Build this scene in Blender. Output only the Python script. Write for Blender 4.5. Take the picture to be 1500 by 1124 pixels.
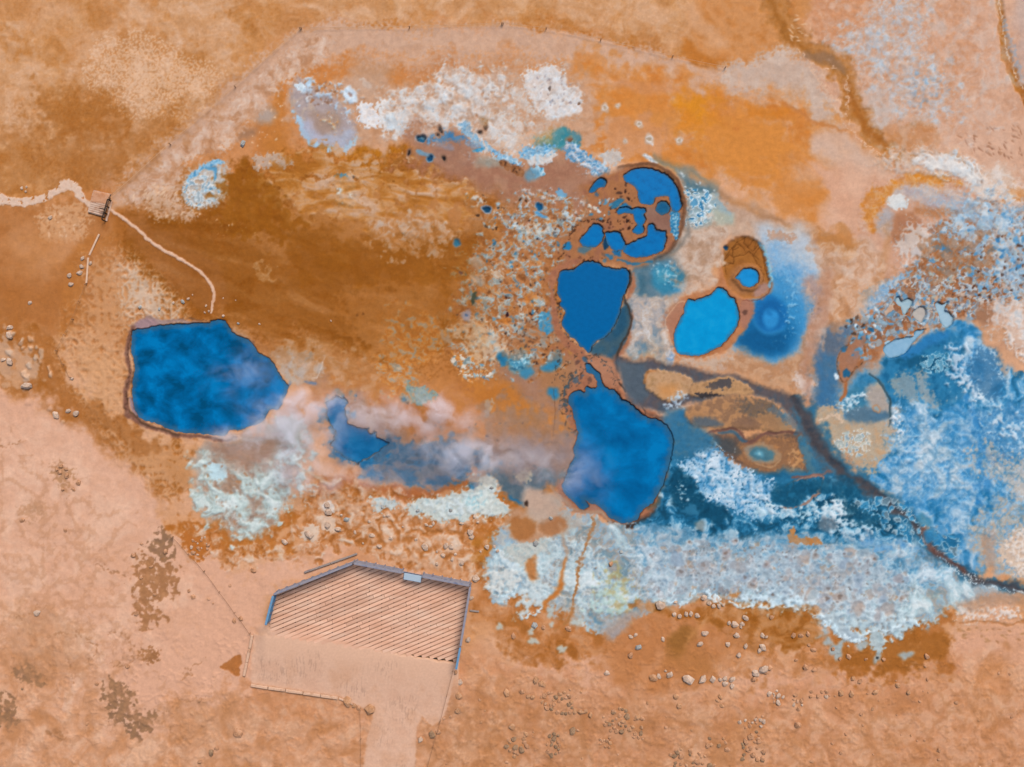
import bpy, bmesh, math, random
import numpy as np
from mathutils import Vector, Matrix

C = bpy.context.scene
for o in list(bpy.data.objects): bpy.data.objects.remove(o, do_unlink=True)
U = 0.05                                     # metres per plan unit
def at(u, v, z=0.0): return Vector(((u - 750) * U, (562 - v) * U, z))

# ---------------------------------------------------------------- camera: a drone looking straight down
CAM_H = 60.0
cam = bpy.data.cameras.new('camera'); cam_ob = bpy.data.objects.new('camera', cam)
C.collection.objects.link(cam_ob); cam_ob.location = (0, 0, CAM_H); cam_ob.rotation_euler = (0, 0, 0)
cam.sensor_fit = 'HORIZONTAL'; cam.angle = 2 * math.atan(750 * U / CAM_H)
cam.clip_end = 5000; cam.clip_start = 0.5
C.camera = cam_ob

# ---------------------------------------------------------------- thin overcast: sky and one very soft sun
SUN_EL, SUN_AZ = math.radians(52), math.radians(25)       # azimuth clockwise from north
world = bpy.data.worlds.new('World'); C.world = world; world.use_nodes = True
nt = world.node_tree; nt.nodes.clear()
wo = nt.nodes.new('ShaderNodeOutputWorld'); bg = nt.nodes.new('ShaderNodeBackground'); sk = nt.nodes.new('ShaderNodeTexSky')
sk.sky_type = 'NISHITA'; sk.sun_disc = False; sk.sun_elevation = SUN_EL; sk.sun_rotation = SUN_AZ
sk.dust_density = 3.0; sk.ozone_density = 1.0
bg.inputs['Strength'].default_value = 0.05
nt.links.new(sk.outputs[0], bg.inputs['Color']); nt.links.new(bg.outputs[0], wo.inputs['Surface'])
sun = bpy.data.lights.new('sun', 'SUN'); sun.energy = 1.5; sun.angle = math.radians(28); sun.color = (1.0, 0.93, 0.85)
sun_ob = bpy.data.objects.new('sun', sun); C.collection.objects.link(sun_ob)
sd = Vector((math.sin(SUN_AZ) * math.cos(SUN_EL), math.cos(SUN_AZ) * math.cos(SUN_EL), math.sin(SUN_EL)))
sun_ob.rotation_euler = sd.to_track_quat('Z', 'Y').to_euler(); sun_ob.location = sd * 100

C.view_settings.view_transform = 'Standard'; C.view_settings.look = 'None'; C.view_settings.gamma = 1.0
C.view_settings.exposure = 1.57
C.render.engine = 'CYCLES'; C.cycles.volume_bounces = 4; C.cycles.max_bounces = 10
ALB = np.array([1 / 1.7, 1 / 1.7, 1 / 1.7])               # display value of a flat surface -> its albedo

# ---------------------------------------------------------------- mineral map of the ground
# Plan units: 1 unit = 0.05 m on the ground, u to the east, v to the south.
def _h2c(s):
    s = s.lstrip('#')
    return np.array([int(s[i:i + 2], 16) / 255.0 for i in (0, 2, 4)], np.float32)

def smooth(a, b, x):
    t = np.clip((x - a) / (b - a), 0, 1)
    return t * t * (3 - 2 * t)

_GR = {}
def perlin(x, y, seed):
    """gradient noise at any coordinates, about -1..1"""
    if seed not in _GR:
        r = np.random.RandomState(seed)
        a = r.rand(256, 256) * 2 * np.pi
        _GR[seed] = (np.cos(a).astype(np.float32), np.sin(a).astype(np.float32))
    gx, gy = _GR[seed]
    x0 = np.floor(x); y0 = np.floor(y)
    fx = (x - x0).astype(np.float32); fy = (y - y0).astype(np.float32)
    ix = x0.astype(np.int32) & 255; iy = y0.astype(np.int32) & 255
    jx = (ix + 1) & 255; jy = (iy + 1) & 255
    u = fx * fx * fx * (fx * (fx * 6 - 15) + 10); w = fy * fy * fy * (fy * (fy * 6 - 15) + 10)
    def g(i, j, dx, dy): return gx[j, i] * dx + gy[j, i] * dy
    n = (g(ix, iy, fx, fy) * (1 - u) + g(jx, iy, fx - 1, fy) * u) * (1 - w) \
        + (g(ix, jy, fx, fy - 1) * (1 - u) + g(jx, jy, fx - 1, fy - 1) * u) * w
    return (n * 1.5).astype(np.float32)

def worley(x, y, seed, jit=0.9):
    """F1, F2, id (0..65535) on unit cells"""
    r = np.random.RandomState(seed)
    jx = r.rand(128, 128).astype(np.float32); jy = r.rand(128, 128).astype(np.float32)
    ids = r.randint(0, 65536, (128, 128)).astype(np.int32)
    xi = np.floor(x).astype(np.int32); yi = np.floor(y).astype(np.int32)
    f1 = np.full(x.shape, 9, np.float32); f2 = f1.copy(); idd = np.zeros(x.shape, np.int32)
    for dy in (-1, 0, 1):
        for dx in (-1, 0, 1):
            cx = (xi + dx) & 127; cy = (yi + dy) & 127
            px = xi + dx + 0.5 + (jx[cy, cx] - 0.5) * jit; py = yi + dy + 0.5 + (jy[cy, cx] - 0.5) * jit
            d = np.hypot(px - x, py - y).astype(np.float32)
            new = d < f1
            f2 = np.where(new, f1, np.minimum(f2, d))
            idd = np.where(new, ids[cy, cx], idd)
            f1 = np.minimum(f1, d)
    return f1, f2, idd

def catmull(pts, closed=True, n=4):
    p = np.array(pts, float); out = []; m = len(p)
    for i in range(m if closed else m - 1):
        if closed: a, b, c, d = p[i - 1], p[i], p[(i + 1) % m], p[(i + 2) % m]
        else: a, b, c, d = p[max(i - 1, 0)], p[i], p[i + 1], p[min(i + 2, m - 1)]
        for k in range(n):
            t = k / n
            out.append(0.5 * (2 * b + (c - a) * t + (2 * a - 5 * b + 4 * c - d) * t * t + (3 * b - a - 3 * c + d) * t ** 3))
    if not closed: out.append(p[-1])
    return np.array(out)

def poly_sd(px, py, pts):
    """signed distance, positive inside"""
    d2 = np.full(px.shape, 1e12, np.float32); ins = np.zeros(px.shape, bool)
    m = len(pts)
    for i in range(m):
        ax, ay = map(float, pts[i]); bx, by = map(float, pts[(i + 1) % m])
        ex, ey = bx - ax, by - ay; L = ex * ex + ey * ey
        if L < 1e-9: continue
        wx = px - np.float32(ax); wy = py - np.float32(ay)
        t = np.clip((wx * ex + wy * ey) * np.float32(1 / L), 0, 1)
        d2 = np.minimum(d2, (wx - t * np.float32(ex)) ** 2 + (wy - t * np.float32(ey)) ** 2)
        if ey != 0:
            c = (ay > py) != (by > py)
            ins ^= c & (px < ex / ey * (py - ay) + ax)
    d = np.sqrt(d2)
    return np.where(ins, d, -d)

def line_sd(px, py, pts, ws):
    """half width minus distance: positive on the stroke"""
    best = np.full(px.shape, -1e6, np.float32)
    for i in range(len(pts) - 1):
        ax, ay = map(float, pts[i]); bx, by = map(float, pts[i + 1])
        ex, ey = bx - ax, by - ay; L = ex * ex + ey * ey + 1e-9
        wx = px - np.float32(ax); wy = py - np.float32(ay)
        t = np.clip((wx * ex + wy * ey) * np.float32(1 / L), 0, 1)
        d = np.sqrt((wx - t * np.float32(ex)) ** 2 + (wy - t * np.float32(ey)) ** 2)
        best = np.maximum(best, (ws[i] + (ws[i + 1] - ws[i]) * t) - d)
    return best

class Ground:
    def __init__(s, X, Y):
        s.X = X.astype(np.float32); s.Y = Y.astype(np.float32)
        s.GX, s.GY = np.meshgrid(s.X, s.Y)
        sh = s.GX.shape
        s.col = np.zeros(sh + (3,), np.float32); s.h = np.zeros(sh, np.float32)
        s.wet = np.zeros(sh, np.float32); s.grit = np.full(sh, 0.5, np.float32)
        s.cache = {}; s.asked = {}; s.rng = np.random.RandomState(7)
        s.seed = 100

    def F(s, sl, scale, octv=4, seed=0, kind='f', sx=1.0, sy=1.0, rot=0.0, gain=0.5):
        """fractal fields: f fbm, r ridged, b billow; large areas are cached"""
        key = (scale, octv, seed, kind, sx, sy, rot, gain)
        if key in s.cache: return s.cache[key][sl]
        s.asked[key] = s.asked.get(key, 0) + 1
        big = s.GX[sl].size > 0.12 * s.GX.size and s.asked[key] > 1 or s.asked[key] > 40
        x, y = (s.GX, s.GY) if big else (s.GX[sl], s.GY[sl])
        shp = x.shape
        if rot:
            c, n = math.cos(rot), math.sin(rot); x, y = x * c + y * n, -x * n + y * c
        x = x / (scale * sx); y = y / (scale * sy)
        out = np.zeros(shp, np.float32); a = 1.0; tot = 0
        for o in range(octv):
            v = perlin(x * 2 ** o + 37.3 * o, y * 2 ** o + 11.7 * o, 1000 + seed * 31 + o)
            if kind == 'r': v = 1 - 2 * np.abs(v)
            elif kind == 'b': v = 2 * np.abs(v) - 0.6
            out += a * v; tot += a * a; a *= gain
        out = out / math.sqrt(tot) * (1.6 if kind == 'f' else 1.0)
        if big: s.cache[key] = out; return out[sl]
        return out

    def box(s, pts, m):
        p = np.array(pts, float)
        i0, i1 = np.searchsorted(s.X, [p[:, 0].min() - m, p[:, 0].max() + m])
        j0, j1 = np.searchsorted(s.Y, [p[:, 1].min() - m, p[:, 1].max() + m])
        return slice(j0, max(j1, j0)), slice(i0, max(i1, i0))

    def tint(s, cols, sl, m=40, seed=3, sx=1, sy=1, rot=0.0, sharp=1.0):
        if isinstance(cols, str): cols = [cols]
        c = [_h2c(q) for q in cols]
        if len(c) == 1: return c[0]
        n = s.F(sl, m, 5, seed, 'f', sx, sy, rot) * 0.42 * sharp + 0.5
        t = (0.5 + 0.5 * np.tanh((n - 0.5) * 2.2)) * 0.9999 * (len(c) - 1)
        i = t.astype(int); f = t - i; f = (f * f * (3 - 2 * f))[..., None]; c = np.array(c)
        return c[i] * (1 - f) + c[np.minimum(i + 1, len(c) - 1)] * f

    def warp(s, sl, w, ws, w2):
        x = s.GX[sl]; y = s.GY[sl]
        if w: x = x + w * s.F(sl, ws, 4, 51); y = y + w * s.F(sl, ws, 4, 52)
        if w2: x = x + w2 * s.F(sl, 6, 2, 53); y = y + w2 * s.F(sl, 6, 2, 54)
        return x, y

    def lay(s, sl, a, cols, op, h, wet, grit, mk):
        a = (a * op).astype(np.float32)
        if cols is not None:
            c = s.tint(cols, sl, **mk) if not isinstance(cols, np.ndarray) else cols
            s.col[sl] += (c - s.col[sl]) * a[..., None]
        if h: s.h[sl] += a * h
        if wet is not None: s.wet[sl] += (wet - s.wet[sl]) * a
        if grit is not None: s.grit[sl] += (grit - s.grit[sl]) * a

    def cover(s, sl, sd, f, k, e, n):
        v = np.clip(sd / max(f, 1e-3), -1, 1) * 0.5 + 0.5
        if k == 0: return smooth(0, 1, v)
        a = smooth(0.5 - e, 0.5 + e, v + k * n)
        return a * smooth(0.0, 0.12, v)

    def P(s, pts, cols, f=10, w=None, ws=45, w2=1.2, k=0.0, e=0.12, n=(12, 4, 9, 'f'), op=1.0, h=0, wet=None, grit=None, sm=True, **mk):
        """a patch inside an outline, soft over f, its edge wandering by w, broken up by noise k"""
        if w is None: w = min(f * 0.9, 15)
        q = catmull(pts) if sm else np.array(pts, float)
        sl = s.box(q, f + 2 * w + 2 * w2 + 2)
        if s.GX[sl].size == 0: return
        x, y = s.warp(sl, w, ws, w2)
        a = s.cover(sl, poly_sd(x, y, q), f, k, e, s.F(sl, *n) if k else 0)
        s.lay(sl, a, cols, op, h, wet, grit, mk)

    def L(s, pts, width, cols, f=1.5, w=1.5, ws=25, w2=0.5, k=0.0, e=0.15, n=(12, 4, 9, 'f'), op=1.0, h=0, wet=None, grit=None, sm=True, **mk):
        """a stroke; width is one number or one per point"""
        ws_ = list(width) if hasattr(width, '__len__') else [width] * len(pts)
        q = np.array(pts, float); r = np.array(ws_, float) / 2
        if sm:
            q2 = catmull(np.c_[q, r], False, 5); q, r = q2[:, :2], q2[:, 2]
        sl = s.box(q, max(ws_) + f + 2 * w + 2)
        if s.GX[sl].size == 0: return
        x, y = s.warp(sl, w, ws, w2)
        a = s.cover(sl, line_sd(x, y, q, r), f, k, e, s.F(sl, *n) if k else 0)
        s.lay(sl, a, cols, op, h, wet, grit, mk)

    def inside(s, pts, n):
        p = np.array(pts, float); lo, hi = p.min(0), p.max(0); out = []
        while len(out) < n:
            q = lo + s.rng.rand(4 * n + 20, 2) * (hi - lo)
            sd = poly_sd(q[:, 0].astype(np.float32), q[:, 1].astype(np.float32), p)
            out += [tuple(a) for a, d in zip(q, sd) if d > 0]
        return out[:n]

    def specks(s, pts, n, r, cols, asp=(1, 1.8), f=0.8, op=(0.6, 1), h=0, ang=None, ring=None, wet=None, lump=0.35):
        """n small blots scattered inside an outline"""
        for (cx, cy) in (s.inside(pts, n) if n else pts):
            rr = r[0] + (r[1] - r[0]) * s.rng.rand() ** 2
            s.blot(cx, cy, rr, cols[s.rng.randint(len(cols))], asp[0] + (asp[1] - asp[0]) * s.rng.rand(),
                   (s.rng.rand() * math.pi if ang is None else ang + s.rng.randn() * 0.35), f, op[0] + (op[1] - op[0]) * s.rng.rand(), h, ring, wet, lump)

    def blot(s, cx, cy, r, col, asp=1.0, ang=0.0, f=0.8, op=1.0, h=0, ring=None, wet=None, lump=0.3):
        R = r * asp + f + 4
        sl = s.box([(cx, cy)], R)
        if s.GX[sl].size == 0: return
        dx = s.GX[sl] - cx; dy = s.GY[sl] - cy
        c, n = math.cos(ang), math.sin(ang)
        u = (dx * c + dy * n) / asp; v = -dx * n + dy * c
        ph = s.rng.rand(3) * 6.3
        t = np.arctan2(v, u)
        rad = r * (1 + lump * (0.5 * np.sin(2 * t + ph[0]) + 0.35 * np.sin(3 * t + ph[1]) + 0.25 * np.sin(5 * t + ph[2])))
        sd = rad - np.hypot(u, v)
        if ring:
            a = smooth(-f, f, sd + 2.0) * op
            s.col[sl] += (_h2c(ring) - s.col[sl]) * a[..., None]
        a = smooth(-f, f, sd) * op
        s.col[sl] += (_h2c(col) - s.col[sl]) * a[..., None]
        if h: s.h[sl] += a * h
        if wet is not None: s.wet[sl] += (wet - s.wet[sl]) * a

    def froth(s, pts, size, pal, f=12, fill=0.8, rim='#d9dfe2', rimop=0.5, op=1.0, seed=5, sx=1, sy=1, rot=0.0, h=0, w=4, ring=True):
        """a field of small round cells, each with its own mineral colour and a rim"""
        q = catmull(pts)
        sl = s.box(q, f + 4)
        if s.GX[sl].size == 0: return
        x, y = s.warp(sl, w, 18, 0.8)
        c, n = math.cos(rot), math.sin(rot)
        F1, F2, ID = worley((x * c + y * n) / (size * sx), (-x * n + y * c) / (size * sy), seed, 0.95)
        sd = poly_sd(s.GX[sl], s.GY[sl], q)
        v = np.clip(sd / f, -1, 1) * 0.5 + 0.5
        r = ((ID * 7919) & 65535) / 65535.0
        on = smooth(0.0, 0.15, v * 1.15 - (1 - fill) - r * (1.15 - fill) * 0.9 + 0.0) * (v > 0.02)
        rad = 0.28 + 0.3 * (((ID * 104729) & 65535) / 65535.0)
        body = smooth(0.08, -0.04, F1 - rad) if ring else smooth(0.0, 0.12, F2 - F1)
        pc = np.array([_h2c(p) for p in pal])
        cc = pc[ID % len(pal)]
        a = (on * body * op * smooth(0, 0.3, v)).astype(np.float32)
        s.col[sl] += (cc - s.col[sl]) * a[..., None]
        if rim:
            e = smooth(0.14, 0.02, np.abs(F1 - rad)) if ring else smooth(0.16, 0.02, F2 - F1)
            e = (e * on * rimop * op * smooth(0, 0.3, v)).astype(np.float32)
            s.col[sl] += (_h2c(rim) - s.col[sl]) * e[..., None]
            s.h[sl] += e * 0.05
        if h: s.h[sl] += a * h

    def lace(s, pts, cols, f=20, thr=0.1, e=0.15, scale=16, op=1.0, seed=21, w=8, h=0.05, octv=5, kind='r', sm=True, **mk):
        """branching crust: ridged noise thickening towards the middle of the outline"""
        q = catmull(pts) if sm else np.array(pts, float)
        sl = s.box(q, f + 2 * w)
        if s.GX[sl].size == 0: return
        x, y = s.warp(sl, w, 40, 1.0)
        v = np.clip(poly_sd(x, y, q) / f, -1, 1)
        n = s.F(sl, scale, octv, seed, kind, gain=0.6)
        z = n * 0.55 + v * 0.5 - 0.25
        a = (0.4 * smooth(thr - 3.2 * e, thr + 0.6 * e, z) + 0.6 * smooth(thr - e, thr + 1.6 * e, z)) * smooth(-1, -0.5, v)
        s.lay(sl, a, cols, op, h, None, 0.9, mk)

    def marble(s, pts, stops, scale=26, wr=0.6, f=16, k=0.4, e=0.3, n=(14, 5, 62, 'f'), op=1.0, seed=300, octv=6, gain=0.58, sx=1.0, sy=1.0, rot=0.0, w=None, hh=0.0, bias=0.0, con=1.15):
        """swirled mineral field: folded noise read through an uneven palette"""
        if w is None: w = min(f * 0.9, 15)
        q = catmull(pts); sl = s.box(q, f + 2 * w + 4)
        if s.GX[sl].size == 0: return
        x, y = s.warp(sl, w, 45, 1.2)
        a = s.cover(sl, poly_sd(x, y, q), f, k, e, s.F(sl, *n) if k else 0)
        x, y = s.GX[sl], s.GY[sl]
        c, m = math.cos(rot), math.sin(rot)
        u = (x * c + y * m) / (scale * sx); v = (-x * m + y * c) / (scale * sy)
        def fb(u, v, o, sd, gn=0.5):
            t = 0; am = 1.0; tot = 0
            for i in range(o):
                t = t + am * perlin(u * 2 ** i + 17.1 * i, v * 2 ** i + 5.3 * i, sd + i); tot += am * am; am *= gn
            return t / math.sqrt(tot)
        wu = fb(u * 0.7 + 3.1, v * 0.7, 3, seed + 20); wv = fb(u * 0.7, v * 0.7 + 8.7, 3, seed + 30)
        t = fb(u + wr * wu, v + wr * wv, octv, seed, gain)
        r = 1 - 2 * np.abs(perlin(u * 2.3 + 1.6 * wv, v * 2.3 + 1.6 * wu, seed + 40))
        t = t * 1.7 + 0.2 * r * np.abs(r)
        t = 0.5 + 0.5 * np.tanh(con * t + bias)
        ps = [p for p, _ in stops]; cs = np.array([_h2c(h) for _, h in stops])
        col = np.stack([np.interp(t, ps, cs[:, i]) for i in range(3)], -1).astype(np.float32)
        a = (a * op)[..., None]
        s.col[sl] += (col - s.col[sl]) * a
        if hh: s.h[sl] += hh * (t - 0.5) * a[..., 0]
# ---------------------------------------------------------------- outlines of the water bodies (plan units)
POOL_LEFT = [(196,484),(211,482),(230,478),(250,476),(267,475),(290,474),(307,474),(309,471),(322,469),(331,472),(336,482),(341,488),(352,494),(363,498),(370,506),(377,517),(391,524),(399,532),(403,539),(407,546),(416,560),(421,566),(418,578),(412,591),(407,599),(395,600),(389,609),(386,615),(373,622),(350,630),(337,629),(329,638),(312,637),(297,635),(280,634),(262,633),(243,626),(226,619),(207,614),(199,603),(195,590),(193,579),(194,560),(197,540),(195,525),(192,512),(193,495)]
POOL_MID = [(818,412),(820,402),(823,397),(832,396),(840,396),(845,391),(850,388),(858,384),(875,385),(884,390),(893,393),(905,395),(913,393),(921,398),(921,408),(920,418),(914,432),(911,440),(908,455),(900,475),(893,486),(883,495),(873,500),(868,506),(862,517),(856,510),(850,506),(843,497),(836,492),(830,485),(823,473),(826,465),(829,455),(824,450),(820,445),(823,440),(817,428)]
POOL_BIG = [(858,535),(864,534),(870,541),(877,546),(880,556),(885,566),(893,570),(900,572),(908,582),(920,589),(933,600),(945,610),(958,614),(967,617),(980,629),(986,645),(984,662),(980,682),(974,700),(970,712),(961,728),(955,738),(945,744),(938,752),(934,760),(924,765),(913,767),(903,763),(892,757),(884,747),(876,741),(862,735),(855,733),(862,739),(861,744),(853,747),(846,741),(838,733),(830,726),(824,714),(828,703),(832,694),(834,685),(843,668),(840,660),(843,652),(847,640),(846,628),(841,612),(839,600),(833,588),(837,578),(848,572),(856,576),(860,567),(868,570),(876,566),(874,555),(867,547),(860,545)]
POOL_BRIGHT = [(1052,422),(1059,423),(1064,427),(1068,434),(1074,437),(1078,443),(1080,448),(1081,455),(1083,465),(1081,471),(1080,477),(1071,490),(1061,502),(1047,511),(1029,520),(1012,521),(996,518),(990,510),(988,498),(989,486),(995,472),(1002,460),(1004,448),(1009,439),(1018,440),(1029,437),(1041,432)]
POOL_SMALL = [(1078,407),(1083,402),(1088,395),(1098,393),(1107,396),(1111,404),(1111,412),(1104,419),(1096,420),(1088,417),(1084,410)]
TOP_BIG = [(915,255),(921,253),(927,248),(944,246),(957,248),(970,253),(981,260),(990,272),(996,288),(998,303),(992,310),(985,306),(982,294),(979,287),(969,287),(960,289),(958,295),(955,299),(947,299),(939,297),(936,289),(933,276),(925,269),(919,267),(915,262)]
TOP_DOT = [(963,300),(968,296),(975,296),(980,301),(980,309),(974,313),(967,313),(962,308)]
TOP_CHAIN = [(904,309),(910,305),(919,304),(926,307),(932,304),(940,305),(945,306),(946,310),(942,314),(945,318),(945,325),(941,330),(943,334),(942,341),(936,342),(930,341),(927,337),(931,333),(935,329),(931,324),(929,318),(925,312),(915,311),(907,313)]
TOP_BEAN = [(864,281),(868,271),(875,263),(884,261),(888,266),(884,273),(876,275),(870,281)]
MID_LEFT = [(849,352),(854,346),(858,341),(863,336),(868,330),(873,328),(880,331),(883,338),(884,345),(881,353),(877,358),(872,361),(866,361),(859,361),(853,358)]
MID_MID = [(887,341),(895,340),(903,339),(908,341),(911,346),(913,351),(916,357),(914,363),(912,366),(907,366),(903,368),(898,365),(894,361),(890,355),(888,348)]
MID_RIGHT = [(950,330),(955,328),(959,331),(961,336),(968,338),(975,339),(976,345),(975,352),(974,359),(972,365),(967,369),(961,371),(954,374),(947,376),(940,376),(932,377),(924,376),(919,373),(915,369),(914,364),(916,359),(922,357),(930,354),(936,350),(943,348),(948,344)]
PALE_MAIN = [(1294,513),(1296,508),(1300,504),(1309,499),(1318,496),(1328,494),(1337,493),(1341,487),(1344,484),(1350,483),(1356,482),(1354,487),(1350,491),(1344,497),(1339,502),(1335,508),(1328,517),(1320,521),(1311,524),(1304,525),(1298,521)]
PALE_RIGHT = [(1370,446),(1374,442),(1382,445),(1389,441),(1388,448),(1385,455),(1392,458),(1397,465),(1397,471),(1394,477),(1388,481),(1382,478),(1378,472),(1376,463),(1373,455)]
PALE_LEFT = [(1312,438),(1318,434),(1322,441),(1330,438),(1338,441),(1336,449),(1331,455),(1328,462),(1323,459),(1320,450),(1314,445)]
PALE_GREY = [(1337,458),(1341,453),(1349,449),(1356,452),(1358,460),(1355,468),(1350,474),(1343,469),(1338,464)]
STEAM_POOL = [(478,590),(486,585),(497,583),(503,586),(507,596),(504,606),(511,617),(522,625),(538,631),(556,640),(568,650),(560,660),(545,667),(528,678),(512,673),(498,664),(487,653),(493,643),(489,630),(482,620),(476,608)]
VENT_A = [(611,202),(614,198),(620,199),(625,203),(624,208),(618,209),(612,207)]
# ---------------------------------------------------------------- the layers
def paint(g):
    P, L, S, B = g.P, g.L, g.specks, g.blot
    FR, LA, MB = g.froth, g.lace, g.marble
    n_f = (5, 3, 61, 'f'); n_m = (14, 5, 62, 'f'); n_c = (30, 5, 63, 'f'); n_r = (14, 5, 64, 'r')
    sl_all = (slice(0, len(g.Y)), slice(0, len(g.X)))
    g.lay(sl_all, np.ones_like(g.h), ['#c98f66', '#d6a480', '#cf9668', '#d8a988'], 1, 0, 0.0, 0.6, dict(m=150, seed=1))
    # --- slope beyond the rope, upper left
    P([(-900,-900),(1500,-900),(1230,-60),(1165,60),(1060,101),(1040,97),(985,84),(940,75),(880,58),(800,43),(735,38),(600,41),(440,43),(163,285),(110,300),(0,300),(-900,330)],
      ['#c07c44','#cc8f5e','#c9894f','#d09868'], f=1.5, w=0.6, ws=20, sm=False, m=110, seed=4)
    LT = ['#d8aa88','#dfb595']; 
    P([(-60,40),(30,62),(62,90),(70,125),(62,165),(50,185),(20,188),(-60,170)], LT, f=22, w=22, k=.5, n=n_m, e=.3, op=.85)
    P([(232,-40),(320,-30),(350,55),(345,85),(320,112),(270,60),(240,40)], LT, f=22, w=20, k=.5, n=n_m, e=.3, op=.9)
    P([(110,95),(190,72),(262,85),(300,128),(280,165),(215,160),(150,140)], LT, f=30, w=22, k=.6, n=n_m, e=.35, op=.75)
    P([(170,-20),(205,10),(205,45),(180,30)], LT, f=16, w=10, k=.5, e=.3, op=.6)
    P([(480,-40),(1130,-60),(1130,20),(1050,70),(960,55),(860,35),(740,18),(640,28),(500,22)], ['#d3a077','#d9ab87','#cf955f'], f=18, w=20, k=.45, n=n_m, e=.4, op=.85, m=50)
    DK = ['#b36c2a','#ad6724','#b9743a']
    P([(62,125),(120,138),(172,158),(180,185),(110,196),(62,185)], DK, f=18, w=18, k=.5, n=n_m, e=.35, op=.75)
    P([(268,72),(315,80),(312,115),(282,108)], DK, f=18, w=12, k=.4, e=.35, op=.6)
    P([(345,12),(392,28),(376,46),(350,36)], DK, f=12, w=10, k=.4, e=.35, op=.7)
    P([(90,-4),(140,2),(132,26),(100,14)], DK, f=12, w=10, k=.4, e=.35, op=.5)
    P([(0,195),(90,200),(190,196),(290,150),(330,120),(240,205),(165,272),(60,275),(0,262)], ['#b8753c','#bf7f46','#b36e30'], f=26, w=18, k=.4, n=n_m, e=.45, op=.75)
    P([(0,205),(45,215),(80,255),(30,275),(-40,270)], DK, f=18, w=14, k=.3, e=.4, op=.55)
    P([(140,250),(160,240),(172,262),(150,280)], ['#a47860'], f=10, w=4, op=.5)
    for q in ([(505,32),(560,28),(588,34),(570,39),(500,40)], [(765,18),(782,30),(800,44),(788,42),(770,36)], [(780,26),(830,30),(880,54),(860,52),(812,40)], [(885,56),(930,64),(985,80),(960,78),(900,62)], [(985,72),(1030,78),(1055,96),(1010,90)], [(890,44),(935,55),(925,62),(895,54)]):
        P(q, ['#b96f28','#b36a2a'], f=5, w=6, k=.5, n=n_m, e=.3, op=.8)
    S([(880,20),(960,20),(990,90),(910,70)], 12, (1, 3), ['#9a6f52','#a87a58'], op=(.3,.6))
    MB([(-200,-200),(1130,-200),(1130,30),(1040,90),(880,50),(735,28),(440,34),(300,165),(170,270),(0,285),(-200,300)], [(0,'#a9682a'),(.25,'#b97a3e'),(.5,'#c68d58'),(.75,'#d3a277'),(1,'#e2bd9e')], scale=46, seed=610, f=12, k=.2, op=.45, gain=.64)
    # soft brushwork of the grass tufts
    P([(-900,-900),(1130,-900),(1130,0),(1060,95),(800,38),(440,40),(165,280),(-900,300)], ['#8f5a26'], f=3, sm=False, k=.9, n=(7,3,70,'f'), e=.3, op=.11)
    P([(-900,-900),(1130,-900),(1130,0),(1060,95),(800,38),(440,40),(165,280),(-900,300)], ['#e2bd9c'], f=3, sm=False, k=1.2, n=(4,3,71,'f'), e=.2, op=.13)
    P([(150,85),(240,80),(300,125),(270,160),(180,140)], ['#e6c2a4'], f=30, k=1.3, n=(4,2,72,'f'), e=.15, op=.5)
    P([(60,150),(230,160),(200,260),(70,240)], ['#8a5220'], f=30, k=.8, n=(5,3,73,'f'), e=.25, op=.2)
    # --- just inside the rope: pale pink-grey band, then orange brown
    P([(163,290),(440,45),(600,43),(735,40),(800,45),(880,60),(985,86),(1060,103),(1120,150),(1060,140),(960,120),(880,98),(800,84),(735,78),(600,80),(480,86),(420,120),(330,195),(265,240),(215,290)],
      ['#c49b7f','#cda78d','#c6a087'], f=14, w=8, k=.35, n=n_f, e=.4, op=.95, m=30)
    P([(265,245),(330,195),(420,120),(480,88),(600,84),(735,80),(800,86),(870,100),(880,160),(800,110),(720,130),(620,160),(520,215),(430,250),(330,300)],
      ['#c4814c','#c98a58','#bf7a42'], f=16, w=14, k=.3, n=n_m, e=.4)
    P([(400,120),(480,92),(570,96),(600,112),(560,128),(480,140),(420,160)], ['#ca8040','#c6793a'], f=16, w=12, op=.8)
    P([(600,95),(700,90),(760,100),(700,118),(640,120)], ['#b97d54','#c1865a'], f=18, w=10, op=.6)
    P([(530,90),(580,92),(570,118),(530,122),(515,108)], ['#b99b86'], f=12, w=10, op=.6)
    P([(480,88),(600,78),(720,80),(820,82),(720,96),(600,98)], ['#c9a58e'], f=12, w=9, k=.4, n=n_f, e=.4, op=.6)
    S([(420,60),(460,60),(330,200),(260,250),(240,250)], 90, (.8,2), ['#a87c5c','#b98a68','#ddbb9e'], op=(.3,.6))
    S([(190,285),(260,230),(250,300),(220,310)], 120, (.8,2), ['#e0bca0','#a8754c','#d5a685'], asp=(1.5,3), op=(.4,.8))
    # --- warm brown slope in the middle
    P([(150,310),(230,288),(262,250),(330,262),(400,235),(470,235),(560,222),(640,225),(720,240),(790,250),(860,300),(830,380),(830,520),(840,600),(840,720),(700,700),(560,670),(440,560),(380,520),(330,472),(200,470),(150,400)],
      ['#ab6a2e','#b8763c','#b07038','#bb7c46'], f=18, w=16, m=70, seed=8, sx=1.5)
    P([(270,262),(330,255),(420,225),(500,225),(560,215),(610,235),(700,260),(640,300),(520,310),(420,315),(350,320),(290,305)], ['#bf7a3c','#b06a28','#c58a55'], f=14, w=14, k=.4, n=n_c, e=.35, m=30, sx=2.5, op=.85)
    DR = ['#97570f','#8d4f10','#9f5f1c','#a56526']
    P([(330,262),(360,252),(400,270),(420,300),(460,318),(440,345),(380,360),(335,330),(318,290)], DR, f=14, w=16, k=.5, n=n_c, e=.25, m=30)
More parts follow.
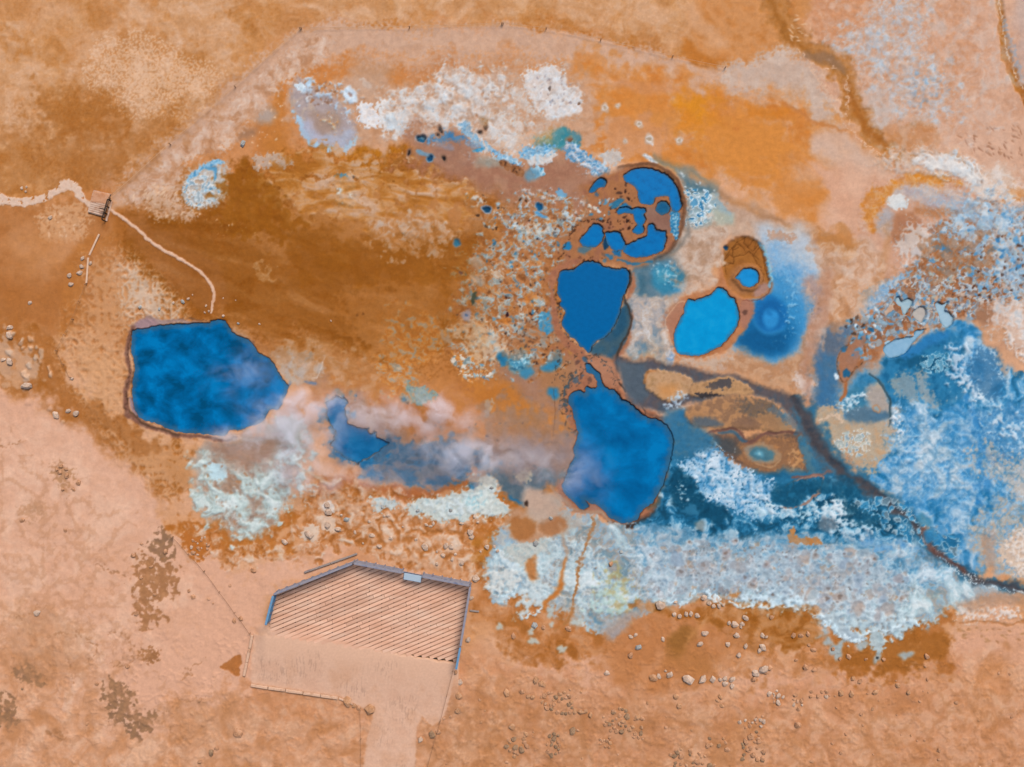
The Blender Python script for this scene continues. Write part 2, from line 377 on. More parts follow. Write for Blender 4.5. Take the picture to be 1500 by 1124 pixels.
    P([(205,330),(240,312),(330,330),(420,345),(520,350),(560,380),(530,430),(520,470),(470,470),(420,430),(330,400),(300,370),(250,345)], DR, f=22, w=18, k=.4, n=n_c, e=.35, op=.75, m=60, sx=1.6)
    P([(165,310),(200,330),(260,370),(300,410),(310,460),(240,450),(190,400),(168,360)], ['#a5642a','#9d5c20'], f=14, w=8, op=.8)
    P([(182,305),(222,320),(285,355),(330,385),(345,430),(330,470),(322,440),(300,405),(240,352)], ['#a96b38','#b07545'], f=6, w=4, op=.7)
    P([(480,220),(560,228),(620,235),(590,255),(520,245)], ['#b8711f','#bd7420'], f=8, w=10, k=.5, n=n_m, e=.3)
    P([(540,215),(600,222),(555,226),(505,224)], ['#b5701c'], f=5, w=6, k=.4, e=.3)
    P([(400,140),(415,135),(420,165),(430,225),(450,242),(400,232),(380,200),(385,170)], ['#b9732e','#c0793a'], f=10, w=9, op=.8)
    P([(570,240),(640,228),(690,238),(740,255),(690,268),(620,268)], ['#a8704c','#a4694a'], f=10, w=8)
    P([(520,260),(600,245),(640,275),(700,290),(720,330),(660,335),(600,330),(540,310)], ['#9f5e1e','#ab6c30'], f=14, w=14, k=.45, n=n_c, e=.3)
    P([(520,340),(620,330),(720,350),(690,420),(640,470),(560,500),(520,460),(540,400)], ['#b27138','#ba7a42','#a8682e'], f=24, w=14, m=60, sx=2, op=.8)
    P([(620,420),(700,400),(690,450),(660,490),(600,520),(540,520),(570,470)], ['#b06e2e','#b8772f','#a8641e'], f=18, w=12, m=30, op=.8)
    P([(620,530),(720,560),(800,580),(835,640),(800,680),(700,650),(620,620),(560,560)], ['#b9783f','#c08048','#ad6c34'], f=20, w=12, m=40, sx=2, op=.9)
    P([(700,560),(780,580),(800,620),(760,640),(700,612)], ['#c07a34','#b8712e'], f=12, w=12, k=.5, n=n_m, e=.3, op=.8)
    P([(560,505),(575,470),(600,462),(640,480),(650,520),(620,540),(590,540),(575,575),(565,540)], ['#c9803c','#d48f50'], f=9, w=10, k=.5, n=n_m, e=.3, op=.85)
    P([(370,360),(520,365),(640,370)], ['#b87a48'], f=30, w=10, op=.3)
    MB([(190,330),(262,262),(330,255),(420,240),(560,230),(680,265),(720,320),(690,420),(650,490),(560,520),(470,520),(380,490),(330,455),(250,440),(190,390)], [(0,'#7a4006'),(.25,'#8d5210'),(.5,'#9b5c20'),(.7,'#a96930'),(.87,'#ba8048'),(1,'#cf9f72')], scale=44, seed=570, f=30, k=.4, op=.72, sx=2.2, rot=.35, wr=.7)
    MB([(560,250),(700,260),(820,300),(835,420),(800,520),(700,520),(640,470),(680,380)], [(0,'#87490f'),(.3,'#9d5e26'),(.55,'#ae703c'),(.75,'#b07c54'),(.9,'#c1936c'),(1,'#d5af8e')], scale=24, seed=590, f=30, k=.4, op=.6, sx=1.6, rot=.35)
    P([(200,320),(330,262),(560,240),(700,280),(830,360),(830,520),(700,520),(560,520),(380,490),(260,430)], ['#7a420c'], f=30, k=1.1, n=(4.5,3,820,'f'), e=.25, op=.28)
    P([(330,300),(560,300),(700,350),(680,480),(560,520),(380,490)], ['#c08a58'], f=30, k=1.2, n=(5,4,821,'f',1.6,1.0,.35), e=.2, op=.22)
    # wind streaks of pale dust over the slope
    P([(330,300),(420,290),(520,300),(620,300),(720,330),(700,420),(560,500),(420,480),(330,420)], ['#c88f60'], f=30, k=.9, n=(26,5,75,'f',3.0,1.0,.35), e=.25, op=.35)
    P([(300,300),(520,300),(700,330),(660,480),(480,520),(330,450)], ['#8a4c0c'], f=30, k=.9, n=(30,5,76,'f',3.0,1.0,.3), e=.25, op=.4)
    LA([(420,285),(520,290),(640,270),(700,300),(640,345),(540,350),(440,330)], ['#c98c5a','#d19a6c'], f=30, thr=.2, e=.12, scale=26, op=0.45, seed=33)
    LA([(500,440),(560,420),(640,400),(690,440),(620,500),(540,520)], ['#cf9462','#c27f42'], f=30, thr=.25, e=.1, scale=20, op=0.4, seed=34)
    # --- brown ground left of the path and platform
    P([(-900,300),(0,298),(60,296),(130,300),(160,312),(150,350),(128,420),(110,470),(60,500),(-40,470),(-900,480)], ['#b0703c','#b77a48','#a96832'], f=8, w=8, m=50, seed=12)
    P([(55,318),(85,302),(125,306),(122,330),(100,350),(70,348)], ['#cf9c70','#d5a47b'], f=9, w=8, k=.5, n=n_f, e=.25, op=.85)
    P([(20,345),(60,335),(105,350),(100,385),(60,400),(18,385)], ['#c18450','#c88f62'], f=16, w=10, op=.75)
    P([(0,400),(60,410),(110,400),(105,450),(60,480),(0,470),(-60,430)], ['#a8672f','#ad6d38'], f=18, w=10, op=.7)
    P([(108,360),(148,345),(135,400),(120,470),(95,500),(85,480)], ['#b8773c','#b06d32'], f=8, w=5, op=.8)
    S([(58,318),(125,306),(120,345),(70,350)], 60, (.8,2), ['#e0b794','#a56a3c'], asp=(1.2,2.5), op=(.4,.8))
    # lacy pale ground round the left pool
    P([(0,470),(40,480),(85,505),(100,560),(160,590),(185,620),(230,640),(280,645),(290,700),(240,740),(200,700),(140,650),(60,600),(0,560),(-60,500)], ['#a8682f','#ad6f3a','#a06024'], f=14, w=12, k=.4, n=n_m, e=.35)
    P([(128,380),(160,372),(215,400),(250,450),(255,470),(200,475),(188,520),(186,580),(160,588),(120,540),(100,500),(122,440)], ['#ad6e3c','#b57844'], f=10, w=10)
    LA([(130,385),(165,372),(225,400),(262,470),(190,478),(184,600),(140,600),(110,545),(95,500),(125,440)], ['#d3a178','#cc9668'], f=40, thr=0.36, e=.1, scale=11, op=0.7, seed=36)
    LA([(170,385),(215,395),(262,462),(200,472),(180,430)], ['#dcc6b2','#c9b8a8'], f=30, thr=0.4, e=.1, scale=9, op=0.75, seed=37)
    LA([(95,500),(150,505),(185,540),(184,590),(130,590)], ['#d8a77e'], f=30, thr=0.3, e=.1, scale=9, op=0.6, seed=38)
    LA([(140,600),(190,625),(270,650),(300,690),(280,730),(200,690)], ['#d8a880','#cf9c72'], f=25, thr=0.32, e=.1, scale=10, op=0.65, seed=39)
    P([(128,590),(160,600),(195,625),(240,650),(205,665),(170,640),(140,620)], ['#9c5f2a'], f=10, w=8, k=.4, n=n_m, e=.3, op=.6)
    P([(0,495),(30,500),(55,520),(50,560),(20,560),(-20,530)], ['#d0a07a','#caa58a'], f=14, w=12, k=.5, n=n_m, e=.3, op=.8)
    S([(0,480),(60,500),(110,620),(30,620)], 26, (2,5), ['#dcb698','#d0a98c','#c8b09c'], op=(.5,.8), h=.12)
    # --- pale sand, lower left
    P([(-900,560),(0,575),(50,598),(100,618),(135,640),(165,668),(200,700),(232,740),(250,780),(290,815),(330,800),(330,835),(400,830),(470,795),(520,800),(440,850),(400,870),(390,930),(560,990),(620,1010),(670,980),(700,990),(800,950),(1000,960),(1200,990),(1300,960),(2400,900),(2400,2100),(-900,2100)],
      ['#dcac90','#d8a688','#daa88a','#d29c7a'], f=14, w=10, k=.25, n=n_m, e=.45, m=120, seed=14)
    P([(0,620),(100,640),(180,700),(220,760),(150,800),(60,790),(-60,740)], ['#dfb399','#dcaf94'], f=40, w=15, op=.7)
    P([(-200,860),(60,900),(120,960),(60,1000),(120,1040),(160,1080),(220,1090),(230,1200),(-200,1300)], ['#cc9268','#c98c60','#d29c76'], f=30, w=18, k=.4, n=n_c, e=.4, op=.75)
    P([(380,1010),(540,1030),(545,1250),(200,1250),(240,1060),(300,1030)], ['#ca9068','#c5885c','#d09a74'], f=22, w=14, k=.4, n=n_m, e=.45, op=.85)
    P([(360,1005),(500,1022),(545,1040),(535,1240),(420,1240)], ['#c48558','#bf8054'], f=20, w=8, k=.3, n=n_m, e=.4, op=.5)
    P([(640,985),(760,975),(850,1000),(1000,1010),(1150,1010),(1300,990),(1560,960),(1800,1300),(620,1300)], ['#cb8f66','#c88960','#d19a72','#c68860'], f=30, w=16, m=70, seed=15)
    P([(1390,920),(1520,905),(1560,980),(1450,985),(1390,960)], ['#d9a688','#d5a07e'], f=20, w=14, op=.7)
    for q, o in (([(1430,980),(1480,975),(1475,1010),(1440,1020)], .6), ([(1250,1010),(1290,1000),(1280,1030)], .4), ([(1060,1050),(1130,1060),(1100,1100)], .4), ([(700,1060),(760,1080),(720,1110)], .5), ([(1400,1020),(1460,1040),(1430,1070)], .35), ([(655,1090),(720,1095),(700,1124)], .4), ([(700,1030),(760,1025),(750,1050)], .35)):
        P(q, ['#d08a50'], f=18, w=10, op=o)
    S([(0,600),(230,770),(240,1120),(0,1124)], 160, (.7,1.8), ['#b98761','#c69472','#e4bda0'], op=(.25,.55))
    S([(640,1000),(1500,980),(1500,1124),(640,1124)], 420, (.7,1.9), ['#ad7448','#b9835c','#dfb190'], op=(.25,.55))
    SD = [(0,'#b17748'),(.2,'#c28a60'),(.45,'#d09a74'),(.7,'#d8a786'),(1,'#e4bda0')]
    MB([(-200,860),(60,890),(150,960),(190,1060),(330,1040),(540,1045),(545,1250),(-200,1250)], SD, scale=40, seed=630, f=40, k=.3, op=.6, gain=.62, hh=.05)
    MB([(640,990),(800,985),(1000,1010),(1250,1000),(1600,960),(1600,1250),(620,1250)], SD, scale=36, seed=650, f=40, k=.3, op=.55, gain=.62, hh=.05)
    MB([(-200,600),(60,620),(160,690),(250,800),(260,940),(-200,900)], [(0,'#cf9c7a'),(.4,'#dba98a'),(1,'#e6bfa4')], scale=60, seed=670, f=40, k=.3, op=.5, gain=.6)
    # dark moss and soil blotches on the sand
    MS = ['#8f6a50','#97704f','#84644c']
    for q in ([(226,790),(238,778),(252,782),(256,800),(248,818),(238,820),(224,812)],
              [(155,1008),(180,1005),(195,1020),(190,1040),(216,1042),(218,1060),(205,1080),(188,1070),(170,1050),(158,1030)],
              [(-60,1000),(0,1018),(30,1045),(34,1058),(15,1062),(-60,1050)]):
        P(q, MS, f=7, w=8, w2=1.5, k=.9, n=(9,4,80,'f'), e=.14, op=.92, m=14)
    MBC = ['#a87448','#9d6a42','#b07c52']
    P([(198,828),(225,822),(255,830),(258,850),(240,868),(225,880),(232,905),(226,920),(212,905),(196,880),(200,850)], MBC, f=12, w=9, k=.8, n=(9,4,81,'f'), e=.2, op=.85, m=14)
    P([(25,985),(45,970),(62,978),(58,1000),(40,1002),(26,995)], MS, f=9, w=7, k=.9, n=(9,4,82,'f'), e=.16, op=.8)
    P([(205,955),(225,948),(232,958),(222,968)], MBC, f=5, w=5, k=.6, n=n_f, e=.16, op=.9)
    P([(322,975),(335,968),(350,960),(350,980),(345,992),(335,988),(322,980)], ['#b4733f','#ae6c38'], f=3, w=3, k=.3, e=.2)
    P([(78,1070),(92,1068),(90,1080),(78,1078)], MBC, f=6, w=4, k=.6, e=.2, op=.7)
    P([(75,690),(82,680),(102,690),(104,708),(96,718),(84,706)], ['#b4865e','#a87b58'], f=9, w=6, k=.6, n=n_f, e=.2, op=.8)
    P([(30,740),(60,738),(62,755),(38,760)], ['#b98c68'], f=9, w=6, k=.7, n=n_f, e=.2, op=.6)
    for q in ([(20,910),(28,902),(40,900),(50,896),(65,890),(72,895)], [(0,655),(12,650),(28,650)], [(145,828),(165,838),(190,850)], [(70,935),(95,928),(120,932),(138,944),(140,960),(125,970)], [(160,930),(180,928),(195,950),(190,968),(165,975)], [(100,965),(110,985),(105,1000)], [(240,1045),(270,1030),(300,1022)], [(240,1060),(258,1078),(280,1085)], [(300,968),(280,978),(268,995)]):
        L(q, 1.8, ['#a5744e'], f=2, w=5, ws=12, k=.5, n=n_f, e=.25, op=.7)
    LA([(10,900),(70,880),(140,930),(150,975),(60,1000),(0,960)], ['#b5835c'], f=30, thr=.42, e=.06, scale=16, op=0.3, seed=84)
    LA([(240,1030),(340,1015),(360,1060),(300,1100),(240,1090)], ['#b5835c'], f=25, thr=.42, e=.06, scale=13, op=0.3, seed=85)
    LA([(640,1000),(900,990),(1100,1050),(1000,1124),(640,1124)], ['#a9744c'], f=40, thr=.52, e=.05, scale=14, op=0.25, seed=86)
    # --- rusty margin between the sand and the white crust, along the south
    P([(270,760),(300,790),(360,810),(420,815),(400,790),(440,770),(460,700),(520,700),(560,720),(640,715),(700,700),(700,760),(690,800),(720,860),(780,920),(850,970),(900,950),(880,880),(820,780),(720,720)], ['#b8723a','#b06a2a','#bd7d4c'], f=10, w=9, k=.4, n=n_m, e=.3, m=25)
    P([(270,790),(290,770),(330,792),(300,815),(285,825)], ['#b56d30'], f=7, w=6, k=.4, n=n_f, e=.25)
    P([(340,800),(420,790),(440,780),(430,810),(380,818)], ['#bb7536'], f=6, w=6, k=.4, n=n_f, e=.25)
    P([(690,830),(740,830),(790,880),(850,890),(900,900),(920,930),(880,960),(820,965),(760,940),(710,910),(690,870)], ['#b5713a','#bb7a46','#b26c34'], f=14, w=9, m=30)
    P([(745,940),(800,935),(890,950),(870,968),(800,972),(755,958)], ['#a8652c'], f=13, w=14, k=.4, n=n_m, e=.4, op=.75)
    P([(500,700),(560,712),(640,706),(690,690),(705,700),(640,725),(600,735),(560,722)], ['#ad6430','#a86440'], f=7, w=6)
    P([(440,760),(480,745),(560,760),(640,780),(700,790),(690,800),(720,850),(600,825),(520,800),(470,790)], ['#c48a5c','#bd8050','#cf9d78'], f=10, w=10, k=.5, n=n_m, e=.3, m=18)
    P([(500,765),(560,770),(560,790),(510,790)], ['#a87850'], f=8, w=8, k=.4, e=.3, op=.6)
    P([(595,748),(675,765),(678,782),(600,770)], ['#ab8268','#a87248'], f=8, w=6, op=.8)
    P([(690,790),(740,788),(742,820),(700,835),(688,815)], ['#b0702c','#b5742f'], f=7, w=6)
    LA([(560,780),(640,775),(680,800),(690,826),(620,822),(560,805)], ['#d9aa86'], f=15, thr=0.15, e=.2, scale=18, op=0.7, seed=90)
    MB([(280,770),(360,800),(440,770),(470,710),(540,715),(620,725),(700,735),(740,760),(700,790),(720,850),(640,830),(560,815),(520,800),(440,810),(340,830)], [(0,'#8f5220'),(.25,'#ad6a30'),(.45,'#bf8050'),(.65,'#cb9a74'),(.82,'#d8b498'),(1,'#e0d2c4')], scale=16, seed=690, f=14, k=.6, op=.8, hh=.06)
    # south-east margin
    MB([(700,850),(780,890),(880,900),(950,890),(1080,890),(1190,905),(1250,960),(1380,950),(1330,985),(1180,985),(1050,1000),(900,985),(780,965),(710,920)], [(0,'#93571c'),(.3,'#ad6d36'),(.55,'#bd8050'),(.8,'#c99268'),(1,'#d9ac8a')], scale=30, seed=710, f=22, k=.4, op=.6, gain=.62)
    P([(930,870),(1000,880),(1080,880),(1200,900),(1210,960),(1260,985),(1380,975),(1395,930),(1400,905),(1300,870),(1100,850)], ['#a9672a','#b1703a','#a56224'], f=14, w=16, ws=60, k=.4, n=n_m, e=.4)
    P([(880,960),(940,890),(1000,885),(1060,905),(1080,940),(1040,990),(960,1010),(900,1000)], ['#c08253','#b97a4a','#c88c60'], f=22, w=14, m=40)
    P([(1085,885),(1190,890),(1200,930),(1150,950),(1120,930),(1095,905)], ['#9c5c1e','#a46628'], f=13, w=14, k=.3, n=n_m, e=.4)
    P([(1230,960),(1300,930),(1380,915),(1395,920),(1375,975),(1300,985),(1250,982)], ['#9f6126','#a86a30'], f=13, w=14, k=.35, n=n_m, e=.4)
    P([(978,938),(1000,922),(1018,930),(1010,955),(985,962)], ['#93602c','#9a6a34'], f=8, w=6, op=.9)
    P([(975,962),(1040,960),(1052,985),(1010,995),(985,980)], ['#b07440'], f=14, w=8, op=.7)
    L([(1050,900),(1020,920),(1005,945)], [10,7,3], ['#cd9058'], f=6, w=4, op=.6)
def paint2(g):
    P, L, S, B = g.P, g.L, g.specks, g.blot
    FR, LA, MB = g.froth, g.lace, g.marble
    n_f = (5, 3, 61, 'f'); n_m = (14, 5, 62, 'f'); n_c = (30, 5, 63, 'f')
    # --- orange sheet and the pale ground of the north-east
    P([(1040,60),(1110,40),(1200,60),(1300,-60),(2200,-60),(2200,320),(1500,300),(1400,240),(1300,250),(1240,180),(1150,120)], ['#cfa184','#d3a88c','#c99a7c','#d8b49c'], f=25, w=12, m=45, seed=20)
    P([(1020,-80),(1130,-80),(1180,70),(1140,90),(1080,98),(1020,90)], ['#c58146','#cc8f5a','#bb7434'], f=16, w=10, m=35)
    P([(1010,10),(1040,30),(1060,60),(1045,65),(1015,40)], ['#d5a680'], f=8, w=6, op=.7)
    P([(1000,60),(1040,82),(1070,96),(1020,98)], ['#ba6f28'], f=6, w=5, op=.8)
    P([(1055,105),(1100,85),(1150,72),(1180,90),(1210,140),(1235,188),(1200,190),(1160,155),(1100,138),(1060,125)], ['#c9b2a2','#c4a996','#ceb8a8'], f=14, w=9, k=.3, n=n_f, e=.4)
    P([(860,105),(940,108),(1000,130),(1080,140),(1160,155),(1200,190),(1238,195),(1290,240),(1275,300),(1235,350),(1180,345),(1120,320),(1060,285),(1000,262),(950,235),(890,225),(855,180)],
      ['#cc8342','#d08a4a','#c87a36','#d2935a'], f=34, w=22, ws=80, k=.35, n=n_c, e=.45, m=50, seed=22)
    MB([(850,90),(960,104),(1080,135),(1190,170),(1270,240),(1300,300),(1245,355),(1180,345),(1060,285),(960,235),(880,225)], [(0,'#c5742c'),(.25,'#d0863e'),(.48,'#d2925a'),(.68,'#d2a07a'),(.85,'#d3ae94'),(1,'#dcc2ae')], scale=60, seed=960, f=36, k=.4, op=.6, gain=.6, sx=1.5, rot=.5)
    P([(1000,135),(1040,140),(1055,170),(1060,200),(1010,205),(985,180),(985,150)], ['#d68a26','#d3832c'], f=16, w=12, k=.3, n=n_m, e=.4)
    P([(1095,155),(1150,155),(1150,172),(1100,170)], ['#cd7d2c'], f=9, w=7, k=.3, e=.4, op=.8)
    P([(1020,180),(1130,180),(1150,250),(1090,260),(1030,230)], ['#d18840'], f=30, w=14, k=.3, n=n_m, e=.4)
    P([(880,130),(960,135),(990,180),(980,230),(920,228),(880,200)], ['#d0823a','#cf8a48'], f=16, w=10, k=.2, e=.4)
    P([(900,110),(960,118),(1000,132),(960,140),(910,130)], ['#c98b5e'], f=8, w=8, op=.6)
    P([(885,175),(960,178),(990,205),(940,228),(895,225),(878,200)], ['#cf9a74','#c98b5c'], f=14, w=10, k=.3, n=n_m, e=.4, op=.8)
    P([(1200,190),(1240,195),(1290,235),(1300,255),(1260,270),(1215,240),(1195,215)], ['#cfae98','#d0a88c'], f=12, w=8)
    P([(1200,240),(1290,260),(1285,320),(1260,345),(1225,345),(1205,330),(1205,280)], ['#d8ac90','#d2a183'], f=14, w=8)
    P([(1060,268),(1130,290),(1180,318),(1200,350),(1160,345),(1100,320),(1050,300)], ['#d29a6c','#d8a888','#cd8e58'], f=9, w=7, k=.4, n=n_f, e=.3, op=.7)
    P([(1140,230),(1185,260),(1190,320),(1160,318),(1130,285)], ['#cd8440'], f=24, w=14, k=.4, n=n_c, e=.4, op=.7)
    L([(1150,155),(1175,165),(1195,180),(1215,188),(1240,192)], [4,5,5,4,3], ['#c07c44'], f=2.5, w=3, op=.85)
    # whites and pale blues, far corner
    P([(1220,-60),(1340,-60),(1330,40),(1300,80),(1260,60),(1230,70),(1190,40)], ['#cf9f80','#c98e66','#d4ac92'], f=18, w=12, k=.4, n=n_m, e=.35, m=20)
    P([(1240,70),(1270,40),(1310,5),(1350,10),(1345,60),(1370,110),(1380,150),(1350,165),(1310,150),(1280,110)], ['#c3b3aa','#c9bcb4','#bfa89a'], f=20, w=12, k=.6, n=n_f, e=.3, m=14)
    MB([(1230,70),(1270,30),(1310,-20),(1360,-20),(1350,60),(1400,120),(1380,165),(1320,165),(1270,120)], [(0,'#bd7f52'),(.2,'#c99a7a'),(.42,'#c9b4a8'),(.62,'#bcc2c8'),(.8,'#9fc0da'),(1,'#d2dce4')], scale=16, seed=550, f=28, k=.6, op=.8)
    LA([(1240,60),(1310,-10),(1350,10),(1345,70),(1395,130),(1360,165),(1320,160),(1270,110)], ['#a7bfd2','#b5c6d2','#8fb4d2','#c5cbd0'], f=40, thr=.3, e=.12, scale=9, op=.5, seed=40, kind='f')
    LA([(1320,80),(1350,90),(1395,135),(1360,160),(1330,155)], ['#6ca6d2','#88b5d6'], f=20, thr=.42, e=.1, scale=8, op=.85, seed=41, kind='f')
    LA([(1200,0),(1420,-40),(1440,160),(1280,160),(1230,90)], ['#c98a5c','#c47f4c'], f=30, thr=.42, e=.12, scale=10, op=0.45, seed=42, kind='f')
    P([(1265,140),(1290,130),(1310,165),(1300,200),(1275,190)], ['#c3b1a5'], f=10, w=7)
    P([(1285,200),(1340,175),(1390,190),(1380,220),(1330,240),(1300,230)], ['#bd804c','#c48c60'], f=14, w=10, k=.4, n=n_m, e=.35, op=.85)
    P([(1335,180),(1370,185),(1365,195),(1335,190)], ['#b5743c'], f=6, w=6, k=.5, n=n_f, e=.3, op=.8)
    P([(1400,200),(1560,170),(1560,260),(1470,290),(1420,250)], ['#d0a488','#d6af96'], f=18, w=10)
    S([(1400,190),(1500,180),(1500,240),(1420,225)], 50, (.8,1.6), ['#8a5c44','#9a6a4c'], asp=(2,4), ang=.7, op=(.4,.8))
    P([(1500,-60),(1620,-60),(1620,200),(1500,130),(1490,60)], ['#c0a090','#c6ab9c'], f=12, w=8)
    # dry gullies
    GU = ['#a8662a','#b0702f','#a06028']
    L([(1118,-40),(1135,0),(1148,40),(1170,62),(1195,75),(1225,95),(1240,115),(1252,150),(1268,185),(1290,210),(1320,228),(1345,240)], [36,36,32,26,24,34,32,28,24,20,15,6], ['#b0702f','#b9804a','#a76a30'], f=8, w=7, k=.3, n=n_m, e=.4, h=-.05, m=14)
    L([(1130,0),(1146,45),(1168,62),(1192,78)], [8,10,10,8], ['#96591a','#9e6226'], f=6, w=5, op=.7)
    L([(1185,80),(1215,88),(1238,104)], [14,16,8], ['#8b6a50','#987252'], f=5, w=3, op=.85)
    L([(1240,120),(1255,160),(1275,195),(1300,215)], [10,9,8,5], ['#9f5c1e'], f=4, w=3, op=.7)
    for q in ([(1170,72),(1185,92),(1198,118),(1218,145),(1235,180),(1260,205),(1285,228),(1300,240)], [(1240,112),(1243,140),(1240,160),(1246,180)], [(1206,100),(1226,99)], [(1262,205),(1285,222),(1303,236),(1330,243)], [(1207,125),(1225,142),(1232,155)]):
        L(q, 1.3, ['#dcb496'], f=1.1, w=3, ws=9, k=.4, n=n_f, e=.3, op=.9)
    S([(1165,20),(1190,40),(1180,66),(1152,55)], 16, (.9,1.6), ['#e0b894'], asp=(2,3.5), ang=.5, op=(.6,.95))
    L([(1462,-40),(1466,20),(1470,60),(1480,100),(1495,130),(1520,170)], [9,10,10,13,13,14], GU, f=3, w=3, h=-.1)
    L([(1464,0),(1470,40),(1475,70),(1488,108),(1500,130)], 1.6, ['#e0c0a4'], f=1.1, w=2, ws=10, k=.3, n=n_f, e=.3)
    L([(1472,30),(1480,70),(1492,100),(1500,118)], 5, ['#8fa2b4','#a9a6a6'], f=3, w=3, k=.7, n=n_f, e=.2, op=.7)
    # ground round the eastern bubbling field
    P([(1290,250),(1320,240),(1360,228),(1400,235),(1430,250),(1470,260),(1560,230),(1560,480),(1400,420),(1290,420),(1230,470),(1210,420),(1240,360),(1262,300)], ['#d0a58a','#cb9c80','#d6b099'], f=16, w=10, m=30)
    P([(1268,300),(1285,275),(1320,262),(1345,255),(1395,262),(1400,270),(1340,272),(1310,285),(1290,310),(1285,335),(1270,330)], ['#c57a34','#cf842c','#bf7638'], f=8, w=6, k=.3, n=n_m, e=.35)
    P([(1325,258),(1350,252),(1390,262),(1370,270),(1340,268)], ['#d58422'], f=5, w=5)
    P([(1400,240),(1430,245),(1450,262),(1470,290),(1450,305),(1420,270)], ['#dccfc4','#d4c2b4'], f=9, w=8, k=.4, n=n_m, e=.25)
    P([(1440,245),(1470,250),(1490,280),(1500,300),(1480,300),(1455,285)], ['#dfd6d0','#d8c8bc'], f=9, w=8)
    S([(1455,270),(1490,265),(1490,300),(1460,300)], 8, (2,4), ['#c78852','#cd9566'], asp=(1,1.3))
    P([(1475,282),(1500,275),(1520,300),(1490,298)], ['#c77c36'], f=4, w=5, k=.4, n=n_f, e=.2)
    LA([(1300,228),(1360,222),(1420,238),(1440,260),(1400,250),(1340,250),(1290,245)], ['#e0d4ca','#c9b8ac','#d8a880'], f=14, thr=.12, e=.12, scale=9, op=.85, seed=43)
    LA([(1355,235),(1400,232),(1425,245),(1430,262),(1400,260),(1365,248)], ['#c4d2dc','#e2e0dc','#a9c3d6'], f=12, thr=.1, e=.12, scale=8, op=.9, seed=44)
    L([(1285,228),(1320,236),(1350,226),(1390,225),(1415,240),(1425,255)], 1.4, ['#9c7450'], f=1.2, w=3, ws=10, k=.4, n=n_f, e=.3, op=.7)
    P([(1320,275),(1360,272),(1400,280),(1420,295),(1400,305),(1340,300),(1315,292)], ['#b8a9a4','#c2b4ac','#a99a9c'], f=8, w=6)
    P([(1302,292),(1318,288),(1332,300),(1325,312),(1308,310)], ['#dfdcd6','#cfd6d8'], f=3, w=5, k=.3, n=n_f, e=.2)
    P([(1290,312),(1306,310),(1306,340),(1300,350),(1286,335)], ['#9aa4b2','#b3a69e'], f=6, w=5, op=.8)
    EY = ['#a8745a','#b07a58','#a66c48']
    P([(1306,320),(1340,315),(1350,330),(1345,350),(1325,364),(1306,355)], EY, f=5, w=4)
    P([(1358,330),(1395,325),(1405,345),(1400,360),(1375,355),(1362,345)], ['#a87a62','#9c6e54'], f=6, w=4)
    P([(1345,302),(1395,305),(1390,315),(1345,316)], ['#b07448'], f=5, w=4, op=.8)
    # the bubbling field itself: froth of every colour
    BP = ['#a7643a','#9c6038','#b27a50','#6fa3c6','#a9bccb','#c3cdd2','#8b5c40','#4a8fbe','#cfae94','#a9b0a8','#7d93a8','#b5c6cf','#8c7468']
    P([(1350,380),(1400,370),(1450,350),(1500,345),(1560,380),(1560,450),(1500,430),(1470,462),(1420,470),(1340,480),(1290,520),(1240,560),(1232,520),(1245,480),(1290,440),(1320,405)], ['#a5693f','#9f6540','#ac734c','#a08070'], f=8, w=6, m=16)
    P([(1410,330),(1500,300),(1560,300),(1560,430),(1500,440),(1450,420),(1400,380),(1390,350)], ['#a7a9ac','#b3a8a0','#9a8d88','#a9b7c2'], f=14, w=9, k=.3, n=n_f, e=.3, m=12)
    MB([(1325,395),(1360,350),(1400,300),(1440,285),(1500,320),(1600,330),(1600,450),(1500,440),(1450,470),(1400,480),(1330,490),(1290,500),(1250,525),(1240,500),(1290,445)], [(0,'#6a3e26'),(.16,'#9a5f38'),(.32,'#ad7448'),(.46,'#a48c7c'),(.58,'#8ca6b8'),(.72,'#5f9ac4'),(.86,'#a9c4d6'),(1,'#dbe4ea')], scale=13, seed=510, f=12, k=.5, op=.85, hh=.04)
    MB([(1395,300),(1440,285),(1500,310),(1600,330),(1600,430),(1500,430),(1450,400),(1410,360)], [(0,'#8a6450'),(.2,'#a99484'),(.4,'#a3b0bc'),(.6,'#84b0d2'),(.8,'#b9d0de'),(1,'#e2e8ec')], scale=18, seed=530, f=22, k=.6, op=.75, hh=.04)
    FR([(1325,400),(1395,360),(1410,300),(1450,300),(1540,320),(1540,440),(1470,462),(1400,475),(1300,490),(1290,450)], 9, BP, f=16, fill=.5, rim='#b9c4ca', rimop=.3, op=.85, seed=5)
    FR([(1330,400),(1395,365),(1440,330),(1540,340),(1540,440),(1470,462),(1400,475),(1310,480)], 5.5, BP, f=14, fill=.45, rim='#6a5040', rimop=.25, op=.8, seed=6)
    FR([(1245,470),(1290,440),(1330,420),(1345,480),(1300,500),(1260,520),(1240,500)], 10, ['#5f93b6','#4f8fbb','#a3653c','#8f5a3c','#91aebf','#a77a5a','#98a3a8'], f=12, fill=.55, rim='#6b4c3c', rimop=.4, op=.85, seed=7)
    LA([(1350,290),(1420,285),(1500,320),(1540,400),(1500,440),(1440,400),(1400,340)], ['#b4c8d8','#cdd8de','#88b2d2','#d9dcdc'], f=40, thr=0.42, e=.1, scale=9, op=0.5, seed=45)
    LA([(1330,330),(1370,335),(1360,370),(1330,385),(1310,370)], ['#b6cada','#dadfe0','#8fb4d0'], f=16, thr=0.3, e=.1, scale=8, op=0.6, seed=46)
    P([(1370,360),(1392,362),(1390,370),(1372,368)], ['#2f7fb8','#5b99c4'], f=3, w=4, k=.4, n=n_f, e=.2)
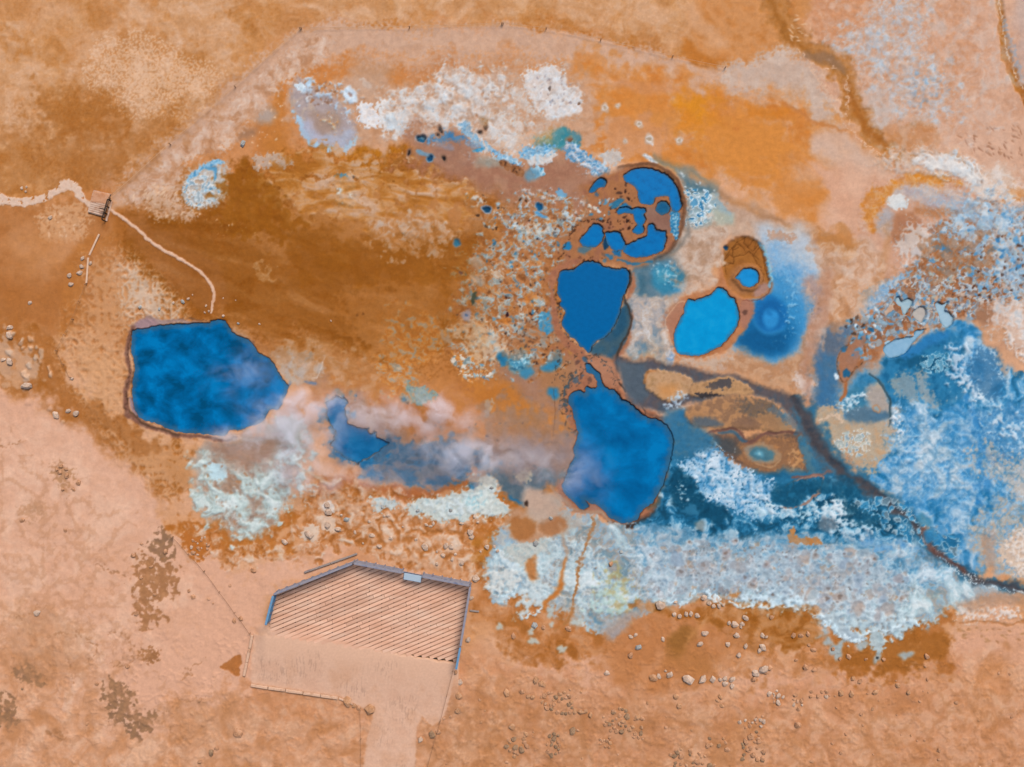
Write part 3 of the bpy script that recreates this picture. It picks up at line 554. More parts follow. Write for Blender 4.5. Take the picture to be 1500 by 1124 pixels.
    S([(1410,370),(1500,330),(1500,400),(1440,390)], 26, (1.5,4), ['#3f86b8','#6aa5cf','#2f78ae'], asp=(1,1.8), f=1)
    S([(1380,380),(1500,330),(1500,430),(1400,460)], 60, (.9,2.2), ['#5a3422','#6e452c','#4b2c1e'], asp=(1,1.8))
    P([(1355,350),(1440,360),(1420,400),(1370,400)], ['#a46a3e'], f=20, k=.9, n=n_m, e=.2, op=.6, w=6)
    P([(1425,455),(1455,450),(1470,462),(1465,475),(1440,478)], ['#a07458'], f=6, w=5)
    P([(1400,478),(1450,474),(1500,450),(1560,460),(1560,520),(1480,520),(1440,510),(1400,495)], ['#c0906c','#cf9f7c','#b98a6c'], f=12, w=8, m=20)
    P([(1455,460),(1480,440),(1500,450),(1500,500),(1480,490)], ['#c9b8ae','#d8ccc4'], f=9, w=8, k=.5, n=n_m, e=.25)
    LA([(1470,470),(1500,460),(1520,520),(1490,520)], ['#e2dcd8'], f=12, thr=.2, e=.1, scale=8, op=.9, seed=47)
    # strip along the field's western side
    P([(1200,480),(1225,470),(1250,455),(1240,490),(1230,520),(1222,560),(1205,590),(1188,560),(1192,510)], ['#5f6a78','#53708c','#6b7078'], f=16, w=10, k=.2, n=n_m, e=.4)
    P([(1255,445),(1290,415),(1320,400),(1325,408),(1295,440),(1265,460)], ['#b9c6d0','#7fa8c8','#cbc4bd'], f=6, w=5, k=.4, n=n_f, e=.3, m=10)
    P([(1180,400),(1235,390),(1262,400),(1270,440),(1235,470),(1205,480),(1195,450)], ['#c2926c','#cfa585','#c58a58'], f=14, w=9, m=25)
    P([(1200,420),(1220,405),(1238,430),(1230,460),(1210,460)], ['#c89468','#d0a480'], f=8, w=7, k=.4, n=n_f, e=.3, op=.8)
    P([(1235,370),(1265,350),(1285,360),(1290,400),(1262,420),(1240,400)], ['#d0b29e','#cfa98e'], f=12, w=8)
    L([(1210,398),(1222,415),(1232,440)], [2,3,2], ['#8f6a4c'], f=2, w=2, op=.6)
    L([(1300,330),(1298,370),(1282,410),(1262,440)], [8,9,8,6], ['#bd8858'], f=6, w=4, op=.6)
    # --- shoulder north of the bright pool
    P([(1000,255),(1040,268),(1060,285),(1120,310),(1180,330),(1215,345),(1235,370),(1240,400),(1190,400),(1150,370),(1100,350),(1060,330),(1020,330),(1000,300)], ['#c3a48e','#bb9a82','#c9ad98'], f=12, w=8, m=22)
    L([(1012,255),(1050,280),(1090,302),(1130,320),(1175,338),(1210,352),(1238,362)], [3,6,7,7,9,16,20], ['#a3744e','#a97c58','#b98354'], f=5, w=4, op=.85)
    P([(1205,340),(1245,340),(1258,360),(1235,378),(1205,362)], ['#c08650','#bb7c42'], f=9, w=7, k=.3, n=n_m, e=.35, op=.8)
    P([(1000,255),(1020,262),(1050,280),(1040,290),(1010,285)], ['#5e7a7c','#4f7484','#7d8680'], f=9, w=6)
    P([(1003,290),(1030,282),(1060,300),(1070,325),(1050,345),(1020,350),(1003,330)], ['#9fb0b4','#8fa8b0','#b7b4a8'], f=9, w=7, k=.3, n=n_m, e=.3, m=14)
    FR([(1000,285),(1030,280),(1045,300),(1035,325),(1004,328)], 9, ['#3f87ae','#2d7aa8','#5c9cc0','#8fb8cc'], f=6, fill=.9, rim='#dceaf0', rimop=.95, seed=8)
    S([(1002,260),(1050,275),(1060,330),(1004,330)], 22, (.9,2.2), ['#dfeaf0','#c9dbe4'], op=(.7,1))
    P([(1040,310),(1075,318),(1070,335),(1045,340)], ['#a5b2a4','#b8b49c'], f=8, w=6, op=.8)
    P([(1000,335),(1045,330),(1100,335),(1090,350),(1060,360),(1040,400),(990,430),(975,430),(985,380)], ['#bd9f88','#c8ab94','#b8967c'], f=10, w=7, m=16)
    P([(1105,335),(1150,335),(1190,350),(1205,380),(1190,405),(1160,400),(1130,380),(1115,355)], ['#bcc3c9','#b4bfca','#c9c4bf'], f=12, w=8)
    P([(1125,340),(1165,345),(1160,355),(1130,352)], ['#bd9274'], f=4, w=4, k=.4, n=n_f, e=.25, op=.8)
    # soft blue halo of the spring
    P([(1118,356),(1150,366),(1180,392),(1193,430),(1192,475),(1176,508),(1145,528),(1112,530),(1085,520),(1070,504),(1085,480),(1106,450),(1128,430),(1130,400),(1122,375)], ['#8fb3cf','#7aaad0','#9fb6c8'], f=20, w=10, k=.12, n=n_f, e=.45)
    P([(1130,395),(1155,402),(1176,432),(1180,468),(1166,500),(1140,520),(1108,522),(1080,508),(1092,482),(1108,452),(1122,432)], ['#3f90c4','#3489c0','#5aa0cc'], f=18, w=9, k=.15, n=n_f, e=.45, m=14)
    B(1134, 466, 50, '#4a94c6', 1.1, 1.3, f=18, op=.8, lump=.1); B(1132, 474, 42, '#2f86bc', 1.12, 1.2, f=13, op=.85, lump=.1)
    B(1124, 488, 34, '#0f639a', 1.25, .15, f=11, op=.9, lump=.12); B(1118, 498, 22, '#0a5688', 1.5, .1, f=9, op=.8)
    B(1128, 460, 28, '#2a82bc', 1.08, 1.5, f=4, op=.9, lump=.08); B(1128, 460, 25, '#176cab', 1.08, 1.5, f=3.5, lump=.08)
    B(1128, 462, 18, '#10609e', 1.1, 1.5, f=4, op=.9, lump=.08); B(1129, 467, 12, '#2b8ccc', 1.15, 1.3, f=4, lump=.1); B(1126, 458, 4, '#1a72b2', 1.2, 1, f=3, op=.8)
    LA([(1135,400),(1165,415),(1175,450),(1165,490),(1140,490),(1150,450)], ['#8fc0de','#79b4da'], f=16, thr=.32, e=.1, scale=6, op=.8, seed=48, kind='f')
    P([(1178,400),(1200,420),(1205,470),(1190,510),(1180,480),(1185,440)], ['#b0968a','#a58c86'], f=9, w=6)
    S([(1180,420),(1200,430),(1200,480),(1185,480)], 40, (.7,1.6), ['#7a5a44','#caa78c'], op=(.3,.7))
    # --- bright pool's clay rim, the cracked dish above it
    P([(968,470),(978,452),(992,438),(1010,432),(1035,425),(1050,412),(1055,385),(1062,362),(1078,350),(1095,346),(1112,354),(1122,375),(1128,405),(1128,425),(1115,440),(1090,442),(1098,450),(1104,460),(1092,482),(1075,502),(1050,518),(1020,527),(995,524),(984,510),(982,490),(972,478)], ['#b07248','#b97c54','#a96a40'], f=3.5, w=3, m=25)
    P([(970,470),(980,452),(1000,440),(1003,460),(992,480),(986,500),(974,482)], ['#a9745c','#b08068'], f=5, w=2, op=.9)
    P([(1085,440),(1105,445),(1104,462),(1092,482),(1083,470)], ['#a8745e'], f=4, w=2)
    L([(1030,450),(1000,442),(985,455),(973,472),(980,488),(984,505),(990,520),(1020,528),(1050,518)], 1.3, ['#dcb490'], f=1, w=1.5, op=.7)
    P([(1058,385),(1064,363),(1080,350),(1098,347),(1112,355),(1121,376),(1127,405),(1126,425),(1112,438),(1090,436),(1068,420),(1060,400)], ['#9a5f28','#a2672e','#945a26'], f=3, w=2, h=-.15)
    P([(1068,420),(1075,395),(1100,385),(1115,395),(1122,415),(1110,430),(1090,434)], ['#a36c3e','#a97248'], f=6, w=2)
    CR = ['#5e3410']
    for q in ([(1059,385),(1068,370),(1080,355),(1092,348)], [(1062,382),(1070,372),(1074,376),(1092,373),(1098,368),(1105,376)], [(1074,376),(1074,364),(1080,358),(1090,362),(1092,370)], [(1092,348),(1090,356),(1096,362),(1104,352)], [(1096,362),(1104,368),(1112,358)], [(1104,376),(1110,366),(1114,362)], [(1062,384),(1075,386),(1076,376)], [(1060,390),(1066,388),(1075,386)], [(1074,366),(1082,362)], [(1105,376),(1110,386),(1116,392)], [(1112,356),(1119,375),(1122,395),(1127,410)], [(1063,388),(1064,402)], [(1080,354),(1086,360)], [(1108,356),(1106,364)], [(1112,380),(1104,372)], [(1114,395),(1120,402),(1119,412)]):
        L(q, 1.0, CR, f=.8, w=.6, ws=6, w2=.3, op=.85, sm=False, h=-.04)
    for q in ([(1128,400),(1128,425),(1118,436),(1105,440),(1088,440)], [(1126,415),(1115,418),(1112,428),(1104,434)]):
        L(q, 1.0, ['#6a2c1c'], f=.8, w=.8, ws=8, op=.8)
    P([(1113,418),(1124,416),(1124,428),(1112,436),(1104,434)], ['#a88274'], f=2.5, w=2)
    L([(1112,354),(1120,368),(1126,388),(1129,408),(1129,420)], [2,3.5,4,4,2], ['#4e9cc8','#8cc2d8','#a9a68a'], f=1.5, w=1.5, k=.4, n=n_f, e=.3, m=6)
    B(1064, 363, 3.4, '#0f4468', f=1.2, h=-.1)
    B(1091, 458, 3.5, '#6d4a3e', 1.2, .3, f=1.4)
    S([(1050,365),(1058,365),(1056,375),(1050,375)], 3, (1,2), ['#dcc8b4'])
    # --- pale shelf between the middle pool and the bright pool
    P([(921,395),(950,385),(1000,380),(1000,430),(975,455),(970,480),(985,520),(975,535),(940,520),(912,510),(915,470),(920,430)], ['#b29d90','#a8a09c','#c0a48c','#a89a94'], f=7, w=5, m=20)
    P([(922,390),(960,375),(1000,385),(1002,415),(980,425),(945,432),(925,425)], ['#3f6a80','#56788a','#2f6078'], f=16, w=10, k=.2, n=n_m, e=.4, op=.9)
    P([(958,395),(985,388),(1000,400),(1000,425),(975,428),(960,412)], ['#4f92b0','#3a84aa'], f=6, w=5)
    B(976, 409, 20, '#2f7f9f', 1.1, .5, f=5, op=.85, lump=.12); B(972, 404, 11, '#4a9ab4', 1.1, .5, f=5, op=.8); B(1000, 405, 8, '#3a7486', 1, 0, f=6, op=.6)
    LA([(955,388),(985,386),(998,402),(990,420),(968,420)], ['#cfe2ea','#a9d0de'], f=14, thr=.36, e=.12, scale=6, op=.75, seed=49, kind='f')
    P([(930,440),(965,440),(972,470),(955,495),(925,490),(922,460)], ['#b4aca8','#a9b0b8','#bca594'], f=9, w=7, k=.3, n=n_m, e=.3, m=12)
    P([(935,500),(960,495),(975,512),(970,530),(945,525),(930,515)], ['#b08a68','#a49c88','#b8946c'], f=5, w=5, m=10)
    P([(918,505),(940,500),(945,515),(925,522)], ['#4e88a8','#6f95a4'], f=6, w=4, op=.8)
    P([(950,495),(965,492),(970,505),(958,510)], ['#5f97b8'], f=4, w=4, op=.7)
    P([(975,515),(988,518),(984,532),(976,530)], ['#c4c6d0','#6c9cc8'], f=3, w=3, m=5)
    MB([(921,430),(960,432),(985,440),(972,470),(980,510),(975,530),(940,520),(914,512),(918,470)], [(0,'#5f8096'),(.25,'#9a9694'),(.5,'#b0a8a4'),(.72,'#c0ab98'),(.9,'#cdc4bd'),(1,'#dcdad8')], scale=18, seed=770, f=10, k=.4, op=.75, hh=.03)
    MB([(1000,340),(1050,335),(1060,360),(1045,405),(1000,430),(985,415),(1002,390)], [(0,'#a07c60'),(.4,'#b89a84'),(.7,'#c6ad9a'),(1,'#d2c4b8')], scale=16, seed=790, f=14, k=.4, op=.7)
    MB([(1195,350),(1240,365),(1290,370),(1300,420),(1262,445),(1235,475),(1205,500),(1190,540),(1185,480),(1198,420)], [(0,'#a8724a'),(.3,'#bf8c64'),(.6,'#cda384'),(.85,'#d6b8a0'),(1,'#ddc9bb')], scale=22, seed=810, f=14, k=.4, op=.6)
    # --- sand apron under the bright pool
    P([(985,530),(1020,535),(1060,522),(1085,515),(1130,530),(1180,520),(1188,560),(1180,600),(1200,640),(1185,610),(1160,575),(1110,556),(1060,545),(1010,540)], ['#bd906c','#c69c7a','#b58560','#c0a08a'], f=9, w=6, m=22)
    P([(1000,525),(1040,528),(1070,518),(1050,540),(1010,538)], ['#c9b4a4','#c0a894'], f=7, w=6, k=.3, n=n_f, e=.35, op=.8)
    P([(1165,545),(1190,555),(1195,580),(1175,580)], ['#cdb8ac','#d8c8bf'], f=7, w=6, k=.3, n=n_f, e=.35, op=.9)
    L([(1212,400),(1205,460),(1190,500),(1182,540),(1185,580),(1205,620)], [16,16,14,14,12,8], ['#b98a6c','#b0826a'], f=9, w=4, op=.75)
def paint3(g):
    P, L, S, B = g.P, g.L, g.specks, g.blot
    FR, LA, MB = g.froth, g.lace, g.marble
    n_f = (5, 3, 61, 'f'); n_m = (14, 5, 62, 'f'); n_c = (30, 5, 63, 'f'); n_t = (3.2, 3, 66, 'f')
    W = ['#e4dcd6','#dfe3e6','#d6c4b6','#e8e8e8']; BW = ['#b9cede','#cfd9e0','#9dbdd6','#d9dcde']
    # --- northern white crusts
    P([(440,130),(500,110),(560,115),(600,125),(660,110),(740,100),(800,95),(850,100),(880,150),(870,200),(830,220),(790,200),(730,225),(690,225),(640,200),(560,210),(520,215),(480,225),(440,200),(425,165)],
      ['#c39472','#c99e7e','#bd8a64'], f=16, w=12, k=.3, n=n_m, e=.4, m=18)
    P([(560,150),(600,135),(650,110),(700,108),(735,115),(745,135),(720,158),(760,165),(740,190),(700,200),(660,175),(620,185),(590,195),(560,180)], ['#d6c2b2','#d9cabd','#cfae98','#e2dcd6'], f=10, w=9, k=.5, n=n_m, e=.25, m=10)
    LA([(565,145),(610,130),(650,108),(720,105),(745,130),(710,160),(690,190),(640,165),(600,185),(560,175)], W, f=26, thr=.22, e=.14, scale=12, op=.95, seed=50, kind='f')
    P([(545,155),(570,150),(580,170),(600,185),(592,198),(575,192),(555,178)], ['#c6d3da','#e2e0de','#b5cbd8'], f=6, w=7, k=.5, n=n_f, e=.2)
    P([(605,140),(630,140),(650,150),(660,170),(640,178),(620,165),(605,160)], ['#c5d3dd','#e0dfdd','#a9c5da'], f=7, w=7, k=.5, n=n_f, e=.2, m=8)
    P([(655,145),(672,150),(678,165),(692,172),(700,195),(706,215),(690,205),(668,190),(655,175)], ['#dde4ea','#e6e2de','#b5cee2'], f=6, w=7, k=.4, n=n_f, e=.2, m=8)
    P([(770,102),(800,96),(825,105),(838,125),(848,140),(846,160),(820,170),(795,165),(780,150),(773,130)], ['#e3dfdc','#e8e7e6','#d8d3d0'], f=9, w=8, k=.35, n=n_f, e=.25, m=9)
    P([(800,160),(825,150),(850,158),(845,170),(815,173),(800,172)], ['#e4ecf2','#dfe8f0'], f=4, w=4)
    P([(740,130),(765,128),(772,150),(778,165),(760,160),(745,150)], ['#d0b8a6','#dcd2ca','#bcaa9c'], f=6, w=7, k=.5, n=n_f, e=.2, m=7, op=.85)
    P([(728,180),(745,170),(762,180),(768,195),(750,205),(730,200)], ['#dcd9d2','#d9cfc4'], f=8, w=7, k=.5, n=n_f, e=.2, m=8)
    P([(720,200),(770,198),(775,220),(740,226),(722,215)], ['#cfb19a','#d2bba8'], f=10, w=6, op=.8)
    NW = [(0,'#a9764e'),(.18,'#bf9678'),(.36,'#cfb29e'),(.55,'#d9cbc2'),(.75,'#e2dedb'),(.9,'#d3dde4'),(1,'#eceef0')]
    MB([(562,165),(600,140),(650,112),(700,106),(738,118),(742,145),(720,165),(765,180),(770,205),(740,222),(705,212),(670,192),(640,185),(610,185),(590,196),(570,190)], NW, scale=20, seed=470, f=14, k=.7, n=n_m, op=.85, hh=.05)
    MB([(770,104),(800,96),(828,106),(846,135),(848,162),(815,172),(790,160),(772,135)], [(0,'#b9a496'),(.25,'#d3c8c2'),(.5,'#e2e0df'),(.75,'#e9ebee'),(1,'#d8dfe8')], scale=14, seed=490, f=9, k=.6, op=.8)
    S([(780,110),(840,115),(840,160),(785,155)], 40, (.8,1.8), ['#8f8894','#b3a49c','#76707a'], op=(.4,.8))
    B(805, 130, 2.4, '#3a2a24', 1.3, 1.9)
    B(848, 152, 2.0, '#6f4a34', 1.2, 1.9)
    S([(590,140),(740,110),(700,200),(600,190)], 70, (.8,2.4), ['#b07c58','#9a6e52','#c59a7c'], op=(.4,.8))
    # the lilac mound
    P([(430,120),(450,118),(470,130),(490,145),(505,160),(520,175),(530,200),(515,212),(490,220),(470,222),(455,208),(440,190),(430,165)], ['#b4a4a0','#a99a98','#bca898'], f=7, w=6, k=.2, n=n_f, e=.35, m=14)
    P([(432,165),(445,185),(460,205),(475,218),(500,215),(520,205),(528,195),(520,210),(495,224),(468,224),(448,205),(434,185)], ['#a8c4dc','#9cc3d8','#b9c9d6'], f=4, w=4, k=.3, n=n_f, e=.3)
    P([(440,185),(460,170),(470,190),(500,200),(510,190),(525,195),(500,215),(470,215),(450,205)], ['#b0b3c8','#aab4c8','#b8acb0'], f=7, w=6, op=.8)
    P([(455,165),(490,162),(500,180),(480,200),(462,190)], ['#a38878','#a68a74'], f=7, w=5, op=.8)
    LA([(474,165),(495,172),(500,188),(485,185)], ['#c9d4d0','#c8803c'], f=8, thr=.15, e=.1, scale=6, op=.9, seed=51, kind='f', m=4)
    LA([(430,118),(455,112),(490,120),(512,130),(525,155),(528,190),(500,165),(460,150),(435,155)], ['#cfdce4','#b2cadf','#d9d2cc'], f=20, thr=.24, e=.1, scale=8, op=.95, seed=52, kind='f')
    S([(440,130),(480,118),(500,150),(460,155)], 34, (.9,2.2), ['#8a5f44','#e0d6cc','#a06c46'], op=(.5,.9))
    P([(431,127),(440,122),(447,128),(440,134)], ['#cfe0ea'], f=2, w=2, k=.3, n=n_f, e=.2)
    P([(452,116),(458,118),(454,126),(448,124)], ['#bcd6ea'], f=2, w=2)
    P([(506,130),(514,128),(522,138),(522,148),(512,150),(505,142)], ['#bdd4e8','#d5dfe6'], f=3, w=3, m=5)
    B(513, 139, 2.6, '#a58c84', 1.3, .9, f=1.4)
    P([(525,150),(540,155),(552,168),(555,178),(545,188),(532,182),(525,168)], ['#dcdfe6','#e5e1de','#cdd6e2'], f=4, w=5, k=.4, n=n_f, e=.2, m=7)
    P([(532,120),(545,120),(548,130),(538,130)], ['#ded7d2'], f=5, w=4, k=.4, e=.2, op=.8)
    P([(520,120),(560,110),(560,140),(530,140)], ['#c0a28c'], f=14, w=8, op=.7)
    P([(560,172),(572,165),(582,178),(595,190),(588,198),(578,190)], ['#c3d3de','#dfe2e2'], f=3, w=4, k=.4, n=n_f, e=.2)
    # west spots
    P([(268,270),(280,250),(305,240),(328,238),(330,258),(328,280),(318,298),(300,302),(278,298)], ['#b5a79a','#b9b2aa','#c39a74'], f=9, w=5, k=.3, n=n_f, e=.3, m=8)
    LA([(266,272),(285,248),(305,238),(330,240),(325,290),(300,304),(275,300)], ['#c5dbe8','#a9cbe0','#d9dedf'], f=14, thr=0.34, e=.1, scale=8, op=0.7, seed=53, kind='f')
    L([(270,282),(276,268),(288,252),(302,243),(318,240),(326,243)], [3,5,6,6,7,4], ['#5f9fc6','#9cc4dc','#3f8ab8'], f=2.5, w=3, k=.3, n=n_f, e=.25, m=6)
    L([(302,246),(314,250),(314,265)], [4,6,4], ['#3580ae','#5a9cc4'], f=2, w=2)
    L([(296,285),(304,278),(316,276),(322,285)], 3, ['#4f92ba','#c5dbe6'], f=1.5, w=2, m=4)
    FR([(268,275),(300,258),(325,282),(300,302),(275,300)], 8, ['#b8a08a','#a9b9c0','#8fa9b8'], f=5, fill=.8, rim='#dfe6e8', rimop=.8, seed=9)
    P([(370,165),(388,155),(405,165),(395,178),(375,178)], ['#a9a09c'], f=9, w=4, op=.8)
    P([(355,190),(375,188),(372,200),(352,204)], ['#9a755c'], f=6, w=4, op=.7)
    L([(330,190),(345,198),(352,215)], 1.5, ['#dcb89c'], f=1, w=2, op=.7)
    P([(370,225),(390,220),(408,228),(430,240),(410,248),(385,240),(372,250)], ['#b3a296','#bda898'], f=5, w=6, k=.5, n=n_f, e=.2, op=.85)
    S([(360,180),(420,140),(410,260),(380,255)], 24, (.7,1.5), ['#e8c8a8','#dcb292'], asp=(1,2))
    L([(448,255),(500,250),(515,262),(540,255),(560,240)], 2, ['#cf9c70'], f=1.5, w=4, ws=12, op=.6)
    for (q, sd) in (([(494,255),(512,248),(520,262),(505,268),(492,262)], 60), ([(492,275),(515,268),(526,285),(518,302),(498,300)], 61)):
        P(q, ['#b5a08c','#a68a70'], f=6, w=4, op=.8)
        LA(q, ['#cfe0e6','#dcd8cc','#6a9ab8'], f=8, thr=.2, e=.1, scale=6, op=.95, seed=sd, kind='f', m=4)
        S(q, 9, (.8,2), ['#4a3a30','#c07a3c','#2f6f98','#e6dcd0'])
    L([(490,258),(500,256),(512,262)], [2,5,3], ['#3f86aa'], f=2, w=2, k=.4, n=n_f, e=.2)
    L([(545,263),(560,258)], [2,3], ['#cbb7a4'], f=2, w=2)
    # --- lead coloured mud with vents, and its blue fringe
    P([(595,200),(615,190),(640,195),(665,200),(690,215),(700,230),(740,235),(770,240),(800,230),(840,235),(870,255),(860,280),(840,300),(780,300),(740,290),(690,270),(650,250),(610,232)], ['#a6795e','#a07058','#ad8268'], f=13, w=9, m=30, seed=25)
    P([(640,205),(690,215),(692,235),(665,245),(640,235)], ['#a3755c','#9c7260'], f=8, w=5)
    P([(830,265),(860,255),(880,280),(880,320),(840,320),(800,300)], ['#a4745a','#ab8068'], f=14, w=8)
    BL = ['#3a84b4','#2f78a8','#5f96bc']
    L([(625,205),(645,202),(665,200),(682,205),(698,215)], [4,10,10,9,6], ['#5d7d9a','#3f78a6','#7f8aa0'], f=6, w=5, k=.3, n=n_f, e=.3)
    L([(680,185),(690,200),(700,212),(705,222)], [9,12,10,6], ['#4f93c0','#85b5d6','#3a86ba'], f=4, w=5, k=.4, n=n_f, e=.25, m=6)
    L([(610,222),(625,228),(640,232)], [4,8,4], ['#5a8fae','#7f96a6'], f=4, w=4, k=.3, e=.3)
    L([(640,212),(660,215)], [5,6], ['#8a8e9e'], f=4, w=3, op=.7)
    L([(694,220),(702,220),(708,218)], [4,6,3], ['#1f80b0','#2b8dbd'], f=1.5, w=2)
    L([(713,212),(722,222),(732,230),(745,233),(758,240)], [6,8,9,9,6], ['#3f8fc4','#8fbfe0','#5aa0cc'], f=3.5, w=4, k=.45, n=n_f, e=.2, m=5)
    LA([(712,208),(730,220),(760,235),(750,245),(725,232)], ['#d5e6f2','#b9d7ea'], f=8, thr=.22, e=.1, scale=5, op=.95, seed=54, kind='f')
    P([(700,225),(730,235),(740,246),(710,244),(695,238)], ['#90a09c','#a09484'], f=6, w=4, op=.8)
    P([(785,205),(815,200),(835,195),(850,205),(850,218),(820,225),(790,222)], ['#5e8a8c','#43808c','#7d9a86'], f=6, w=6, k=.3, n=n_f, e=.3, m=10)
    P([(785,200),(810,190),(830,200),(810,210),(785,212)], ['#b09a5c','#a8985e'], f=8, w=5, op=.6)
    P([(810,195),(830,190),(832,210),(825,222),(812,212)], ['#2f7f98','#3a8894'], f=4, w=4)
    P([(838,196),(850,198),(852,206),(842,206)], ['#3f7f92'], f=3, w=3)
    P([(762,222),(790,215),(815,218),(812,230),(790,240),(768,236)], ['#4a96c4','#84b8da','#3d8dc0'], f=4, w=5, k=.4, n=n_f, e=.2, m=6)
    P([(770,236),(800,225),(815,225),(808,238),(790,244)], ['#cfc4bc','#d6d3d0'], f=4, w=4, k=.3, n=n_f, e=.2)
    P([(828,215),(845,212),(862,225),(872,235),(892,245),(880,258),(862,250),(845,240),(830,235)], ['#6a96ba','#4a8cb8','#9fb4c6','#8a90a8'], f=5, w=6, k=.4, n=n_f, e=.2, m=7)
    LA([(828,212),(848,212),(875,232),(895,225),(905,228),(890,250),(870,262),(845,240)], ['#e0e6ea','#bcd3e4','#d5d9de'], f=14, thr=.2, e=.12, scale=7, op=.95, seed=55, kind='f')
    LA([(760,215),(790,212),(818,215),(800,240),(770,240)], ['#d9eaf4','#b0d4ea'], f=10, thr=.3, e=.1, scale=5, op=.95, seed=56, kind='f')
    P([(778,247),(786,244),(797,247),(797,257),(786,260),(780,256)], ['#2b86b4','#9cc8dc','#dce8ec'], f=1.5, w=2, k=.3, n=n_f, e=.2, m=5)
    P([(768,250),(782,245),(790,258),(775,264),(766,260)], ['#5a93b0','#7f98a6'], f=4, w=3, op=.8)
    P([(880,225),(905,222),(912,235),(895,240)], ['#c4b8ae','#b4bcc2'], f=4, w=4, k=.4, n=n_f, e=.2)
    P([(948,196),(955,200),(956,212),(948,208)], ['#dfe2e6'], f=2, w=2)
    L([(945,228),(952,236),(960,240)], [6,8,5], ['#dfe3e8','#9eb0bc'], f=2.5, w=2, m=4)
    L([(990,247),(996,252),(1000,258)], [4,6,4], ['#d9e2e6','#8aa6b0'], f=2.5, w=2, m=4)
    L([(960,235),(1000,248),(1020,258),(1050,275)], [10,12,10,4], ['#6f7d74','#7f8278'], f=7, w=4, op=.8)
    # small dark pots
    DKP = '#1c1a1e'
    for (x, y, r, a, t) in ((645,190,3.2,1.8,1.2),(642,198,2.4,1.5,1.3),(650,232,2.6,1.9,.9),(599,224,2.2,1.9,1.9),(711,187,2.8,1.35,1.9),(703,194,2.8,1.3,.5),(1.5,-50,1,1,0)):
        B(x, y, r * .8, DKP, a, t, f=1.0, h=-.1, ring='#8f6a54')
    B(617, 203, 5.2, '#123a52', 1.25, .3, f=1.0, h=-.15, ring='#8a7a78')
    B(618, 204.5, 3.4, '#1c5f86', 1.2, .3, f=1.2)
    B(630, 232, 3.6, '#0f4a74', 1.25, 1.7, f=1.0, h=-.15, ring='#6a8496')
    B(709, 178, 6, '#a5784c', 1.35, 1.5, f=2.5)
    P([(730,238),(742,236),(748,243),(760,244),(764,250),(760,258),(752,256),(738,246)], ['#7a4c30','#8f5c38','#a06c44'], f=2, w=3, k=.4, n=n_f, e=.2, m=5)
    S([(730,238),(762,242),(762,258),(742,248)], 8, (.9,1.8), ['#3a2418','#4a2e20'])
    B(835, 205, 2.6, '#5a3424', 1.6, 2.6); B(833, 203, 4, '#b07850', 1.3, 2.6, f=1.5, op=.5)
    # ring spots in the orange sheet
    for (x, y, r) in ((886,158,4),(936,182,3.5),(951,204,5),(995,206,3.5),(916,207,1.8),(905,155,2)):
        B(x, y, r + 2.2, '#c4ac98', 1.15, .4, f=1.8, op=.8); B(x, y, r, '#d8d0c8', 1.15, .4, f=1.2); B(x, y, r * .6, '#b09c84', 1.2, .4, f=1)
    # --- speckled spring field west of the dark pools
    P([(745,310),(800,300),(850,310),(860,340),(830,375),(815,400),(815,470),(830,500),(855,520),(850,545),(830,560),(790,550),(750,520),(700,505),(670,480),(665,430),(690,390),(720,350)], ['#a9714a','#b07444','#a46a4a','#b5803f'], f=14, w=9, k=.2, n=n_m, e=.4, m=18)
    P([(700,505),(760,540),(830,530),(845,560),(830,600),(790,590),(740,560)], ['#a3826c','#a07864','#9c7a66'], f=14, w=8, op=.9)
    P([(790,540),(830,530),(838,570),(815,590),(795,570)], ['#a8754c'], f=10, w=7, op=.8)
    SPF = [(700,350),(745,315),(800,305),(850,315),(850,345),(820,380),(812,440),(826,500),(800,535),(740,540),(690,520),(668,480),(668,430)]
    SP = ['#8fb0bc','#a9bcbc','#6f98ac','#b9c2bc','#c2a884','#9a8a78','#4f86a8','#d28438','#b9743c','#d9d2c4','#7e8f90','#8a5f42','#c98a54']
    MB(SPF, [(0,'#7f4c28'),(.25,'#a46838'),(.5,'#b5794a'),(.64,'#b98a62'),(.74,'#a39a8c'),(.84,'#86a2ae'),(.93,'#c2ccc8'),(1,'#6f9cb4')], scale=10, seed=730, f=28, k=.9, op=.9, sx=1.4, rot=.45, hh=.05)
    MB([(745,310),(800,300),(850,312),(850,345),(800,365),(760,370),(740,345)], [(0,'#8a5430'),(.35,'#b07444'),(.55,'#b5906c'),(.7,'#9fb0b4'),(.85,'#7fa6c0'),(1,'#dde2e0')], scale=8, seed=750, f=16, k=.9, op=.85, hh=.05)
    FR(SPF, 8, SP, f=26, fill=.22, rim='#d2d4cc', rimop=.5, op=.6, seed=11, sx=1.25, rot=.5, w=5)
    S(SPF, 130, (.7,1.7), ['#3b1e18','#4a2a1e','#2a2228','#5a3a2a'], asp=(1,1.7), op=(.5,1))
    S([(740,470),(820,440),(830,500),(790,540),(740,520)], 70, (.8,2.2), ['#2c1a18','#3a2a28','#24303a'], asp=(1,1.6))
    S(SPF, 46, (.7,1.6), ['#cfdcdc','#dcd8cc','#b9ccd2'], asp=(1.2,2.6), ang=.45, op=(.5,.9))
    S(SPF, 64, (1,2.6), ['#2f7fae','#3a86b0','#1f6a98','#6a9ab4'], asp=(1,1.8), f=1)
    S(SPF, 40, (1.5,4), ['#d8843a','#cf7c30','#e0944a'], asp=(1.2,2.4), ang=.45, op=(.4,.7), f=1.6)
    S([(806,400),(830,385),(815,430),(826,480),(845,510),(815,500)], 60, (.8,2.2), ['#3a2018','#4a2e22','#2a4a60'], asp=(1,1.5))
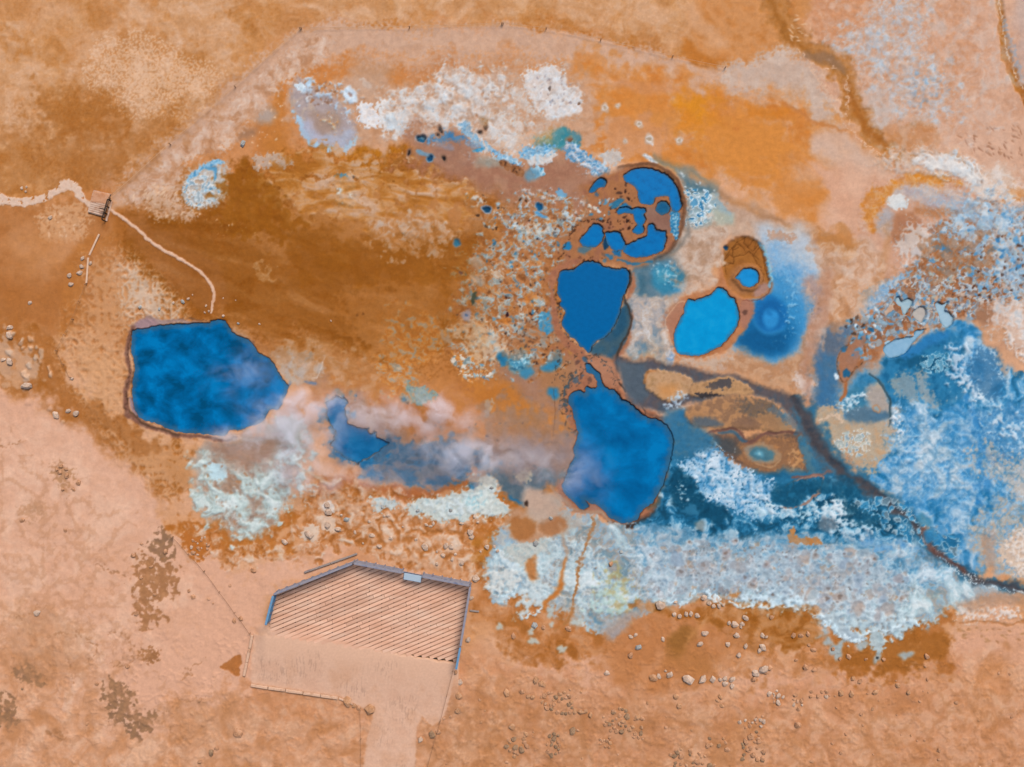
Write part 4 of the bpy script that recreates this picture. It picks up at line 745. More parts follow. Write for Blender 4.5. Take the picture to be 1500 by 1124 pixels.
    LA([(690,465),(720,480),(745,500),(735,530),(700,535),(680,510),(660,490),(655,470)], ['#d6b690','#d9d0c0','#cf8a48'], f=20, thr=0.38, e=.1, scale=9, op=0.6, seed=57, kind='r')
    LA([(745,320),(790,312),(830,318),(822,345),(775,360),(748,350)], ['#c9d4d6','#dad8ce','#a5bdca'], f=18, thr=0.38, e=.1, scale=7, op=0.6, seed=58, kind='f')
    LA([(700,420),(740,425),(770,440),(750,460),(710,450)], ['#b9c9c8','#cfd3ca','#9ab4bc'], f=16, thr=0.4, e=.1, scale=7, op=0.55, seed=59, kind='f')
    LA([(745,360),(765,365),(765,395),(775,412),(760,410),(748,385)], ['#b5c6cf','#cdd2d0'], f=12, thr=0.36, e=.1, scale=7, op=0.6, seed=62, kind='f')
    # blobs of turquoise round the field
    P([(727,520),(740,514),(745,525),(738,535),(730,530)], ['#1d6a92','#2a769c'], f=3, w=3)
    P([(745,520),(768,512),(775,530),(765,545),(748,540)], ['#3a86a8','#4f94b0','#265f7e'], f=6, w=4, m=8)
    LA([(752,518),(775,512),(780,530),(762,540),(752,534)], ['#d5eaee','#a5d0de'], f=9, thr=.2, e=.1, scale=5, op=.95, seed=63, kind='f')
    P([(760,545),(775,540),(780,550),(766,556)], ['#3587ae'], f=4, w=3, op=.9)
    P([(805,520),(818,515),(818,535),(808,545),(790,545),(796,535)], ['#2a7aa0','#3a84a6'], f=5, w=4)
    B(806, 524, 4, '#a9cfdc', 1, 0, f=2)
    B(811, 576, 8, '#2a7ea8', 1.1, .2, f=4)
    P([(740,500),(800,470),(830,480),(820,510),(780,515)], ['#a4724e'], f=14, k=.5, n=n_m, e=.3, op=.5)
    P([(790,465),(808,460),(815,478),(800,490),(788,480)], ['#2f80a8','#4f93b4','#8a7a6c'], f=4, w=4, k=.4, n=n_f, e=.2, m=6)
    LA([(783,458),(800,455),(800,470),(786,470)], ['#d2ecf4','#7fc0dc'], f=7, thr=.15, e=.1, scale=5, op=.95, seed=64, kind='f')
    P([(690,432),(697,428),(694,444),(690,446)], ['#2e4a48'], f=1.5, w=1.5)
    P([(678,458),(688,455),(688,468),(678,466)], ['#9a9cb0'], f=3, w=2)
    B(683, 462, 2.2, '#3f6ea4', f=1.2)
    B(743, 461, 2.2, '#2a1420', 1.6, 2.0)
    B(669, 356, 4.6, '#1b78a8', 1.1, 2.4, f=1.2, h=-.1, ring='#7a7a7a')
    B(713, 307, 4.2, '#0f4468', 1.4, .6, f=1, h=-.12, ring='#8a94a0')
    B(700, 316, 2.2, '#4a3426', 1.3, .3); B(712, 332, 2.2, '#5a4636', 1.3, .8); B(675, 400, 2.4, '#2f3f8a', 1.3, .2, f=1)
    L([(690,318),(720,322),(760,322)], [3,4,2], ['#a68a78'], f=3, w=3, op=.5)
    B(790, 303, 5, '#0d5684', 1, 0, f=1, h=-.12, ring='#7a8894'); L([(786,312),(792,316),(800,318)], [4,6,4], ['#5fa0cc','#3a8ac0'], f=2, w=2)
    for (q, sd) in (([(680,285),(710,278),(712,300),(690,300)], 65), ([(755,282),(778,280),(780,300),(765,305)], 66), ([(785,282),(815,275),(832,285),(820,298),(795,292)], 67), ([(728,302),(742,305),(738,312),(728,310)], 68), ([(720,315),(732,322),(730,338),(722,332)], 69), ([(855,275),(870,280),(880,290),(868,310),(880,320),(860,325),(848,300)], 70), ([(830,310),(850,305),(862,318),(840,330)], 71)):
        LA(q, ['#d6e2ea','#b2cede','#e0dcd4','#7fb0d0'], f=9, thr=.26, e=.12, scale=6, op=.75, seed=sd, kind='f', m=5)
        S(q, 7, (.8,1.9), ['#c07838','#3a2418','#3a84b4','#a06030'])
    for (q) in ([(815,280),(828,280),(832,290),(818,290)], [(862,300),(880,296),(886,312),(870,318)]):
        P(q, ['#4f93bc','#6ea8cc'], f=3, w=4, k=.3, n=n_f, e=.2, op=.9)
    LA([(595,335),(620,325),(632,345),(618,355),(600,352)], ['#d2c4b4','#b9c2c4','#9aa5aa'], f=12, thr=.22, e=.12, scale=7, op=.85, seed=72, kind='f')
    P([(590,330),(625,325),(630,350),(600,355)], ['#b99a80'], f=12, w=5, op=.5)
    P([(690,385),(705,378),(710,390),(698,395)], ['#a8907c','#b9a48e'], f=3, w=3, op=.8)
    P([(688,402),(702,405),(708,414),(698,418),(690,412)], ['#a9a8a4','#b5aca0'], f=3, w=3, op=.8)
    S([(640,370),(720,370),(730,420),(660,430)], 6, (1,2), ['#d5b294','#cbbfb2','#d9b48e'], asp=(2,5), ang=.3, op=(.5,.9))
    for (x0, y0) in ((523,462),(532,460),(600,478)): B(x0, y0, 1.6, '#6a4020', 1.4, 1, op=.8)
    P([(640,480),(655,490),(662,505),(650,502),(642,492)], ['#b5a390','#a89888'], f=3, w=3, op=.8)
    L([(660,515),(668,522),(675,530),(679,558)], [2,4,5,2], ['#d8924a'], f=2, w=3, op=.9)
    FR([(655,525),(690,520),(720,540),(715,560),(680,558)], 6, SP, f=12, fill=.5, rim='#d2d4cc', rimop=.5, seed=13)
    P([(595,565),(610,560),(630,570),(640,580),(620,590),(600,582)], ['#6f9098','#8a9a8c','#527e92'], f=5, w=5, k=.5, n=n_f, e=.2, m=5)
    B(592, 583, 5, '#2c6a8a', 1.3, .2, f=3, op=.9); S([(580,575),(605,578),(600,592),(584,590)], 9, (.8,1.4), ['#274e66','#3a3a3a'], asp=(1.5,2.5))
    P([(712,590),(722,585),(722,610),(714,612)], ['#b5a48e'], f=4, w=4, k=.4, n=n_f, e=.2, op=.7)
    # --- north basin with the cut-off pools
    P([(820,350),(845,335),(860,300),(850,275),(870,255),(905,248),(930,240),(965,243),(990,262),(1003,295),(1000,330),(985,365),(960,385),(930,395),(905,388),(880,385),(850,390),(825,385)], ['#a06a44','#a87049','#96624a'], f=6, w=4, m=18)
    P([(945,305),(985,305),(996,320),(985,335),(960,335),(948,322)], ['#8c6454','#937060'], f=5, w=3)
    L([(905,246),(930,240),(962,243),(985,256),(998,280),(1003,305),(998,335),(985,362),(960,380)], [2,3,3,4,5,5,5,5,3], ['#6a4632','#7a5238','#7d5f50'], f=2, w=1.5, h=.15)
    L([(958,385),(985,370),(1005,345),(1010,300)], [8,8,6,4], ['#5f6e74','#8a7a6c'], f=5, w=3, op=.8)
    P([(982,312),(992,308),(996,330),(992,350),(986,350),(983,330)], ['#3f8db6','#2a7aa6','#8fbcd4'], f=2, w=2, k=.3, n=n_f, e=.2, m=4)
    S([(983,315),(993,315),(992,348),(986,348)], 22, (.7,1.3), ['#d9ecf4','#a9d4e6'])
    S([(870,290),(930,290),(925,340),(880,335),(865,310)], 46, (.8,2.2), ['#3a2018','#4a2c20','#2c1a18'], asp=(1,1.5))
    S([(900,252),(925,275),(925,300),(900,290)], 10, (.9,2.6), ['#2e1a18','#4a3028'], asp=(1,1.5))
    S([(860,300),(900,285),(890,325),(865,320)], 24, (1,2.4), ['#4a92ba','#c5d8e0','#d8d2c4','#2f7aa4'], asp=(1,1.8))
    B(904, 298, 5, '#2f7090', 2.0, 2.6, f=1.2); B(916, 305, 6.5, '#2676a6', 1.3, 2.9, f=1.5); B(831, 361, 5, '#1f78aa', 1.5, 2.8, f=1.3); B(874, 285, 3, '#4a6478', 1, 0, f=1.5)
    P([(845,368),(860,358),(870,362),(858,372)], ['#3f7088'], f=3, w=2, op=.8)
    P([(884,350),(890,345),(892,360),(884,366)], ['#123f5e'], f=1.5, w=1)
    P([(898,368),(912,366),(908,376),(898,372)], ['#1d6898'], f=2, w=2)
    for q in ([(835,347),(842,332),(855,324),(870,322),(890,325)], [(810,400),(822,375),(835,348)]):
        L(q, 1.3, ['#3f2418'], f=1, w=3, ws=8, k=.4, n=n_f, e=.3, op=.8)
    S([(815,370),(850,375),(900,380),(860,392),(820,395)], 30, (.8,2), ['#3a1e16','#54301e'])
    S([(845,375),(905,372),(905,385),(860,390)], 6, (1.5,3), ['#2f7298','#7a5c4c'])
    L([(905,380),(930,385),(955,385)], [3,3,5], ['#2f6e90','#4a7484'], f=2, w=2, k=.3, e=.3)
    # --- mud bank between the middle pool, the big pool and the slope
    P([(805,400),(825,385),(850,380),(815,410),(815,440),(825,480),(850,510),(868,520),(900,490),(915,445),(924,400),(928,420),(918,445),(927,465),(922,500),(908,520),(905,560),(925,590),(945,600),(975,615),(990,640),(990,690),(975,728),(945,762),(915,775),(880,755),(830,745),(815,715),(828,690),(835,660),(835,620),(825,590),(832,565),(850,545),(840,520),(822,500),(808,470),(806,430)], ['#a2684a','#a86f50','#96604a'], f=3, w=3, m=15)
    P([(893,488),(908,458),(916,440),(924,460),(918,490),(905,510),(900,525),(880,520),(872,508)], ['#35566a','#2f5a74','#4a5a60'], f=4, w=3)
    P([(862,514),(878,503),(892,488),(904,476),(912,452),(920,452),(921,480),(912,505),(898,520),(876,522)], ['#2f5a72','#3f5c6a','#2a5674'], f=3, w=2)
    P([(896,480),(912,450),(918,470),(908,490),(898,498)], ['#1f4f6c'], f=4, w=2, op=.8)
    L([(921,396),(924,412),(915,432),(922,455),(925,470),(920,488),(910,505),(905,520),(905,540),(906,555),(915,575)], [3,4,3,3,3,3,3,4,3,3,2], ['#33302c','#4a3a30'], f=1.5, w=1.5, h=.1)
    P([(850,540),(870,525),(890,520),(905,545),(908,565),(895,570),(880,560)], ['#aa7256','#b07c60'], f=4, w=3)
    for (q, sd) in (([(850,545),(858,528),(872,520),(885,530),(898,550),(905,570)], 1), ([(822,560),(826,540),(838,525),(850,515)], 2), ([(820,600),(824,575),(832,555),(845,540)], 3), ([(826,610),(828,580),(838,560)], 4), ([(868,520),(880,525),(892,545)], 5), ([(860,535),(850,550),(848,562)], 6), ([(810,560),(818,530),(830,505),(845,500)], 7)):
        L(q, 1.4, ['#4a3226','#3c4a50'], f=1.2, w=4, ws=8, k=.4, n=n_f, e=.3, op=.8)
    L([(830,600),(826,585),(832,560),(845,545)], [4,5,5,3], ['#3c5a68','#5a4a42'], f=2, w=4, ws=9, k=.4, n=n_f, e=.25, m=6)
    S([(835,520),(870,520),(880,560),(840,570)], 14, (1,3.4), ['#3a5f78','#4a6f86','#6a4a40'], asp=(1,2), f=1)
    S([(825,600),(845,600),(848,680),(830,690)], 26, (.9,2.6), ['#2a5a78','#3a3430','#3f6c84'], asp=(1,2.2), f=.9)
    L([(800,648),(830,650),(845,651)], [1.5,3,3], ['#3a2a20'], f=1.2, w=2, ws=8, k=.3, n=n_f, e=.3)
    L([(812,570),(812,600),(810,640)], 1, ['#5a3a28'], f=1, w=1, op=.6)
    P([(905,570),(922,580),(940,598),(945,608),(938,604),(920,592),(908,580)], ['#a5694c','#b07a58'], f=1.5, w=1.5, h=.1)
    L([(906,562),(925,583),(942,600),(945,608)], 1.6, ['#2e2622'], f=1, w=1.5)
    L([(945,605),(962,610),(978,620),(988,635),(991,655),(986,685),(978,712),(968,735),(955,752),(930,768),(912,772),(895,765)], [3,5,5,6,7,6,6,7,9,9,8,6], ['#84604e','#75503e','#8f6a56'], f=2, w=2, m=9)
    L([(958,752),(938,766),(912,773),(892,765)], [4,7,7,4], ['#3a2e2a','#4a3428'], f=2, w=2)
    L([(970,712),(964,735),(950,745)], [3,6,4], ['#3f4a3e','#5a5440'], f=3, w=2, op=.8)
    P([(852,733),(862,731),(878,738),(888,748),(870,748),(858,740)], ['#9a6850','#a37460'], f=1.5, w=1.5)
    L([(808,712),(822,730),(840,745),(860,750),(880,752),(895,766)], [4,5,6,6,5,4], ['#a57e64','#b09078'], f=2.5, w=2)
    # --- slate stream with its islands
    ST = ['#50505a','#5a5254','#48525e']
    P([(905,520),(930,528),(955,530),(990,535),(1030,546),(1070,550),(1110,562),(1150,575),(1172,598),(1185,630),(1205,665),(1235,690),(1225,712),(1200,700),(1180,660),(1160,610),(1120,582),(1090,578),(1040,590),(1005,592),(985,600),(965,605),(940,598),(915,575),(906,550)], ST, f=5, w=4, h=-.06, wet=.6, m=16)
    P([(908,530),(945,532),(950,580),(930,585),(910,560)], ['#4a5a68','#50606c'], f=6, w=4, op=.9)
    P([(1030,700),(975,610),(1010,605),(1000,640),(985,650)], ['#3f6f8a','#2a6a92'], f=12, w=6)
    P([(968,615),(1000,600),(1020,612),(1010,640),(1035,655),(1060,670),(1070,690),(1040,690),(1000,670),(988,640)], ['#3d7494','#2d6f98','#527486'], f=10, w=6)
    # islands
    IS = ['#b58a62','#be9670','#a98258']
    P([(945,552),(955,544),(975,543),(1000,552),(1015,561),(1005,580),(990,587),(970,586),(955,578),(945,568)], IS, f=2.5, w=3, k=.1, n=n_f, e=.4, h=.1, m=10)
    P([(965,565),(990,568),(985,582),(965,580)], ['#c98c50'], f=8, w=4, op=.8)
    L([(944,560),(948,547),(960,543)], 2.5, ['#b07038'], f=1.5, w=1, op=.8)
    P([(1008,577),(1018,562),(1040,556),(1068,553),(1085,560),(1103,571),(1095,578),(1060,582),(1025,582)], ['#ab8258','#b88e64','#9a7450'], f=2.5, w=3, h=.1, m=9)
    P([(1035,565),(1060,558),(1075,562),(1065,572),(1040,572)], ['#4f4a4c','#6a5a50'], f=3, w=4, k=.4, n=n_f, e=.2)
    P([(1020,576),(1045,578),(1060,581),(1030,584)], ['#3f3a3c'], f=1.5, w=2, k=.4, n=n_f, e=.2)
    LA([(975,588),(1000,582),(1004,590),(985,596)], ['#bcd0e0','#a9c4d8'], f=5, thr=.05, e=.15, scale=5, op=.95, seed=73, kind='f')
    P([(1004,608),(1012,595),(1030,588),(1060,582),(1090,580),(1120,585),(1145,600),(1160,625),(1168,632),(1150,634),(1120,630),(1085,628),(1060,628),(1030,626),(1010,620)], ['#a87c56','#b3855c','#8f6c52','#9a7454'], f=3, w=3, h=.1, m=14)
    P([(1090,584),(1130,590),(1150,608),(1158,628),(1120,625),(1090,610),(1080,595)], ['#6f6058','#7a6450','#5a5654'], f=8, w=7, k=.4, n=n_f, e=.3, m=8)
    P([(1014,612),(1035,610),(1058,622),(1040,626),(1018,622)], ['#55606a','#5e666c'], f=4, w=2)
    P([(1120,600),(1155,602),(1170,625),(1155,628),(1135,612)], ['#54758a','#6a6a6a'], f=6, w=4, k=.3, n=n_f, e=.3, op=.8)
    P([(1100,618),(1120,605),(1150,615),(1160,630),(1120,632)], ['#b08458','#a67c58'], f=5, w=4, k=.4, n=n_f, e=.3, op=.8)
    P([(1070,620),(1090,612),(1110,620),(1100,632),(1075,630)], ['#8f6a4c','#7a5f50'], f=5, w=3, k=.3, n=n_f, e=.3, op=.8)
    P([(1032,642),(1050,636),(1075,632),(1090,642),(1110,636),(1150,634),(1175,636),(1188,660),(1200,685),(1195,705),(1165,700),(1130,695),(1095,685),(1062,668)], ['#7c5c48','#6a5448','#8f6a4e'], f=4, w=4, h=.06, m=14)
    P([(1080,655),(1095,645),(1150,640),(1175,660),(1180,690),(1165,695),(1120,690),(1090,680)], ['#a0724c','#8a6448','#b07c50'], f=6, w=5, k=.3, n=n_f, e=.3, m=10)
    LA([(1150,665),(1175,665),(1178,690),(1160,692)], ['#d0a478','#c28a52'], f=9, thr=.2, e=.1, scale=6, op=.8, seed=74, kind='f')
    P([(1165,640),(1180,645),(1205,690),(1195,700),(1180,680)], ['#3f6c80','#4f7484'], f=4, w=3, k=.3, n=n_f, e=.3)
    P([(1092,655),(1112,650),(1138,662),(1140,676),(1118,678),(1098,672)], ['#a8835f','#8a8278'], f=3, w=2)
    P([(1098,660),(1112,655),(1132,664),(1130,674),(1112,674),(1100,668)], ['#4f7a86','#3f7084'], f=3, w=1.5)
    B(1112, 665, 5, '#5f9fb4', 1.1, .3, f=3.5); B(1112, 665, 2, '#8cbcc8', 1, 0, f=1.5)
    L([(1106,680),(1130,684),(1142,674)], 2, ['#b08c68'], f=1.5, w=1)
    L([(1030,638),(1050,631),(1078,629),(1088,640),(1098,648),(1110,642),(1125,635),(1160,634),(1180,630)], [3,4,4,4,5,4,4,4,3], ['#7a5448','#6a4a42'], f=1.5, w=2)
    L([(1052,634),(1075,633),(1086,644),(1094,646)], [3,4,5,3], ['#2e5a76'], f=1.5, w=1.5, op=.8)
    P([(1045,645),(1070,640),(1085,650),(1085,665),(1060,662)], ['#3f4a52','#4c4a48'], f=5, w=4, op=.8)
    L([(1032,641),(1045,648),(1060,658)], [3,2.5,1.5], ['#d0ccc0','#a8c0cc'], f=1, w=2, k=.3, n=n_f, e=.2)
    # --- great blue flats of the east and south east
    B1 = ['#4f8fb8','#3a82b2','#6a9fc2','#88aec6']
    P([(1192,560),(1210,520),(1236,550),(1236,590),(1226,606),(1204,606),(1186,588)], ['#46708f','#3a6f98','#5a7488'], f=15, w=10, k=.2, n=n_m, e=.4)
    P([(1225,600),(1262,545),(1300,525),(1330,518),(1380,485),(1420,485),(1450,520),(1500,560),(1600,580),(1600,840),(1500,800),(1420,770),(1380,760),(1330,745),(1290,715),(1255,690),(1300,640),(1310,600),(1290,565),(1270,580),(1255,620)], B1, f=14, w=10, m=30, seed=30)
    MB([(1235,600),(1262,555),(1300,532),(1345,515),(1385,488),(1425,490),(1470,550),(1520,570),(1620,590),(1620,840),(1500,815),(1450,800),(1440,835),(1400,828),(1370,800),(1350,765),(1290,715),(1255,690),(1300,650),(1306,615),(1285,612),(1262,600)], [(0,'#0f5f8a'),(.2,'#1f76aa'),(.4,'#4592c4'),(.58,'#6ea8d0'),(.75,'#93bcd8'),(.9,'#b5cfe0'),(1,'#dde9f1')], scale=36, seed=310, gain=.55, f=14, k=.3, op=.95, wr=.6, hh=.04)
    MB([(1312,620),(1370,600),(1430,630),(1440,700),(1425,745),(1380,748),(1330,730),(1300,690)], [(0,'#2a7fb4'),(.22,'#4f96c6'),(.45,'#7aacd0'),(.65,'#96b6cc'),(.8,'#abbcc6'),(1,'#d5e3ec')], scale=30, seed=330, gain=.5, f=26, k=.4, e=.4, op=.8, hh=.05)
    MB([(1265,560),(1300,530),(1345,520),(1385,495),(1400,520),(1405,560),(1390,600),(1350,590),(1310,600),(1285,575)], [(0,'#0a4e74'),(.35,'#14628e'),(.6,'#2478a8'),(.85,'#3f8cb8'),(1,'#7aa9c2')], scale=26, seed=350, f=14, k=.3, op=.85, wr=.4)
    MB([(1430,560),(1500,550),(1620,590),(1620,720),(1500,700),(1450,660),(1425,610)], [(0,'#0b4f74'),(.18,'#1a6a98'),(.38,'#2f86b8'),(.55,'#5a9fca'),(.7,'#86b4d2'),(.85,'#b4cfe0'),(1,'#dde9f0')], scale=26, seed=370, gain=.5, f=12, k=.5, op=.9, bias=-.1)
    P([(1262,555),(1300,530),(1340,515),(1385,490),(1400,500),(1380,530),(1420,560),(1400,590),(1350,570),(1310,580),(1285,560)], ['#1f6f9c','#2a7aa6','#14608c'], f=12, w=8, m=16)
    P([(1322,520),(1345,500),(1380,485),(1390,495),(1360,510),(1330,530)], ['#1f6a9e','#2a7ab2'], f=5, w=4)
    P([(1300,530),(1345,525),(1400,525),(1395,545),(1340,540)], ['#0f5478','#14587c'], f=9, w=7, k=.3, n=n_m, e=.3)
    P([(1232,590),(1262,556),(1275,575),(1265,600),(1240,605)], ['#2f7aa4','#3f7f9c'], f=7, w=5)
    P([(1268,575),(1285,555),(1298,575),(1302,600),(1295,615),(1275,600)], ['#b09e8c','#a9a098','#b5a890'], f=5, w=4)
    P([(1190,600),(1230,600),(1240,612),(1300,612),(1302,650),(1285,680),(1255,690),(1215,650),(1192,620)], ['#bb9a78','#b3a48e','#c4a07a'], f=13, w=9, k=.3, n=n_f, e=.35, m=16)
    P([(1240,605),(1265,598),(1300,602),(1300,612),(1265,620),(1242,614)], ['#46718f','#557488'], f=5, w=4)
    FR([(1225,640),(1265,630),(1278,655),(1255,670),(1230,660)], 7, ['#a9b4b0','#b9bcb0','#8fa8b4','#c4b49c'], f=10, fill=.7, rim='#dbe0de', rimop=.7, seed=14)
    LA([(1225,590),(1240,582),(1262,580),(1260,600),(1240,603)], ['#dfe9ee','#c2dae6'], f=8, thr=.05, e=.15, scale=6, op=.95, seed=75, kind='f')
    B(1284, 599, 3.5, '#8fa0a4', 1.2, 1, f=1.5, ring='#b98a64'); B(1212, 634, 2.6, '#7a6e66', 1, 0); L([(1200,615),(1225,610),(1235,618)], [3,4,3], ['#d5bba2'], f=2.5, w=3, k=.4, n=n_f, e=.3)
    L([(1273,548),(1288,560),(1300,580),(1304,605),(1302,625)], [2,3,3,3,1.5], ['#2e4a56','#3a5460'], f=1.5, w=1.5)
    P([(1240,510),(1255,495),(1270,485),(1262,515),(1250,545),(1240,560),(1232,550),(1230,525)], ['#a06a4a','#a57458','#8c7a78'], f=2.5, w=2)
    L([(1240,560),(1238,575),(1232,585)], [4,5,4], ['#a8683e'], f=1.5, w=1)
    L([(1250,498),(1232,515),(1227,530),(1230,550),(1238,560),(1248,548),(1262,530)], 1.8, ['#4a3a30','#a8683e'], f=1, w=1.2, m=5)
    B(1240, 547, 5, '#1f5f84', 1.4, 1.5, f=1.3)
    S([(1232,515),(1260,480),(1290,480),(1262,535)], 26, (1.4,4), ['#2f80b4','#4a94c0','#1f5f88','#7fb6d6'], asp=(1,1.9), f=.9)
    S([(1232,475),(1275,450),(1300,440),(1280,480),(1240,500)], 34, (1.2,3), ['#3f8ab4','#d5e4ec','#3a2418','#7fb0cc','#c9825a'], asp=(1,1.6))
    B(1225, 552, 3.4, '#d5e6f0', 1.3, 1.5, f=1.5); B(1300, 503, 4, '#9fc4d8', 1, 0); 
    # mottled crust over the blue
    P([(1340,545),(1362,548),(1372,580),(1385,590),(1360,588),(1345,570)], ['#b3a698','#9aa4a8','#bcae9c'], f=11, w=8, op=.8, k=.3, n=n_f, e=.3)
    P([(1305,555),(1330,550),(1345,580),(1330,590),(1315,575)], ['#8a9ca4','#a3a49c'], f=7, w=6, k=.3, n=n_f, e=.3, op=.8)
    LA([(1390,500),(1415,510),(1425,545),(1440,580),(1415,600),(1400,570),(1385,535)], ['#cfdbe6','#b9cfe0','#a9c4dc'], f=16, thr=.08, e=.12, scale=9, op=.95, seed=76, kind='f')
    FR([(1350,520),(1390,520),(1390,545),(1355,545)], 8, ['#3a86ac','#2f7a9e','#5a9ab8'], f=8, fill=.7, rim='#b9dae6', rimop=.7, seed=15)
    P([(1420,520),(1450,520),(1470,560),(1450,580),(1425,560)], ['#2a6a98','#3a7098'], f=14, w=10, k=.4, n=n_f, e=.3, op=.75)
    LA([(1300,620),(1380,600),(1430,640),(1440,720),(1400,755),(1330,730),(1280,700)], ['#cfdfea','#dfe9f0'], f=50, thr=0.78, e=.06, scale=15, op=.45, seed=77, kind='r')
    LA([(1300,605),(1320,600),(1325,640),(1308,650)], ['#e0e8ee'], f=9, thr=.25, e=.1, scale=5, op=.9, seed=79, kind='f')
    P([(1600,570),(1620,560),(1620,600),(1600,700),(1500,690),(1450,650),(1430,610)], ['#3a84b8','#5a96c0','#2a74a8'], f=14, w=9, k=.3, n=n_m, e=.35, m=16)
    P([(1425,655),(1445,645),(1475,670),(1520,690),(1540,740),(1500,740),(1470,715),(1440,690)], ['#b6aca2','#bfb2a4','#a9aaac'], f=16, w=12, k=.5, n=n_f, e=.35, op=.8, m=12)
    L([(1420,590),(1435,640),(1440,690),(1435,730),(1445,760)], [8,12,10,12,10], ['#2f7fb8','#4a90c2'], f=7, w=7, k=.3, n=n_m, e=.35)
    LA([(1435,600),(1480,600),(1540,640),(1540,690),(1470,660)], ['#d2dfe8','#b0cde2'], f=20, thr=.25, e=.1, scale=10, op=.9, seed=80, kind='f')
    S([(1445,660),(1480,670),(1470,690),(1450,680)], 12, (1.4,3), ['#7a94a8','#5f86a8'], f=1)
    P([(1445,740),(1500,740),(1560,760),(1560,850),(1480,850),(1440,830),(1420,790)], ['#8fb0c4','#b5a898','#7fa8c4','#c2aa94'], f=12, w=9, k=.3, n=n_m, e=.35, m=14)
    P([(1440,785),(1460,780),(1462,830),(1445,835)], ['#b98e6c','#a99a90'], f=6, w=6, k=.4, n=n_m, e=.3, op=.8)
    P([(1470,800),(1520,780),(1560,800),(1560,850),(1490,848)], ['#cdb29c','#d2bca8'], f=8, w=6, k=.4, n=n_f, e=.2)
    LA([(1465,790),(1520,770),(1540,850),(1480,845)], ['#e2dad2'], f=14, thr=.3, e=.1, scale=6, op=.8, seed=81, kind='f')
    P([(1460,850),(1560,852),(1560,866),(1470,858)], ['#b98458'], f=4, w=4, op=.8)
    # deep teal pool by the big pool and the snow-white scab
    DT = ['#0f4f70','#175a7c','#0a4562']
    P([(975,650),(995,645),(1010,665),(1000,690),(1030,730),(1065,750),(1060,765),(1020,775),(985,770),(955,775),(940,768),(962,745),(975,720),(986,690)], ['#1c6288','#12587e','#2a6c8c'], f=7, w=5)
    P([(985,690),(1005,690),(1010,720),(1060,740),(1060,755),(1035,760),(1000,735),(975,735)], ['#083e58','#0f4a68'], f=6, w=5, k=.2, n=n_m, e=.35)
    P([(940,768),(975,760),(1020,770),(1090,770),(1180,740),(1240,700),(1290,730),(1340,770),(1345,790),(1300,790),(1250,800),(1200,790),(1120,790),(1040,800),(980,795),(945,785)], ['#2a7098','#1b628a','#3f86a8'], f=12, w=8, m=18)
    P([(1090,690),(1150,702),(1200,705),(1230,700),(1250,712),(1300,750),(1340,775),(1300,785),(1250,770),(1240,735),(1180,740),(1130,735),(1100,715)], ['#14567a','#1d6488','#0c4866'], f=8, w=6, m=14)
    P([(978,640),(1010,655),(1080,690),(1240,698),(1345,770),(1320,805),(1000,805),(935,772),(965,740)], ['#1b6288','#2a769e'], f=8, w=6)
    MB([(975,690),(1000,690),(1040,740),(1090,760),(1150,740),(1200,705),(1240,700),(1290,730),(1345,775),(1340,800),(1250,795),(1180,800),(1100,795),(1030,790),(960,785),(940,768),(965,740)], [(0,'#06354e'),(.25,'#0c4a68'),(.5,'#17628a'),(.68,'#3a86ae'),(.84,'#8fbcd4'),(1,'#dcebf2')], scale=20, seed=390, f=10, k=.5, op=.8, hh=.03)
    MB([(996,690),(1012,662),(1045,656),(1078,680),(1108,700),(1140,716),(1128,734),(1150,748),(1110,756),(1080,748),(1050,738),(1020,718)], [(0,'#2f80b0'),(.22,'#6aa4cc'),(.45,'#94bcd8'),(.7,'#b0cce0'),(.88,'#c9dcea'),(1,'#e2ecf4')], scale=16, seed=450, f=9, k=.7, n=n_f, e=.25, op=.95, hh=.05)
    LA([(1000,672),(1045,655),(1080,680),(1120,700),(1135,720),(1150,745),(1090,752),(1040,730),(1010,705)], ['#d5e4ef'], f=22, thr=.4, e=.1, scale=8, op=.6, seed=82, kind='f')
    LA([(1095,745),(1130,735),(1165,740),(1200,725),(1235,725),(1245,760),(1200,770),(1150,765),(1100,760)], ['#d2e2ea','#a9cfe0'], f=14, thr=.2, e=.1, scale=7, op=.95, seed=83, kind='f')
    LA([(1215,740),(1235,720),(1250,745),(1290,765),(1260,790),(1220,780)], ['#d5e2ea','#b0d0e0'], f=14, thr=.15, e=.1, scale=7, op=.95, seed=84, kind='f')
    P([(993,733),(1005,727),(1022,729),(1030,740),(1028,752),(1010,755),(996,748)], ['#2a6f92','#1f6488'], f=2, w=2)
    L([(994,735),(1006,727),(1022,729),(1031,740),(1028,750)], 1.2, ['#c5dde8'], f=.9, w=1.5, ws=5, k=.5, n=n_t, e=.2)
    S([(980,705),(1005,700),(1015,730),(985,735)], 26, (.7,1.5), ['#cfe2ec','#8fbcd2'])
    L([(1160,700),(1185,698),(1215,692),(1235,688)], [3,5,4,3], ['#8a5f54','#7a5a54'], f=1.5, w=2)
    L([(1150,715),(1165,705),(1182,700),(1205,698),(1202,712),(1192,730),(1165,742),(1145,744)], [1.5,2,3,3,3,4,3,2], ['#8f6a5c','#a08478'], f=1.3, w=2, k=.3, n=n_f, e=.3)
    L([(1162,708),(1160,716),(1152,724)], 1.5, ['#7f5f56'], f=1, w=1.5, op=.8)
    L([(1225,694),(1255,700),(1275,712)], [8,10,6], ['#7d95a8','#5f7a90'], f=6, w=4, op=.6)
    # --- pale chalky belt along the south
    CH = ['#a3b2ba','#adafae','#97b0c0','#b4b9b6','#9fa8ae']
